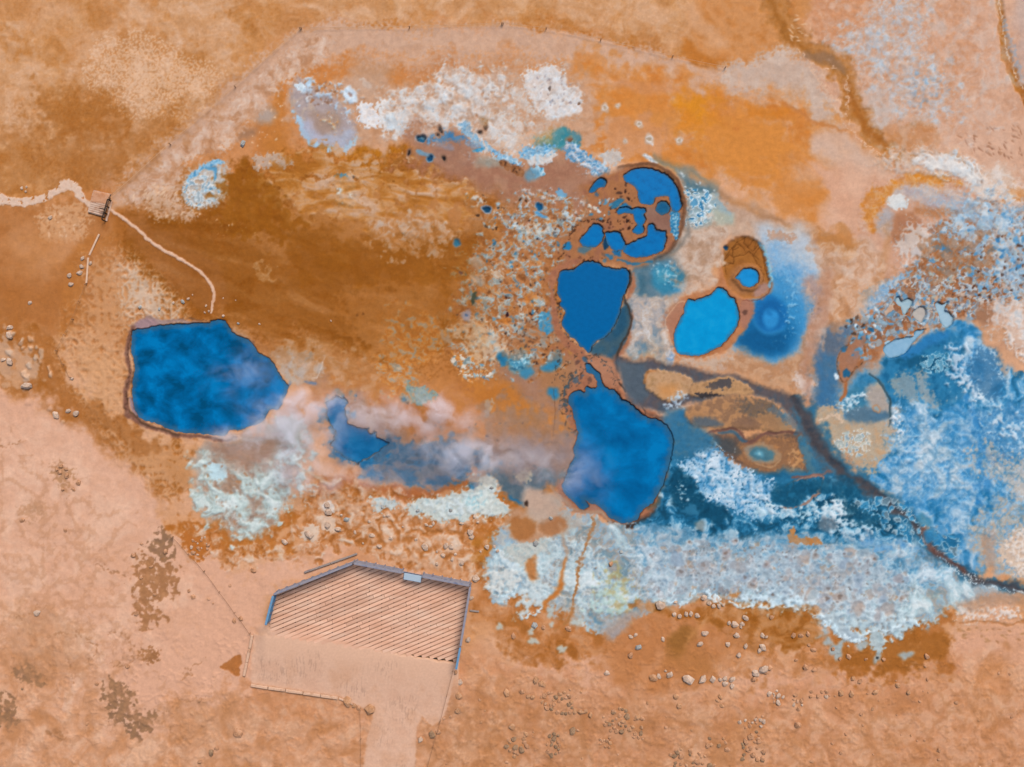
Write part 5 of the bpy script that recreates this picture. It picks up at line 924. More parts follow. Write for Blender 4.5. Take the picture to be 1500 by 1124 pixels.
    P([(720,790),(750,770),(800,760),(830,750),(870,755),(900,770),(940,780),(1000,795),(1080,790),(1160,785),(1230,795),(1300,790),(1370,810),(1420,845),(1480,865),(1440,880),(1400,885),(1380,900),(1340,915),(1300,925),(1240,915),(1195,900),(1150,890),(1090,885),(1070,880),(1035,870),(1000,882),(965,885),(935,905),(900,925),(870,920),(860,905),(820,900),(780,880),(740,880),(715,860)],
      CH, f=9, w=8, k=.25, n=n_f, e=.25, m=20, seed=31)
    P([(740,770),(800,755),(830,760),(850,790),(830,830),(800,800),(760,790)], ['#c4a890','#c8b09a','#b99a80'], f=10, w=7, m=14)
    P([(800,765),(850,760),(880,790),(850,840),(870,880),(850,910),(815,890),(800,850)], ['#b5aba0','#aaa79f','#b8b0a4'], f=12, w=7, k=.2, n=n_m, e=.4)
    P([(940,778),(1010,790),(1050,800),(1040,850),(1000,870),(960,850),(930,820)], ['#a5b6c4','#b4b8bc','#98b4c8'], f=14, w=9, m=12)
    P([(1050,790),(1160,790),(1240,800),(1240,870),(1150,880),(1080,870),(1040,840)], ['#9fb3c2','#aeb0b4','#94aebf','#b8bfc2'], f=14, w=9, m=14)
    P([(1260,790),(1330,790),(1390,820),(1400,850),(1330,860),(1270,830)], ['#5f9cc8','#79aacc','#4a90c4'], f=12, w=8, m=14)
    P([(930,765),(990,785),(1090,790),(1150,785),(1180,800),(1100,805),(1000,805),(940,790)], ['#4f88a8','#6a9ab4','#3a7ca2'], f=9, w=8, k=.4, n=n_f, e=.25, m=10)
    P([(1290,860),(1350,855),(1400,870),(1390,890),(1340,905),(1300,900)], ['#a9bcb4','#b4bfba'], f=12, w=7, op=.8)
    MB([(720,800),(760,790),(830,775),(880,765),(940,785),(1080,795),(1230,797),(1300,795),(1370,815),(1430,850),(1410,885),(1340,912),(1290,925),(1240,915),(1195,898),(1090,885),(1000,880),(940,900),(890,918),(850,900),(790,880),(730,868)], [(0,'#4a7f9e'),(.13,'#7f9094'),(.27,'#a89c92'),(.4,'#83acc6'),(.55,'#a6b6bc'),(.7,'#a6c8d4'),(.86,'#c9dde4'),(1,'#eef5f6')], scale=32, seed=410, f=12, k=.5, op=.8, hh=.06)
    MB([(935,775),(1000,785),(1090,790),(1200,790),(1290,800),(1380,830),(1330,855),(1230,840),(1130,825),(1030,825),(950,815)], [(0,'#1f6f9c'),(.25,'#4f92b8'),(.5,'#82b0cc'),(.7,'#a3bac8'),(.85,'#bfd2de'),(1,'#e2edf3')], scale=22, seed=430, f=20, k=.6, op=.75, hh=.05)
    LA([(940,790),(1080,795),(1250,800),(1290,850),(1300,910),(1190,900),(1080,880),(1000,880),(930,890),(900,850)], ['#d2dde2','#bfd4e2','#dfe4e6'], f=40, thr=0.72, e=.1, scale=13, op=0.4, seed=85, kind='r')
    FR([(950,800),(1080,790),(1250,800),(1330,850),(1300,920),(1190,895),(1060,875),(960,880)], 20, ['#9a9494','#a3a2a6','#8fa6b6','#a98f80','#b5bfc4','#96a9b8'], f=18, fill=.5, rim='#c5d5de', rimop=.35, op=.55, seed=17, w=7)
    FR([(950,800),(1080,790),(1250,800),(1330,850),(1300,920),(1190,895),(1060,875),(960,880)], 9, ['#8f7f7c','#9fb4c2','#7f9fb8','#b98f6a','#c9d2d6','#a3a0a4'], f=18, fill=.42, rim='#cddae2', rimop=.4, op=.6, seed=18, w=5)
    S([(960,800),(1240,800),(1330,860),(1190,890),(1000,870)], 160, (.8,2), ['#5f564e','#6f7a84','#7a5c48','#4f6f86'], asp=(1,2), op=(.4,.85))
    LA([(1070,880),(1085,862),(1120,870),(1190,865),(1200,890),(1130,895)], ['#d5e8f2','#c2dce8'], f=14, thr=.08, e=.12, scale=8, op=.95, seed=86, kind='f')
    LA([(1185,900),(1230,895),(1300,885),(1350,905),(1340,925),(1260,950),(1230,930)], ['#c9dce2','#b5ccd4'], f=16, thr=.16, e=.1, scale=9, op=.95, seed=87, kind='f')
    P([(1190,905),(1225,900),(1250,925),(1270,935),(1245,942),(1230,930),(1215,912)], ['#b2c2c8','#a9bcc8'], f=4, w=5, k=.3, n=n_f, e=.2)
    P([(1275,935),(1290,928),(1298,945),(1295,958),(1280,952)], ['#9fb5bc','#b5c2c4'], f=3, w=4, k=.3, n=n_f, e=.2)
    for (x, y, r) in ((1205,928,6),(1225,955,8),(1213,940,5),(1262,945,6),(1230,945,5),(1327,960,6),(1285,963,5)):
        B(x, y, r, '#a3b2b6', 1.5, g.rng.rand() * 3, f=3, op=.9, lump=.5)
    B(1285, 964, 2, '#2a3034')
    for q in ([(1200,868),(1218,866),(1220,872),(1205,880)], [(1072,860),(1085,862),(1080,878),(1068,874)], [(1158,778),(1165,776),(1170,790),(1200,788),(1205,796),(1180,798),(1158,796)], [(1170,815),(1185,812),(1182,822),(1172,820)]):
        P(q, ['#b9834e','#b87c44'], f=2.5, w=3, k=.3, n=n_f, e=.2)
    LA([(900,790),(1000,785),(1080,790),(1250,795),(1390,840),(1330,910),(1270,925),(1190,900),(1080,880),(1000,880),(920,895)], ['#d6e6ee','#e2eef3'], f=24, thr=0.8, e=.05, scale=11, op=0.42, seed=830, kind='r')
    LA([(1290,600),(1380,590),(1500,560),(1600,600),(1600,760),(1500,800),(1400,790),(1290,720)], ['#cfe0ec','#dfeaf2'], f=24, thr=0.84, e=.05, scale=15, op=0.22, seed=831, kind='r')
    LA([(1290,600),(1380,590),(1500,560),(1600,600),(1600,760),(1500,800),(1400,790),(1290,720)], ['#176a9e','#1f74a8'], f=24, thr=0.88, e=.06, scale=24, op=0.35, seed=832, kind='r')
    LA([(720,800),(860,770),(900,800),(900,910),(850,900),(760,880)], ['#d5e2e4','#c9dadf'], f=20, thr=0.8, e=.06, scale=12, op=.6, seed=833, kind='r')
    for (x, y) in g.inside([(960,795),(1080,792),(1240,800),(1340,830),(1320,880),(1270,915),(1190,890),(1080,872),(1000,860)], 90):
        r = 2.5 + 7 * g.rng.rand() ** 2
        B(x, y, r + 1.2, ('#c9d8e0','#b9ccd8','#d5dfe3')[g.rng.randint(3)], 1.2, g.rng.rand() * 3, f=1.3, op=.55, h=.03)
        B(x, y, r, ('#a39a98','#94a6b0','#a98f7e','#8fa0b4','#9c8c8c')[g.rng.randint(5)], 1.2, g.rng.rand() * 3, f=1.8, op=.6, h=-.04)
        if g.rng.rand() < .6: B(x + g.rng.randn(), y + g.rng.randn(), r * .35 + .4, ('#6f5a4e','#7f96a6','#8a7468')[g.rng.randint(3)], 1.2, 0, f=1, op=.7)
    for q, wd in (([(1036,868),(1050,880),(1068,882),(1085,890),(1110,892),(1140,893),(1165,888),(1190,894)], 6), ([(1190,895),(1200,902),(1192,912),(1215,912),(1225,925),(1240,938),(1262,934),(1280,922),(1300,924),(1330,910),(1345,915)], 4), ([(978,880),(1000,885),(1018,868)], 3), ([(715,860),(740,874),(757,862)], 4), ([(765,905),(785,898),(800,882)], 4)):
        L(q, wd, ['#c5e0ec','#d9eaf1'], f=2, w=5, ws=12, k=.5, n=n_f, e=.25, op=.9, h=.04)
    # the mud stream running out to the east
    L([(1175,600),(1195,645),(1225,685),(1255,706),(1290,730),(1325,755),(1350,785),(1365,805),(1400,832),(1440,853),(1500,864),(1560,874)], [34,34,34,30,28,26,24,20,16,16,14,16], ['#1f5878','#2a6a8c','#4a5a66'], f=9, w=6, k=.35, n=n_m, e=.35, op=.85)
    L([(1165,590),(1185,625),(1200,655),(1225,685),(1250,705),(1285,725),(1310,745),(1335,762),(1350,785),(1362,800),(1385,818),(1410,838),(1440,852),(1480,860),(1560,872)], [18,16,15,15,14,13,12,12,11,10,9,8,8,9,10], ['#3f434c','#4a464a','#36404c'], f=5, w=4, h=-.06, wet=.6, m=12)
    # rings along the stream
    FR([(1245,735),(1320,735),(1350,770),(1400,790),(1400,820),(1350,800),(1290,770)], 12, ['#2a7aa4','#3a8ab4','#1f6a92','#5f7f90'], f=12, fill=.75, rim='#b9d2de', rimop=.6, seed=16)
    L([(1310,740),(1340,760),(1352,780),(1360,798),(1385,815),(1412,840),(1445,852)], [1.5,1.5,1.5,1.5,1.5,1.5,1.5], ['#c9d2d4'], f=.9, w=5, ws=9, k=.5, n=n_f, e=.25, op=.8)
    L([(1385,822),(1405,842),(1440,858),(1500,868)], [1.5,1.5,1.5,1.5], ['#b9d0dc'], f=.9, w=3, ws=9, k=.4, n=n_f, e=.25, op=.9)
    L([(1352,775),(1362,800),(1385,815),(1415,840)], [8,8,6,4], ['#7a4a3a','#5c3a34'], f=2.5, w=3, op=.8)
    B(1366, 786, 11, '#2a7fb0', 1.2, 1.2, f=3, op=.85, lump=.4); B(1353, 762, 9, '#3f86a6', 1.2, .4, f=3, op=.8, lump=.4)
    B(1212, 768, 11, '#6a7a86', 1.2, .8, f=4, op=.8); B(1025, 770, 7, '#6f7a78', 1.2, .4, f=3, op=.7)
    # --- chalk patches west of it
    P([(285,668),(300,650),(330,640),(370,632),(420,610),(445,625),(450,660),(440,690),(430,720),(415,745),(400,770),(380,785),(350,785),(320,775),(300,750),(290,720),(283,695)], ['#b39a86','#a9a094','#ab9080'], f=12, w=8, k=.25, n=n_m, e=.35, m=14)
    LA([(283,680),(310,672),(345,690),(380,680),(420,660),(445,670),(435,710),(410,745),(390,775),(350,780),(315,765),(295,735)], ['#bccdc8','#cfd8d4','#abc2c4','#c9d2ce'], f=26, thr=0.2, e=.12, scale=14, op=0.8, seed=88, kind='f', m=10)
    LA([(288,700),(330,700),(420,690),(430,720),(390,775),(330,770)], ['#d9e4e2','#c2dade'], f=26, thr=0.6, e=.1, scale=10, op=0.6, seed=89, kind='r')
    MB([(290,680),(330,670),(380,680),(430,655),(446,672),(432,715),(405,755),(380,780),(335,775),(300,750),(286,710)], [(0,'#9a7458'),(.2,'#ab9484'),(.4,'#a9b0a8'),(.6,'#b4c8c6'),(.8,'#c9dad8'),(1,'#e2ecea')], scale=24, seed=450, f=14, k=.7, op=.9, hh=.05)
    P([(306,680),(325,676),(332,695),(315,700)], ['#bcd8e0'], f=4, w=5, k=.3, n=n_f, e=.2)
    P([(410,620),(440,615),(450,640),(440,660),(420,650)], ['#c4c4b4','#b9bdb0'], f=9, w=7, k=.4, n=n_f, e=.25, op=.85)
    S([(290,680),(440,660),(420,740),(330,780)], 60, (.9,2.4), ['#b07a4e','#a98468','#8f7a6c'], op=(.4,.8))
    P([(310,650),(360,640),(400,640),(390,680),(340,690)], ['#ab7f62','#a37a64'], f=14, w=8, op=.7)
    P([(610,735),(650,730),(680,715),(700,700),(715,698),(730,712),(728,725),(745,740),(740,760),(700,752),(680,765),(665,755),(640,760),(610,758),(597,748)], ['#b9c6c0','#c6ccc6','#a9c2c8'], f=6, w=6, k=.3, n=n_f, e=.2, m=10)
    P([(680,725),(705,720),(715,735),(700,745),(680,742)], ['#a5cdd6','#b0d2d6'], f=6, w=4)
    LA([(605,735),(680,720),(710,698),(735,715),(740,755),(690,760),(620,758)], ['#d6dcd6','#cfdde0'], f=14, thr=.2, e=.1, scale=7, op=.9, seed=91, kind='f')
    P([(540,735),(560,728),(588,738),(585,748),(565,748),(560,758),(545,750)], ['#b5c0be','#c6cdca','#9fb6bc'], f=4, w=6, k=.4, n=n_f, e=.2, m=7)
    P([(690,700),(722,698),(725,712),(700,712)], ['#cbc6b8'], f=5, w=4, op=.8)
    L([(443,690),(460,695),(480,708)], [3,4,2], ['#cdb49c'], f=2, w=2, op=.8)
    LA([(445,710),(470,705),(460,735),(448,735)], ['#cfc6bc','#c4c8c6'], f=8, thr=.2, e=.1, scale=6, op=.8, seed=92, kind='f')
    LA([(470,715),(540,720),(560,740),(530,760),(480,750),(465,735)], ['#c99a76','#d2ae90'], f=16, thr=.2, e=.1, scale=8, op=.75, seed=93, kind='f')
    P([(475,740),(488,738),(490,752),(476,755)], ['#dccfc4'], f=2.5, w=3, k=.2, n=n_f, e=.2)
    P([(472,762),(490,762),(488,778),(472,776)], ['#d9bca4'], f=3, w=3, k=.2, n=n_f, e=.2)
    P([(445,775),(465,772),(465,792),(448,792)], ['#d5bda8'], f=4, w=4, k=.4, n=n_f, e=.2)
    P([(735,770),(750,750),(790,752),(808,770),(795,790),(770,795),(745,782)], ['#b98c6a','#c09a7c'], f=6, w=5)
    P([(742,765),(760,758),(790,762),(780,782),(758,788),(742,778)], ['#a86c3c','#ad7444'], f=4, w=4)
    P([(795,760),(815,755),(828,765),(822,780),(805,788),(795,778)], ['#a87048','#ac7850'], f=4, w=3)
    P([(740,800),(775,790),(800,795),(790,812),(765,830),(745,818)], ['#b0bcb8','#bfc2bc','#a3b6b8'], f=6, w=6, k=.3, n=n_f, e=.2, m=8)
    LA([(712,840),(740,828),(762,835),(768,850),(755,868),(730,872),(714,860)], ['#c9d2d0','#d6d8d4','#b2c6cc'], f=9, thr=-.05, e=.15, scale=8, op=.95, seed=94, kind='f', m=6)
    LA([(760,870),(785,850),(805,860),(800,885),(775,900),(755,905)], ['#bccfd4','#cbd6d8'], f=9, thr=.0, e=.15, scale=8, op=.95, seed=95, kind='f', m=6)
    P([(770,830),(785,815),(790,840),(780,850)], ['#b9743a'], f=4, w=4, op=.9)
    for (x, y, r) in ((732,918,4),(806,897,5),(781,939,5),(823,951,5),(845,912,5),(778,925,4),(808,915,3),(745,770,2)):
        B(x, y, r, '#b9c2bc', 1.4, g.rng.rand() * 3, f=2.2, op=.85, lump=.5)
    L([(828,820),(824,845),(815,870),(802,882),(798,895)], [4,5,8,9,5], ['#bd7434','#c07a3c'], f=3, w=3)
    L([(868,758),(868,780),(860,800),(850,825),(845,850),(840,880),(835,905),(815,925)], [4,4,4,4,4,4,4,2], ['#a9805c','#a8713e','#b07c4c'], f=2.5, w=3, k=.3, n=n_f, e=.3)
    L([(820,770),(826,790),(830,820)], [5,5,3], ['#b38c6c'], f=4, w=2, op=.7)
    LA([(880,840),(920,830),(935,860),(915,910),(885,900),(880,870)], ['#b9a468','#a8985c','#b98a4c'], f=18, thr=.18, e=.15, scale=9, op=.7, seed=96, kind='f')
    LA([(850,870),(890,850),(930,850),(920,905),(870,905)], ['#bcd6d0','#a9c9c6'], f=18, thr=.25, e=.12, scale=9, op=.8, seed=97, kind='f')
    P([(885,920),(930,895),(950,885),(930,910),(900,935)], ['#a09a9c','#a8988c'], f=8, w=6)
    LA([(1400,890),(1450,880),(1500,890),(1490,905),(1430,910)], ['#dccdc2','#e2d8d0'], f=10, thr=.15, e=.12, scale=6, op=.9, seed=98, kind='f')
    P([(1400,880),(1500,868),(1560,880),(1500,888),(1420,892)], ['#b78c6a','#a99080'], f=6, w=5, op=.8)
    L([(1405,912),(1450,914),(1490,912),(1560,900)], [2,3,3,4], ['#a86c3c'], f=2, w=3, op=.8)
    S([(1405,915),(1500,915),(1500,950),(1410,935)], 24, (.8,2), ['#a87850','#b5885e'], asp=(1.5,3), ang=.2)
    # --- wet hollow under the steam
    P([(440,560),(470,555),(480,590),(480,650),(500,680),(560,705),(640,712),(690,690),(740,700),(770,735),(790,710),(820,700),(835,690),(835,640),(760,640),(700,640),(640,650),(600,640),(560,600),(500,570)], ['#a8856c','#a5806c','#b08a6c'], f=14, w=9, m=24)
    P([(500,672),(540,668),(590,655),(640,655),(690,660),(700,685),(650,705),(580,705),(530,695)], ['#5c7488','#6f7484','#4a7698'], f=11, w=8, m=16)
    P([(505,655),(540,648),(580,655),(560,675),(520,682),(500,670)], ['#1d6a98','#2a719c'], f=5, w=5, k=.4, n=n_f, e=.2)
    P([(690,660),(760,650),(820,655),(830,690),(800,700),(740,690),(700,690)], ['#8a7c7c','#947e74'], f=12, w=8, op=.8)
    P([(715,685),(745,680),(780,690),(820,690),(822,705),(790,712),(775,735),(765,740),(745,728),(725,705)], ['#4a6270','#556874','#5f7078'], f=8, w=7, k=.2, n=n_f, e=.35, m=12)
    P([(750,728),(768,738),(766,742),(752,735)], ['#1f6894'], f=3, w=3)
    P([(755,690),(775,685),(782,695),(770,705),(758,700)], ['#b5a890','#a9a290'], f=4, w=4, k=.4, n=n_f, e=.2)
    MB([(470,585),(505,580),(520,625),(580,645),(700,660),(720,690),(640,708),(560,700),(500,672),(478,640)], [(0,'#0f5f92'),(.3,'#1f6c9c'),(.5,'#4f7694'),(.7,'#80808c'),(.85,'#a08a80'),(1,'#b09078')], scale=18, seed=850, f=12, k=.6, op=.75, sx=1.8)
    S([(500,650),(560,640),(640,660),(630,690),(560,690)], 26, (1,3.4), ['#2a5a7c','#3a4a54','#1f5a82'], asp=(1,2))
    S([(590,615),(780,620),(760,650),(600,660)], 20, (.9,1.9), ['#4a342c','#3f4a54'], asp=(1,1.6))
    P([(770,715),(800,718),(820,740),(810,760),(780,758),(768,740)], ['#c0a490','#b9a898'], f=7, w=5)
    B(771, 738, 3, '#3a2a22', 1.3, 1.2, f=1.5)
    L([(421,566),(428,558),(440,554),(448,560),(460,562)], [3,6,6,5,4], ['#4a6a90','#6a7a90'], f=2, w=2)
    P([(402,520),(420,512),(440,518),(455,525),(470,545),(450,555),(425,560),(412,545)], ['#b9a48e','#b3a498','#bf9a78'], f=7, w=6, k=.2, n=n_f, e=.35)
    P([(435,520),(455,515),(460,530),(445,535)], ['#9a948c'], f=4, w=4, k=.4, n=n_f, e=.2, op=.8)
    L([(455,555),(465,552),(472,535),(475,520)], 2, ['#d6c6b6'], f=1.2, w=2, ws=8, op=.8)
    # mud rim of the left pool
    L([(196,478),(215,470),(235,472),(262,470),(290,474),(308,474)], [5,9,8,5,5,3], ['#94705e','#a8908c'], f=2, w=2)
    P([(203,470),(226,468),(232,480),(212,484),(198,484)], ['#a3868a','#a08284'], f=3, w=2)
    L([(196,480),(188,500),(186,530),(190,550),(185,575),(185,602),(195,612),(215,624),(245,634),(270,640),(300,640),(325,645)], [6,7,6,5,7,8,8,8,7,6,6,5], ['#8a6050','#7c5444','#96705e'], f=2, w=2, m=10)
    L([(192,585),(196,600),(205,612)], [4,7,4], ['#96808a'], f=2.5, w=1)
    L([(188,600),(210,620),(245,633),(262,638)], [2,3,3,2], ['#5a4030'], f=1.5, w=2)
    L([(190,490),(187,520),(190,545),(186,570),(184,600)], 1.4, ['#5a3c2c'], f=1, w=2, ws=8, k=.3, n=n_f, e=.3)
    for q in ([(338,482),(352,490),(366,498),(375,512)], [(305,640),(330,645),(345,640)], [(262,470),(282,466),(300,470)]):
        L(q, 1.6, ['#6a4a3a'], f=1, w=2, ws=8, op=.8)
    L([(340,484),(358,493),(372,508)], 2.5, ['#a98874'], f=1.5, w=1.5)
    # --- second pass: places where neighbouring minerals run into each other
    MB([(182,286),(252,226),(342,146),(436,66),(490,60),(455,105),(405,134),(364,176),(338,217),(290,230),(268,250),(264,285),(285,318),(245,322),(205,304)], [(0,'#b07c56'),(.3,'#c29676'),(.55,'#cca68c'),(.8,'#d2b29c'),(1,'#dcc6b6')], scale=20, seed=900, f=10, w=4, k=.4, n=n_f, op=.85, gain=.62)
    S([(180,288),(240,262),(300,318),(230,320),(200,305)], 110, (.7,1.5), ['#e8c6a8','#dcb492','#a06a3c'], asp=(1.5,3.2), ang=-.6, op=(.5,.95))
    S([(300,320),(350,320),(380,345),(320,345)], 26, (.6,1.2), ['#e0b890','#d3a172'], asp=(1.4,2.6), op=(.5,.9))
    MB([(400,240),(470,228),(560,235),(640,262),(700,290),(650,318),(560,330),(480,318),(420,300),(385,270)], [(0,'#a2611f'),(.25,'#b4742f'),(.5,'#c38a50'),(.72,'#cb9c70'),(.9,'#c8a68c'),(1,'#d8baa2')], scale=22, seed=920, f=16, k=.8, n=n_m, op=.85, sx=2.4, rot=.12, hh=.03)
    P([(318,262),(345,252),(385,262),(405,285),(425,308),(440,335),(400,352),(350,338),(318,312)], ['#8a4d0c','#94560f','#9d5f1a'], f=13, k=.6, n=n_m, e=.3, op=.8, m=18)
    P([(440,345),(560,350),(690,360),(680,400),(600,420),(500,410),(430,385)], ['#8f5210','#99590f'], f=22, k=.6, n=n_c, e=.35, op=.5)
    P([(182,312),(225,328),(290,368),(322,392),(338,425),(320,452),(280,442),(235,405),(200,360)], ['#a56a3c','#a96f42','#9e6232'], f=8, w=6, op=.65, m=30)
    MB([(560,330),(600,315),(640,325),(660,350),(625,372),(580,368),(545,355)], [(0,'#b0733a'),(.4,'#c38c5c'),(.7,'#cda486'),(1,'#c9bdb4')], scale=14, seed=940, f=12, k=.8, op=.8)
    MB([(375,388),(395,385),(400,408),(380,412)], [(0,'#b37a44'),(.6,'#c99868'),(1,'#d9b490')], scale=8, seed=941, f=8, k=.8, op=.8)
    MB([(345,490),(400,512),(470,500),(560,540),(560,580),(500,570),(450,545),(400,525)], [(0,'#a76c3a'),(.4,'#b98252'),(.75,'#c49a76'),(1,'#cfb09a')], scale=24, seed=942, f=14, k=.5, op=.6, sx=1.5)
    MB([(560,470),(600,458),(640,480),(640,520),(610,540),(600,580),(575,580),(562,530)], [(0,'#a8642a'),(.35,'#c27a38'),(.6,'#cf924f'),(.8,'#b59a80'),(.92,'#8fa0a0'),(1,'#d9c4a8')], scale=9, seed=943, f=12, k=.8, op=.8, sx=1.3, rot=.5)
    L([(163,287),(250,209),(345,125),(438,43),(600,41),(735,37)], 1.6, ['#d2a682','#b98a64'], f=1.1, w=.6, k=.4, n=n_f, e=.3, op=.7, sm=False)
    L([(168,290),(252,215),(348,130),(440,48)], 8, ['#c9a288','#c09678'], f=3, w=1.5, op=.7, sm=False, m=12)
    # night-dark wet silt east of the biggest pool
    P([(980,700),(992,688),(1006,700),(1022,726),(1060,742),(1066,756),(1040,764),(1012,742),(990,742)], ['#06405c','#0a4a68','#053a54'], f=6, w=5, k=.25, n=n_m, e=.3, op=.9, m=12)
    P([(1130,712),(1165,708),(1200,706),(1240,704),(1262,722),(1240,730),(1200,722),(1160,738),(1135,728)], ['#0f5474','#0a4a68','#1a6486'], f=6, w=5, k=.25, n=n_m, e=.3, op=.85, m=12)
    P([(1235,735),(1262,740),(1290,768),(1262,772),(1240,755)], ['#083f58','#0f4e6c'], f=6, w=5, k=.5, n=n_f, e=.25, op=.8)
    P([(984,622),(1012,620),(1036,634),(1050,652),(1020,662),(990,668),(986,645)], ['#3a7292','#2d6d92','#4a7286'], f=7, w=5, op=.95, m=14)
    LA([(985,705),(1003,702),(1012,725),(990,738)], ['#b9d6e4'], f=8, thr=.5, e=.06, scale=5, op=.8, seed=944, kind='f')
    # rust under the chalk's southern lip
    MB([(930,878),(985,886),(1040,884),(1085,894),(1190,900),(1205,930),(1150,945),(1090,925),(1030,912),(965,905)], [(0,'#8f5416'),(.35,'#a3642a'),(.65,'#b57a44'),(1,'#c89468')], scale=26, seed=945, f=9, k=.4, op=.8)
    MB([(560,160),(600,138),(650,108),(720,104),(745,130),(770,105),(800,94),(835,108),(852,150),(830,175),(780,215),(735,225),(690,210),(640,188),(600,198)], [(0,'#b98e6e'),(.3,'#c9ad9a'),(.5,'#b5c2ca'),(.65,'#d5d6d6'),(.82,'#9fbdd2'),(1,'#eceef0')], scale=13, seed=970, f=16, k=.9, n=n_f, op=.3)
    P([(540,200),(640,130),(740,90),(860,95),(880,180),(780,230),(660,215)], ['#c39a7c','#c9a68c'], f=30, w=14, k=1.0, n=n_m, e=.25, op=.16, m=12)
    P([(190,330),(300,330),(420,345),(560,335),(700,340),(700,470),(620,520),(480,500),(380,480),(280,440)], ['#874b0e'], f=50, w=14, op=.3)
    LA([(-60,600),(150,680),(240,760),(260,960),(540,1020),(540,1160),(-60,1160)], ['#b88560'], f=60, thr=.86, e=.05, scale=34, op=.4, seed=980, kind='r')
    LA([(640,1000),(900,1000),(1250,1000),(1500,960),(1560,1160),(640,1160)], ['#ab7448'], f=50, thr=.84, e=.05, scale=26, op=.4, seed=981, kind='r')
    MB([(1230,40),(1340,-30),(1450,-30),(1480,150),(1420,210),(1320,220),(1270,150)], [(0,'#c48c66'),(.35,'#cfa286'),(.6,'#ccb3a4'),(.8,'#d6c2b6'),(1,'#b3c4d0')], scale=26, seed=982, f=26, k=.6, op=.4)
    P([(640,1000),(900,1000),(1250,1000),(1560,965),(1700,1300),(620,1300)], ['#b0764c'], f=40, op=.14)
    P([(0,190),(90,195),(190,190),(300,140),(340,120),(250,205),(165,275),(60,285),(-60,280)], ['#9c5a1e'], f=26, w=16, k=.5, n=n_m, e=.4, op=.3)
    P([(62,122),(125,135),(178,155),(190,190),(110,205),(58,188)], ['#a05e20'], f=20, w=14, k=.5, n=n_m, e=.4, op=.25)
    P([(940,790),(1080,800),(1250,805),(1330,850),(1290,900),(1190,880),(1080,860),(960,860)], ['#7f98aa'], f=24, k=.8, n=n_m, e=.3, op=.25)
    P([(720,600),(800,600),(830,640),(830,690),(740,690),(690,660),(700,625)], ['#8f7468','#857a7e'], f=24, w=12, k=.5, n=n_m, e=.4, op=.55, m=16)
    P([(560,655),(640,650),(700,665),(690,690),(620,705),(560,690)], ['#52687e','#5f6a7a'], f=14, w=9, k=.4, n=n_m, e=.35, op=.6)
    MB([(1262,330),(1270,290),(1300,268),(1345,252),(1400,262),(1395,272),(1330,276),(1295,300),(1283,338)], [(0,'#b97640'),(.4,'#cc9262'),(.7,'#d3a98a'),(1,'#dcc6b6')], scale=14, seed=990, f=9, k=.6, n=n_f, op=.5)
    MB([(1440,245),(1490,250),(1560,290),(1560,310),(1500,300),(1455,290)], [(0,'#c99a76'),(.5,'#d6bca8'),(1,'#e2dad4')], scale=14, seed=991, f=10, k=.6, n=n_f, op=.5)
    MB([(1455,455),(1490,435),(1560,440),(1560,520),(1480,505)], [(0,'#c09070'),(.45,'#cdab94'),(.75,'#d9c8bc'),(1,'#a9bcc8')], scale=14, seed=992, f=12, k=.6, n=n_f, op=.65)
    # the crusts are fine grained: their edges are softer than the noise that made them
    def soft(a):
        p = np.pad(a, ((1, 1), (1, 1), (0, 0)), mode='edge'); q = p[:-2] + 2 * p[1:-1] + p[2:]
        return (q[:, :-2] + 2 * q[:, 1:-1] + q[:, 2:]) / 16
    g.col += (soft(g.col) - g.col) * (0.35 + 0.5 * smooth(.62, .85, g.grit))[..., None]
    # --- general grain of the surface
    sl = (slice(0, len(g.Y)), slice(0, len(g.X)))
    n1 = g.F(sl, 3.0, 2, 95); n2 = g.F(sl, 9, 4, 96)
    g.col *= (1 + 0.016 * n1 + 0.022 * n2)[..., None]
# ---------------------------------------------------------------- helpers for objects and materials
def lin(c):
    c = np.asarray(c, np.float64)
    return np.where(c <= 0.04045, c / 12.92, ((c + 0.055) / 1.055) ** 2.4)
def alb(h): return tuple(np.clip(lin(_h2c(h)) * ALB, 0, 0.9)) + (1.0,)

def tag(o, label=None, cat=None, group=None, kind=None):
    if label: o['label'] = label
    if cat: o['category'] = cat
    if group: o['group'] = group
    if kind: o['kind'] = kind
    return o
def empty(name, loc, rz=0.0):
    o = bpy.data.objects.new(name, None); C.collection.objects.link(o); o.location = loc; o.rotation_euler.z = rz
    o.empty_display_size = 0.3
    return o
def obj(name, me, m=None, parent=None):
    o = bpy.data.objects.new(name, me); C.collection.objects.link(o)
    if m: me.materials.append(m)
    if parent: o.parent = parent
    return o

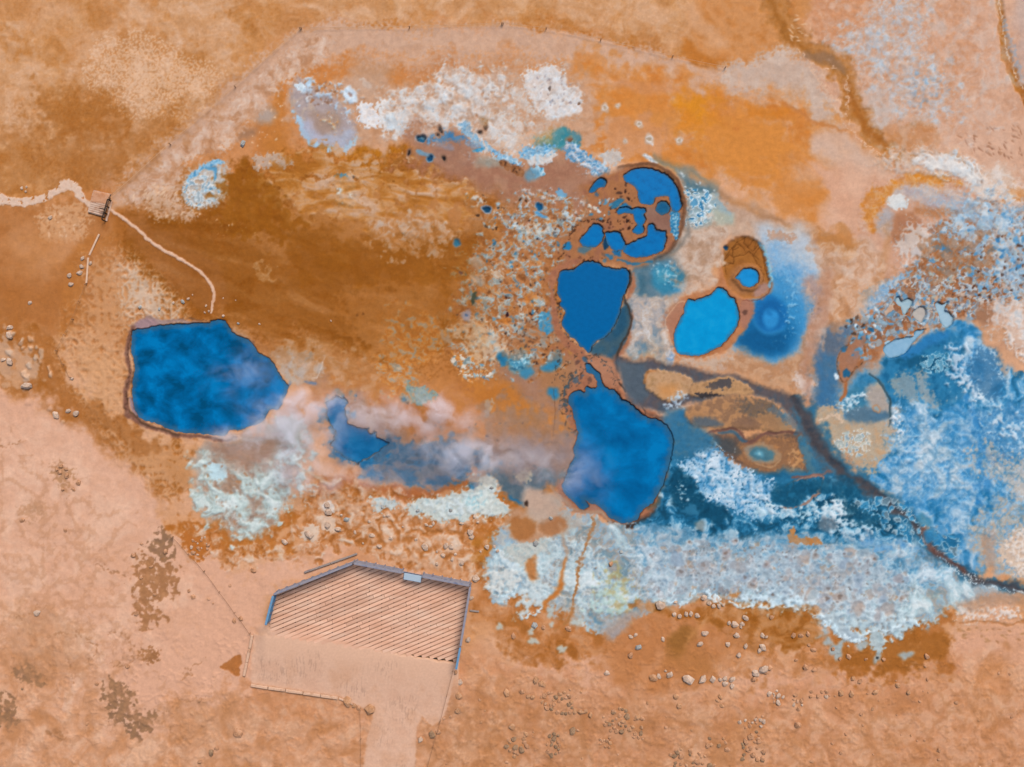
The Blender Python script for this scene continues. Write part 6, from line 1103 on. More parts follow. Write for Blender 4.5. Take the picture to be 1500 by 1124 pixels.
def new_mat(name, rough=0.9, spec=0.2):
    m = bpy.data.materials.new(name); m.use_nodes = True
    t = m.node_tree; b = t.nodes['Principled BSDF']
    b.inputs['Roughness'].default_value = rough; b.inputs['Specular IOR Level'].default_value = spec
    return m, t, b
def nd(t, kind, **kw):
    n = t.nodes.new(kind)
    for k, v in kw.items():
        if k in n.inputs: n.inputs[k].default_value = v
        else: setattr(n, k, v)
    return n
def ramp(t, stops):
    r = t.nodes.new('ShaderNodeValToRGB'); e = r.color_ramp.elements
    while len(e) < len(stops): e.new(0.5)
    for el, (p, c) in zip(e, stops): el.position = p; el.color = c
    return r
def mottled(name, cols, scale, rough=0.9, bump=0.3, bscale=None, spec=0.15, vary=0.0):
    """noise-mixed colours with a little relief"""
    m, t, b = new_mat(name, rough, spec)
    tc = nd(t, 'ShaderNodeTexCoord'); n = nd(t, 'ShaderNodeTexNoise', Scale=scale, Detail=5.0, Roughness=0.6)
    t.links.new(tc.outputs['Object'], n.inputs['Vector'])
    k = len(cols); r = ramp(t, [(0.3 + 0.4 * i / max(k - 1, 1), alb(c)) for i, c in enumerate(cols)])
    t.links.new(n.outputs['Fac'], r.inputs['Fac'])
    out = r.outputs['Color']
    if vary:
        oi = nd(t, 'ShaderNodeObjectInfo'); mr = nd(t, 'ShaderNodeMapRange')
        mr.inputs['To Min'].default_value = 1 - vary; mr.inputs['To Max'].default_value = 1 + vary
        t.links.new(oi.outputs['Random'], mr.inputs['Value'])
        hs = nd(t, 'ShaderNodeHueSaturation'); t.links.new(out, hs.inputs['Color']); t.links.new(mr.outputs[0], hs.inputs['Value'])
        out = hs.outputs['Color']
    t.links.new(out, b.inputs['Base Color'])
    if bump:
        n2 = nd(t, 'ShaderNodeTexNoise', Scale=bscale or scale * 4, Detail=4.0)
        t.links.new(tc.outputs['Object'], n2.inputs['Vector'])
        bp = nd(t, 'ShaderNodeBump', Strength=bump, Distance=0.04)
        t.links.new(n2.outputs['Fac'], bp.inputs['Height']); t.links.new(bp.outputs[0], b.inputs['Normal'])
    return m

# ---------------------------------------------------------------- the ground: one sheet to the horizon
STEP = 1.25
def axis(lo, hi):
    a = list(np.arange(lo, hi + .1, STEP)); s = STEP * 2; l, h = a[0], a[-1]; L = []; R = []
    while s < 30000:
        l -= s; h += s; L.insert(0, l); R.append(h); s *= 1.16
    return np.array(L + a + R)
g = Ground(axis(-130, 1630), axis(-110, 1234))
paint(g); paint2(g); paint3(g)
full = (slice(0, len(g.Y)), slice(0, len(g.X)))

POOLS = [  # outline, colours (dark, mid, bright), mottle metres, label
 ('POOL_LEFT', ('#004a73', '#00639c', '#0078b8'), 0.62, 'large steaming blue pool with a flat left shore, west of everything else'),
 ('POOL_MID', ('#005f9b', '#00629f', '#0064a2'), 3.0, 'smooth dark blue pool tapering to a point, north of the biggest pool'),
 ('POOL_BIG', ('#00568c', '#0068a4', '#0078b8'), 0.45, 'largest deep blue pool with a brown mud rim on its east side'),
 ('POOL_BRIGHT', ('#0090cc', '#0096d2', '#0c9bd4'), 1.2, 'bright sky blue pool in a clay rim below the cracked mud dish'),
 ('POOL_SMALL', ('#0f86c8', '#168fd2', '#1c92d4'), 1.0, 'small round bright blue pool inside the cracked mud dish'),
 ('TOP_BIG', ('#0068a8', '#0072b6', '#0076ba'), 2.0, 'hook shaped blue pool at the top of the round mud basin'),
 ('TOP_DOT', ('#0a567f', '#0c5c88', '#10628e'), 2.0, 'small round dark blue pool inside the curl of the hook shaped pool'),
 ('TOP_CHAIN', ('#0068a8', '#0070b2', '#0074b6'), 2.0, 'string of small joined blue pools in the middle of the mud basin'),
 ('TOP_BEAN', ('#005f98', '#0068a2', '#006cac'), 2.0, 'bean shaped blue pool west of the hook shaped pool'),
 ('MID_LEFT', ('#006cb0', '#0072b6', '#0076ba'), 2.0, 'rounded blue pool at the left of the three in the basin foot'),
 ('MID_MID', ('#006cb0', '#0072b6', '#0076ba'), 2.0, 'middle one of the three blue pools in the basin foot'),
 ('MID_RIGHT', ('#0066a6', '#0070b4', '#0074b8'), 1.5, 'boot shaped blue pool at the right of the three in the basin foot'),
 ('PALE_MAIN', ('#82b0ce', '#8ab5d2', '#8fb9d4'), 2.0, 'milky pale blue pool, the long one below the froth field'),
 ('PALE_RIGHT', ('#9bbdd0', '#a0c1d3', '#a5c4d4'), 2.0, 'milky pale blue pool on the east side of the froth field'),
 ('PALE_LEFT', ('#9cbccb', '#a4c0cc', '#a9c2cc'), 2.0, 'ragged pale grey blue pool on the west side of the froth field'),
 ('PALE_GREY', ('#b4ada6', '#bab4ad', '#bfb8b0'), 2.0, 'grey beige mud pool between the two pale blue pools'),
 ('STEAM_POOL', ('#0f5f92', '#1a6ea4', '#2578ac'), 0.8, 'narrow blue pool partly hidden by drifting steam')]
for n, *_ in POOLS: globals()[n] = [tuple(p) for p in catmull(globals()[n], True, 3)]
# relief: bright crust stands up, everything has a slight roughness
lum = g.col @ np.array([.3, .6, .1], np.float32)
def blur(a, r):
    k = 2 * r + 1
    for ax in (0, 1):
        pad = [(0, 0), (0, 0)]; pad[ax] = (r + 1, r)
        c = np.cumsum(np.pad(a, pad, mode='edge'), axis=ax)
        a = (np.take(c, range(k, c.shape[ax]), ax) - np.take(c, range(0, c.shape[ax] - k), ax)) / k
    return a
inner = ((g.Y > -130) & (g.Y < 1250))[:, None] & ((g.X > -150) & (g.X < 1650))[None, :]
relief = 0.12 * np.clip(lum - blur(lum, 5), -.25, .25) + 0.006 * g.F(full, 7, 4, 201) + 0.02 * g.F(full, 40, 4, 202)
bottom = smooth(820, 1000, g.GY) * smooth(0.16, 0.3, g.F(full, 26, 3, 205))
relief += 0.03 * bottom * g.F(full, 9, 4, 206, 'r')
g.h = np.where(inner, blur(g.h, 1) + relief, 0)
shore = np.full(g.h.shape, -99, np.float32); pale = np.zeros(g.h.shape, np.float32)
for n, *_ in POOLS:
    q = np.array(globals()[n], float); sl = g.box(q, 16)
    x = g.GX[sl] + 0.9 * g.F(sl, 7, 3, 207); y = g.GY[sl] + 0.9 * g.F(sl, 7, 3, 208)
    if n == 'STEAM_POOL': x = x + 5 * g.F(sl, 22, 4, 214); y = y + 4 * g.F(sl, 18, 4, 215)
    d_ = poly_sd(x, y, q); shore[sl] = np.maximum(shore[sl], d_)
    if n.startswith('PALE'): pale[sl] = np.maximum(pale[sl], smooth(-8, -5, d_))
near = smooth(-9, -3, shore)
g.h += (np.maximum(g.h, 0.0) - g.h) * near
g.h -= (0.5 - 0.26 * pale) * smooth(-1.2, 1.6, shore)
wetband = smooth(-3.2, -0.4, shore)
g.wet = np.maximum(g.wet, wetband)
g.col *= (1 - 0.34 * (1 - pale) * wetband * smooth(-6, -1, shore))[..., None]     # soaked mud at the water line

ny, nx = g.h.shape
# faces that belong to the sand path and to the mud stream are objects of their own
FORECOURT = [(371,928),(398,934),(450,941),(500,947),(560,956),(600,963),(640,969),(669,973),(664,1000),(656,1035),(646,1056),(634,1064),(618,1050),(611,1066),(607,1124),(606,1234),(526,1234),(533,1124),(538,1080),(547,1045),(528,1036),(497,1021),(430,1011),(367,1001)]
TRACK = [(-130,290),(-40,284),(0,284),(12,291),(30,292),(50,290),(66,284),(82,276),(88,268),(100,264),(110,268),(118,276),(124,290),(132,298),(131,303),(122,297),(115,290),(110,281),(100,278),(88,282),(74,291),(52,299),(30,301),(10,297),(0,300),(-130,304)]
WALK = [(160,308),(165,309),(178,318),(190,327),(203,337),(216,350),(232,362),(249,371),(268,382),(286,393),(300,405),(309,417),(313,430),(312,444),(310,458)]
STREAM = [(1165,585),(1185,625),(1200,655),(1225,685),(1250,705),(1285,725),(1310,745),(1335,762),(1350,785),(1362,800),(1385,818),(1410,838),(1440,852),(1480,860),(1560,872),(1630,880)]
def mask_poly(q, amp=0.0):
    q = np.array(q, float); sl = g.box(q, 8); m = np.full(g.h.shape, -9, np.float32)
    x, y = g.warp(sl, amp, 14, amp * 0.5); m[sl] = poly_sd(x, y, q); return m
def mask_line(q, w):
    q = catmull(q, False, 5); sl = g.box(q, 20); m = np.full(g.h.shape, -9, np.float32)
    x, y = g.warp(sl, 1.0, 14, 0.3); m[sl] = line_sd(x, y, q, np.interp(np.linspace(0, 1, len(q)), np.linspace(0, 1, len(w)), w)); return m
f_sd = mask_poly(FORECOURT, 1.0); t_sd = mask_poly(TRACK, 1.6); w_sd = mask_line(WALK, [1.2, 1.7, 2.0, 2.3, 2.4, 2.2, 2.3, 1.9, 2.1, 2.0, 1.5]); s_sd = mask_line(STREAM, [11, 10, 9, 10, 9, 7, 7, 7, 6, 5, 5, 4, 5, 5, 5, 6])
def blend(sd, cols, f, m=20, hh=None):
    a = smooth(-f, f, sd)[..., None]
    g.col += (g.tint(cols, full, m=m, seed=60) * (1 + 0.02 * g.F(full, 3, 2, 97))[..., None] - g.col) * a
    if hh is not None: g.h += (hh + 0.008 * g.F(full, 6, 3, 203) - g.h) * a[..., 0]
EDGE = [(372,930),(398,934),(500,947),(600,963),(669,973),(690,976)]
e_d = np.full(g.h.shape, 999, np.float32); sl = g.box(EDGE, 90)
vv = np.interp(g.GX[sl], [p[0] for p in EDGE], [p[1] for p in EDGE]); e_d[sl] = g.GY[sl] - vv        # south of the deck's open edge is positive
reach = np.interp(g.GX, [390, 470, 560, 670], [24, 20, 10, 5])
drift = smooth(85, 2, e_d) * smooth(-1.15, -.1, (e_d + 0.22 * reach * g.F(full, 16, 4, 212)) / reach) * (g.GX > 374) * (g.GX < 672)
drift *= smooth(372, 392, g.GX)
holes = smooth(0.55, 0.75, g.F(full, 9, 3, 209))
t_sd = t_sd + 1.5 - 6 * holes
blend(f_sd, ['#d4a88c', '#dab095', '#d0a283'], 2.0, 40, 0.015)
blend(t_sd, ['#d8b6a0', '#dcbfaa', '#d0a98e'], 1.0, 12, 0.03)
blend(w_sd, ['#d9b096', '#ddb89f', '#d2a688'], 0.8, 14, 0.04)
g.h += drift * np.clip(0.222 + 0.004 * g.F(full, 16, 3, 213) - g.h, 0, 1); g.col += (_h2c('#dbb195') * (1 + 0.02 * g.F(full, 3, 2, 97))[..., None] - g.col) * (drift * smooth(60, 0, e_d))[..., None]
streaks = smooth(0.25, 0.6, g.F(full, 4, 3, 210, 'f', 0.6, 4.0, 0.1)) * smooth(3, 14, f_sd) * smooth(0, .8, g.F(full, 60, 3, 211) + 0.3)
g.col *= (1 - 0.09 * streaks)[..., None]

co = np.empty((ny, nx, 3), np.float32)
co[..., 0] = (g.GX - 750) * U; co[..., 1] = (562 - g.GY) * U; co[..., 2] = g.h
lin_col = np.clip(lin(np.clip(g.col, 0.0, 1)) * ALB, 0, 0.9).astype(np.float32)
rgba = np.concatenate([lin_col, np.ones((ny, nx, 1), np.float32)], -1)
cmask = lambda m: (m[:-1, :-1] + m[1:, :-1] + m[:-1, 1:] + m[1:, 1:]) / 4 > 0
owner = np.zeros((ny - 1, nx - 1), np.int8)
owner[cmask(s_sd)] = 3; owner[cmask(t_sd)] = 2; owner[cmask(w_sd)] = 4; owner[cmask(f_sd)] = 1

def ground_material():
    m, t, b = new_mat('mineral_ground', 0.95, 0.1)
    at_ = nd(t, 'ShaderNodeAttribute', attribute_name='mineral'); wt = nd(t, 'ShaderNodeAttribute', attribute_name='wet')
    tc = nd(t, 'ShaderNodeTexCoord')
    n = nd(t, 'ShaderNodeTexNoise', Scale=7.0, Detail=6.0, Roughness=0.65); t.links.new(tc.outputs['Object'], n.inputs['Vector'])
    mr = nd(t, 'ShaderNodeMapRange'); mr.inputs['From Min'].default_value = .25; mr.inputs['From Max'].default_value = .75
    mr.inputs['To Min'].default_value = 0.96; mr.inputs['To Max'].default_value = 1.04
    t.links.new(n.outputs['Fac'], mr.inputs['Value'])
    mx = nd(t, 'ShaderNodeVectorMath', operation='SCALE'); t.links.new(at_.outputs['Color'], mx.inputs[0]); t.links.new(mr.outputs[0], mx.inputs['Scale'])
    t.links.new(mx.outputs[0], b.inputs['Base Color'])
    rr = nd(t, 'ShaderNodeMapRange'); rr.inputs['To Min'].default_value = 0.95; rr.inputs['To Max'].default_value = 0.45
    t.links.new(wt.outputs['Fac'], rr.inputs['Value']); t.links.new(rr.outputs[0], b.inputs['Roughness'])
    n2 = nd(t, 'ShaderNodeTexNoise', Scale=14.0, Detail=5.0, Roughness=0.6); t.links.new(tc.outputs['Object'], n2.inputs['Vector'])
    bp = nd(t, 'ShaderNodeBump', Strength=0.22, Distance=0.04); t.links.new(n2.outputs['Fac'], bp.inputs['Height']); t.links.new(bp.outputs[0], b.inputs['Normal'])
    return m
M_GROUND = ground_material()
idx = np.arange(ny * nx, dtype=np.int32).reshape(ny, nx)
quads = np.stack([idx[1:, :-1], idx[1:, 1:], idx[:-1, 1:], idx[:-1, :-1]], -1)     # counter-clockwise seen from above
def sheet(name, k, label, cat):
    q = quads[owner == k].reshape(-1, 4)
    used = np.unique(q); remap = np.zeros(ny * nx, np.int32); remap[used] = np.arange(len(used), dtype=np.int32)
    q = remap[q]
    me = bpy.data.meshes.new(name)
    me.vertices.add(len(used)); me.vertices.foreach_set('co', co.reshape(-1, 3)[used].ravel())
    me.loops.add(q.size); me.loops.foreach_set('vertex_index', q.ravel())
    me.polygons.add(len(q)); me.polygons.foreach_set('loop_start', np.arange(0, q.size, 4, dtype=np.int32))
    me.polygons.foreach_set('use_smooth', np.ones(len(q), bool))
    a = me.attributes.new('mineral', 'FLOAT_COLOR', 'POINT'); a.data.foreach_set('color', rgba.reshape(-1, 4)[used].ravel())
    a = me.attributes.new('wet', 'FLOAT', 'POINT'); a.data.foreach_set('value', g.wet.reshape(-1)[used].ravel().astype(np.float32))
    me.update(calc_edges=True)
    return tag(obj(name, me, M_GROUND), label, cat, kind='structure')
sheet('ground', 0, 'orange and pale mineral ground of the hot spring field', 'ground')
sheet('path', 1, 'pale trodden sand forecourt and path below the slatted deck', 'path')
sheet('path', 2, 'pale winding sand track leading to the small boarded platform', 'path')
sheet('stream', 3, 'dark brown mud stream winding to the east edge', 'stream')
sheet('path', 4, 'narrow pale path from the small platform to the left pool', 'path')
def height(u, v):
    i = min(max(int(np.searchsorted(g.X, u)), 0), nx - 1); j = min(max(int(np.searchsorted(g.Y, v)), 0), ny - 1)
    return float(g.h[j, i])

# ---------------------------------------------------------------- water of the pools, lying in the carved basins
def water_material(name, cols, size, silt='#3a6478'):
    m, t, b = new_mat(name, 0.25, 0.05)
    tc = nd(t, 'ShaderNodeTexCoord'); mp = nd(t, 'ShaderNodeMapping'); mp.inputs['Scale'].default_value = (0.9, 1.1, 1)
    t.links.new(tc.outputs['Object'], mp.inputs['Vector'])
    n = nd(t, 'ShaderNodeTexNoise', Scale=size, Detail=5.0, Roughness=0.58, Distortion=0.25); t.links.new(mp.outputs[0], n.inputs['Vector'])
    r = ramp(t, [(0.36, alb(cols[0])), (0.5, alb(cols[1])), (0.62, alb(cols[2]))]); t.links.new(n.outputs['Fac'], r.inputs['Fac'])  # cloudy mottling of the large pools: thin steam painted into the water colour
    sh = nd(t, 'ShaderNodeAttribute', attribute_name='shallow'); mxc = nd(t, 'ShaderNodeMix', data_type='RGBA')   # silt stirred up in the shallows
    t.links.new(sh.outputs['Fac'], mxc.inputs['Factor']); t.links.new(r.outputs['Color'], mxc.inputs[6]); mxc.inputs[7].default_value = alb(silt)
    t.links.new(mxc.outputs[2], b.inputs['Base Color'])
    n2 = nd(t, 'ShaderNodeTexNoise', Scale=5.0, Detail=2.0); t.links.new(tc.outputs['Object'], n2.inputs['Vector'])
    bp = nd(t, 'ShaderNodeBump', Strength=0.05, Distance=0.02); t.links.new(n2.outputs['Fac'], bp.inputs['Height']); t.links.new(bp.outputs[0], b.inputs['Normal'])
    return m
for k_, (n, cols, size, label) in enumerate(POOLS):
    q = np.array(globals()[n], float); lo = q.min(0) - 6; hi = q.max(0) + 6; s = 1.5
    X = np.arange(lo[0], hi[0], s); Y = np.arange(lo[1], hi[1], s); GX, GY = np.meshgrid(X, Y)
    d = poly_sd((GX + s / 2).astype(np.float32), (GY + s / 2).astype(np.float32), q)[:-1, :-1] > -3.0
    ii = np.arange(GX.size).reshape(GX.shape)
    f = np.stack([ii[1:, :-1], ii[1:, 1:], ii[:-1, 1:], ii[:-1, :-1]], -1)[d]
    used = np.unique(f); rm = np.zeros(GX.size, int); rm[used] = np.arange(len(used))
    cu, cv = q.mean(0); p0 = at(cu, cv, -0.09 - 0.004 * k_)
    vs = [((a - cu) * U, (cv - b_) * U, 0) for a, b_ in zip(GX.ravel()[used], GY.ravel()[used])]
    me = bpy.data.meshes.new('water'); me.from_pydata(vs, [], rm[f].tolist())
    px = (np.array([v_[0] for v_ in vs]) / U + cu).astype(np.float32); py = (cv - np.array([v_[1] for v_ in vs]) / U).astype(np.float32)
    wide = {'POOL_LEFT': 8, 'POOL_BIG': 10, 'POOL_BRIGHT': 5}.get(n, 3)
    sl_ = poly_sd(px, py, q); jit = 0.35 * perlin(px / 9, py / 9, 801) + 0.25 * perlin(px / 3.5, py / 3.5, 802)
    a_ = me.attributes.new('shallow', 'FLOAT', 'POINT'); a_.data.foreach_set('value', (0.62 * smooth(1.0, 0.0, sl_ / wide + jit)).astype(np.float32))
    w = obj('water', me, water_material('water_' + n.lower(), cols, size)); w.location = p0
    tag(w, label, 'pool', kind='structure')
# ---------------------------------------------------------------- builders
def add_box(bm, p, q, w, h, up=Vector((0, 0, 1))):
    """a bar from p to q, w wide, h high"""
    p, q = Vector(p), Vector(q); d = q - p; L = d.length; x = d.normalized()
    y = up.cross(x)
    y = y.normalized() if y.length > 1e-4 else Vector((0, 1, 0)); z = x.cross(y)
    m = Matrix((x, y, z)).transposed().to_4x4(); m.translation = (p + q) / 2
    r = bmesh.ops.create_cube(bm, size=1.0, matrix=m @ Matrix.Diagonal((L, w, h, 1)))
    return r['verts']
def add_tube(bm, pts, r, n=6):
    rings = []
    for i, p in enumerate(pts):
        d = (pts[min(i + 1, len(pts) - 1)] - pts[max(i - 1, 0)]).normalized()
        a = d.orthogonal().normalized() if abs(d.z) < .9 else Vector((1, 0, 0)); a = (a - d * a.dot(d)).normalized(); b = d.cross(a)
        rings.append([bm.verts.new(p + (a * math.cos(6.2832 * k / n) + b * math.sin(6.2832 * k / n)) * r) for k in range(n)])
    for A, B_ in zip(rings, rings[1:]):
        for k in range(n): bm.faces.new((A[k], A[(k + 1) % n], B_[(k + 1) % n], B_[k]))
    bm.faces.new(rings[0][::-1]); bm.faces.new(rings[-1])
def done(name, bm, m, parent=None, bevel=0.0, smooth_=False, origin=None):
    if bevel: bmesh.ops.bevel(bm, geom=[e for e in bm.edges], offset=bevel, segments=1, affect='EDGES', clamp_overlap=True)
    bmesh.ops.recalc_face_normals(bm, faces=bm.faces)
    if origin is not None: bmesh.ops.translate(bm, vec=-Vector(origin), verts=bm.verts)
    me = bpy.data.meshes.new(name); bm.to_mesh(me); bm.free()
    if smooth_: me.polygons.foreach_set('use_smooth', [True] * len(me.polygons))
    return obj(name, me, m, parent)

M_WOOD = mottled('weathered_slate_wood', ['#6a7088', '#8a8c9c', '#9a949a', '#7d86a0'], 3.0, bump=.3)
M_BLUEWOOD = mottled('blue_grey_wood', ['#5288b2', '#6f9abc', '#5d8cb0'], 3.0, bump=.3)
M_BOARD = None
M_BEAM = mottled('sandy_timber', ['#cfa486', '#dcb498', '#b98c6c'], 2.5, bump=.4)
M_GREYBEAM = mottled('grey_timber', ['#8a7f7c', '#a0928a', '#7a7078'], 2.5, bump=.4)
M_DARKWOOD = mottled('dark_timber', ['#33281f', '#453628', '#2a221c'], 4.0, bump=.3)
M_POST = mottled('post_wood', ['#a8805e', '#b89070'], 6.0, bump=.3)
M_ROPE = mottled('fence_rope', ['#8f6848', '#a87a58'], 20.0, bump=0)
M_PALEROPE = mottled('pale_rope', ['#cfa27c', '#d9b08c'], 20.0, bump=0)
M_PLANK = mottled('pale_plank', ['#e0bfa4', '#d9b498', '#e6c9b0'], 3.0, bump=.3)
M_PANEL = mottled('sign_panel', ['#c3dcec', '#d5e8f4', '#cde2f0'], 2.0, rough=.35, bump=0, spec=.4)
M_STEEL = mottled('sign_steel', ['#3f4a5c', '#4c586c'], 5.0, rough=.5, bump=0)

# ---------------------------------------------------------------- slatted viewing deck
DK_H = 0.22
deck_o = at(545, 900, 0)
deck = tag(empty('viewing_deck', deck_o), 'slatted timber viewing deck with blue grey railings, sand blown over its open edge', 'deck')
def board_material():
    m, t, b = new_mat('deck_boards', 0.9, 0.12)
    tc = nd(t, 'ShaderNodeTexCoord'); n = nd(t, 'ShaderNodeTexNoise', Scale=1.2, Detail=6.0, Roughness=.6)
    mp = nd(t, 'ShaderNodeMapping'); mp.inputs['Rotation'].default_value = (0, 0, math.radians(-23)); mp.inputs['Scale'].default_value = (.35, 2.2, 1)
    t.links.new(tc.outputs['Object'], mp.inputs['Vector']); t.links.new(mp.outputs[0], n.inputs['Vector'])
    r = ramp(t, [(.3, alb('#d8a486')), (.5, alb('#e2b296')), (.7, alb('#eac2a8'))]); t.links.new(n.outputs['Fac'], r.inputs['Fac'])
    a = nd(t, 'ShaderNodeAttribute', attribute_name='board'); mr = nd(t, 'ShaderNodeMapRange')
    mr.inputs['To Min'].default_value = .88; mr.inputs['To Max'].default_value = 1.1; t.links.new(a.outputs['Fac'], mr.inputs['Value'])
    v = nd(t, 'ShaderNodeVectorMath', operation='SCALE'); t.links.new(r.outputs['Color'], v.inputs[0]); t.links.new(mr.outputs[0], v.inputs['Scale'])
    t.links.new(v.outputs[0], b.inputs['Base Color'])
    return m
DECK = [(407,865),(522,820),(690,852),(669,972),(600,962),(500,946),(398,933),(396,908)]
def clip_line(poly, p0, d):
    """interval of the line p0 + t d inside a convex outline"""
    lo, hi = -1e9, 1e9; m = len(poly)
    area = sum(poly[i][0] * poly[(i + 1) % m][1] - poly[(i + 1) % m][0] * poly[i][1] for i in range(m))
    s = 1 if area > 0 else -1
    for i in range(m):
        a, b = poly[i], poly[(i + 1) % m]; nx_, ny_ = -(b[1] - a[1]) * s, (b[0] - a[0]) * s
        num = nx_ * (p0[0] - a[0]) + ny_ * (p0[1] - a[1]); den = nx_ * d[0] + ny_ * d[1]
        if abs(den) < 1e-9:
            if num < 0: return None
            continue
        t = -num / den
        if den > 0: lo = max(lo, t)
        else: hi = min(hi, t)
    return (lo, hi) if hi - lo > 3 else None
rnd = random.Random(5)
ang = math.radians(-22.5); bd = (math.cos(ang), math.sin(ang)); bn = (-bd[1], bd[0])
verts, faces, shade = [], [], []
k = -60; pitch = 5.72
proj = [(p[0] - 545) * bn[0] + (p[1] - 900) * bn[1] for p in DECK]
s0 = min(proj) + 1.0
while s0 < max(proj):
    c = s0 + pitch / 2; hw = pitch / 2 - 0.5
    p0 = (545 + bn[0] * c, 900 + bn[1] * c); iv = clip_line(DECK, p0, bd)
    if iv:
        cuts = [iv[0]]; 
        while iv[1] - cuts[-1] > 110: cuts.append(cuts[-1] + rnd.uniform(60, 100))
        cuts.append(iv[1])
        for a, b_ in zip(cuts, cuts[1:]):
            z = DK_H + rnd.uniform(-.008, .008); f0 = len(verts); sh = rnd.random()
            for zz in (z - .05, z):
                for (tt, ww) in ((a + .15, -hw), (b_ - .15, -hw), (b_ - .15, hw), (a + .15, hw)):
                    q = at(p0[0] + bd[0] * tt + bn[0] * ww, p0[1] + bd[1] * tt + bn[1] * ww, zz) - deck_o
                    verts.append(tuple(q)); shade.append(sh)
            for f in ((0, 3, 2, 1), (4, 5, 6, 7), (0, 1, 5, 4), (1, 2, 6, 5), (2, 3, 7, 6), (3, 0, 4, 7)):
                faces.append(tuple(f0 + i for i in f))
    s0 += pitch
me = bpy.data.meshes.new('deck_boards'); me.from_pydata(verts, [], faces)
a_ = me.attributes.new('board', 'FLOAT', 'POINT'); a_.data.foreach_set('value', shade)
bm = bmesh.new(); bm.from_mesh(me); bmesh.ops.recalc_face_normals(bm, faces=bm.faces); bm.to_mesh(me); bm.free()
obj('deck_boards', me, board_material(), deck)
bm = bmesh.new()                                            # dark joists and fascia below the boards
inner_d = [(411,868),(522,824.5),(686,855.5),(666,968.5),(600,958.5),(500,942.5),(402,929.5),(400.5,908)]
for i in range(len(inner_d)):
    a, b_ = inner_d[i], inner_d[(i + 1) % len(inner_d)]
    add_box(bm, at(a[0], a[1], DK_H - .2) - deck_o, at(b_[0], b_[1], DK_H - .14) - deck_o, .08, .18)
for uu in range(415, 686, 18):
    iv = clip_line([tuple(p) for p in inner_d], (uu, 900), (0, 1))
    if iv: add_box(bm, at(uu, 900 + iv[0] + 1, DK_H - .125) - deck_o, at(uu, 900 + iv[1] - 1, DK_H - .125) - deck_o, .07, .14)
done('joists', bm, M_DARKWOOD, deck)
def railing(p, q, mat, n, top=1.15, hw=.16, label=None):
    p3, q3 = at(*p, DK_H) - deck_o, at(*q, DK_H) - deck_o
    zt = Vector((0, 0, top))
    bm = bmesh.new(); add_box(bm, p3 + zt, q3 + zt, hw, .05); r = done('railing', bm, mat, deck, bevel=.008)
    if label: r['label'] = label
    d = (q3 - p3).normalized(); side = Vector((-d.y, d.x, 0))
    bm = bmesh.new()
    for h in (.18, .42, .66, .9): add_box(bm, p3 + Vector((0, 0, h)) + side * .002, q3 + Vector((0, 0, h)) + side * .002, .035, .13)
    done('rail', bm, mat, r)
    for i in range(n + 1):
        c = p3 + (q3 - p3) * (i / n)
        bm = bmesh.new(); add_box(bm, c + Vector((0, 0, -.3)) - side * 0.0, c + Vector((0, 0, top - .02)) - side * 0.0,   .08, .08); done('post', bm, M_WOOD if mat is M_BLUEWOOD else mat, r)
railing((397.3,907.5), (407.8,866.5), M_BLUEWOOD, 3, label='blue painted railing panel')
railing((409.2,863.8), (444,850.2), M_WOOD, 3)
railing((446,849.5), (520.5,820.3), M_WOOD, 6)
railing((523.8,819.6), (591.5,832.6), M_WOOD, 5)
railing((621.5,838.4), (688.3,851.2), M_WOOD, 5)
railing((690.2,854), (676.2,938), M_WOOD, 6)
railing((675.8,940.5), (670.2,971), M_BLUEWOOD, 3, label='blue painted railing panel')
bm = bmesh.new(); add_box(bm, at(592, 832.5, DK_H + .95) - deck_o, at(621, 838.2, DK_H + .95) - deck_o, .12, .05)
r_ = done('railing', bm, M_WOOD, deck)

sg = tag(empty('information_sign', at(607, 841, DK_H)), 'white information panel tilted at the deck railing, lettering too faint to read', 'sign')
so = at(607, 841, DK_H); tl = math.radians(25)
ax = (at(620, 843.4) - at(594.5, 838.6)).normalized(); ay = Vector((-ax.y, ax.x, 0))
upv = (ay * math.cos(tl) + Vector((0, 0, 1)) * math.sin(tl)).normalized(); nrm = ax.cross(upv)
def slab(name, w, h, th, off, m, parent):
    bm = bmesh.new(); mt = Matrix((ax, upv, nrm)).transposed().to_4x4(); mt.translation = Vector((0, 0, .85)) + nrm * off
    bmesh.ops.create_cube(bm, size=1, matrix=mt @ Matrix.Diagonal((w, h, th, 1))); return done(name, bm, m, parent, bevel=.006)
slab('panel_frame', 1.34, .66, .05, 0, M_STEEL, sg); slab('panel', 1.26, .58, .02, .03, M_PANEL, sg)
for s_ in (-.45, .45):
    bm = bmesh.new(); add_box(bm, ax * s_ + Vector((0, 0, 0)), ax * s_ + Vector((0, 0, .84)), .07, .07); done('post', bm, M_STEEL, sg)

# ---------------------------------------------------------------- timbers lying on the ground
def beam(name, p, q, w, h, m, label, cat, z=None, n=1, gap=0.0):
    zz = max(height(*p), height(*q), 0.0) + h / 2 - .01 if z is None else z
    c = at((p[0] + q[0]) / 2, (p[1] + q[1]) / 2, zz - h / 2)
    bm = bmesh.new(); P3, Q3 = at(*p, zz) - c, at(*q, zz) - c; d = (Q3 - P3)
    rr = random.Random(int(p[0]))
    for i in range(n):
        a, b_ = P3 + d * (i / n), P3 + d * ((i + 1) / n - gap / n)
        j = Vector((rr.uniform(-.015, .015), rr.uniform(-.015, .015), rr.uniform(-.01, .01)))
        add_box(bm, a + j, b_ - j, w, h)
    o = done(name, bm, m, None, bevel=min(w, h) * .18); o.location = c
    return tag(o, label, cat)
beam('kerb_timber', (370.5,930), (358,990), .2, .2, M_BEAM, 'sandy kerb timber along the left edge of the forecourt', 'timber', n=3, gap=.015)
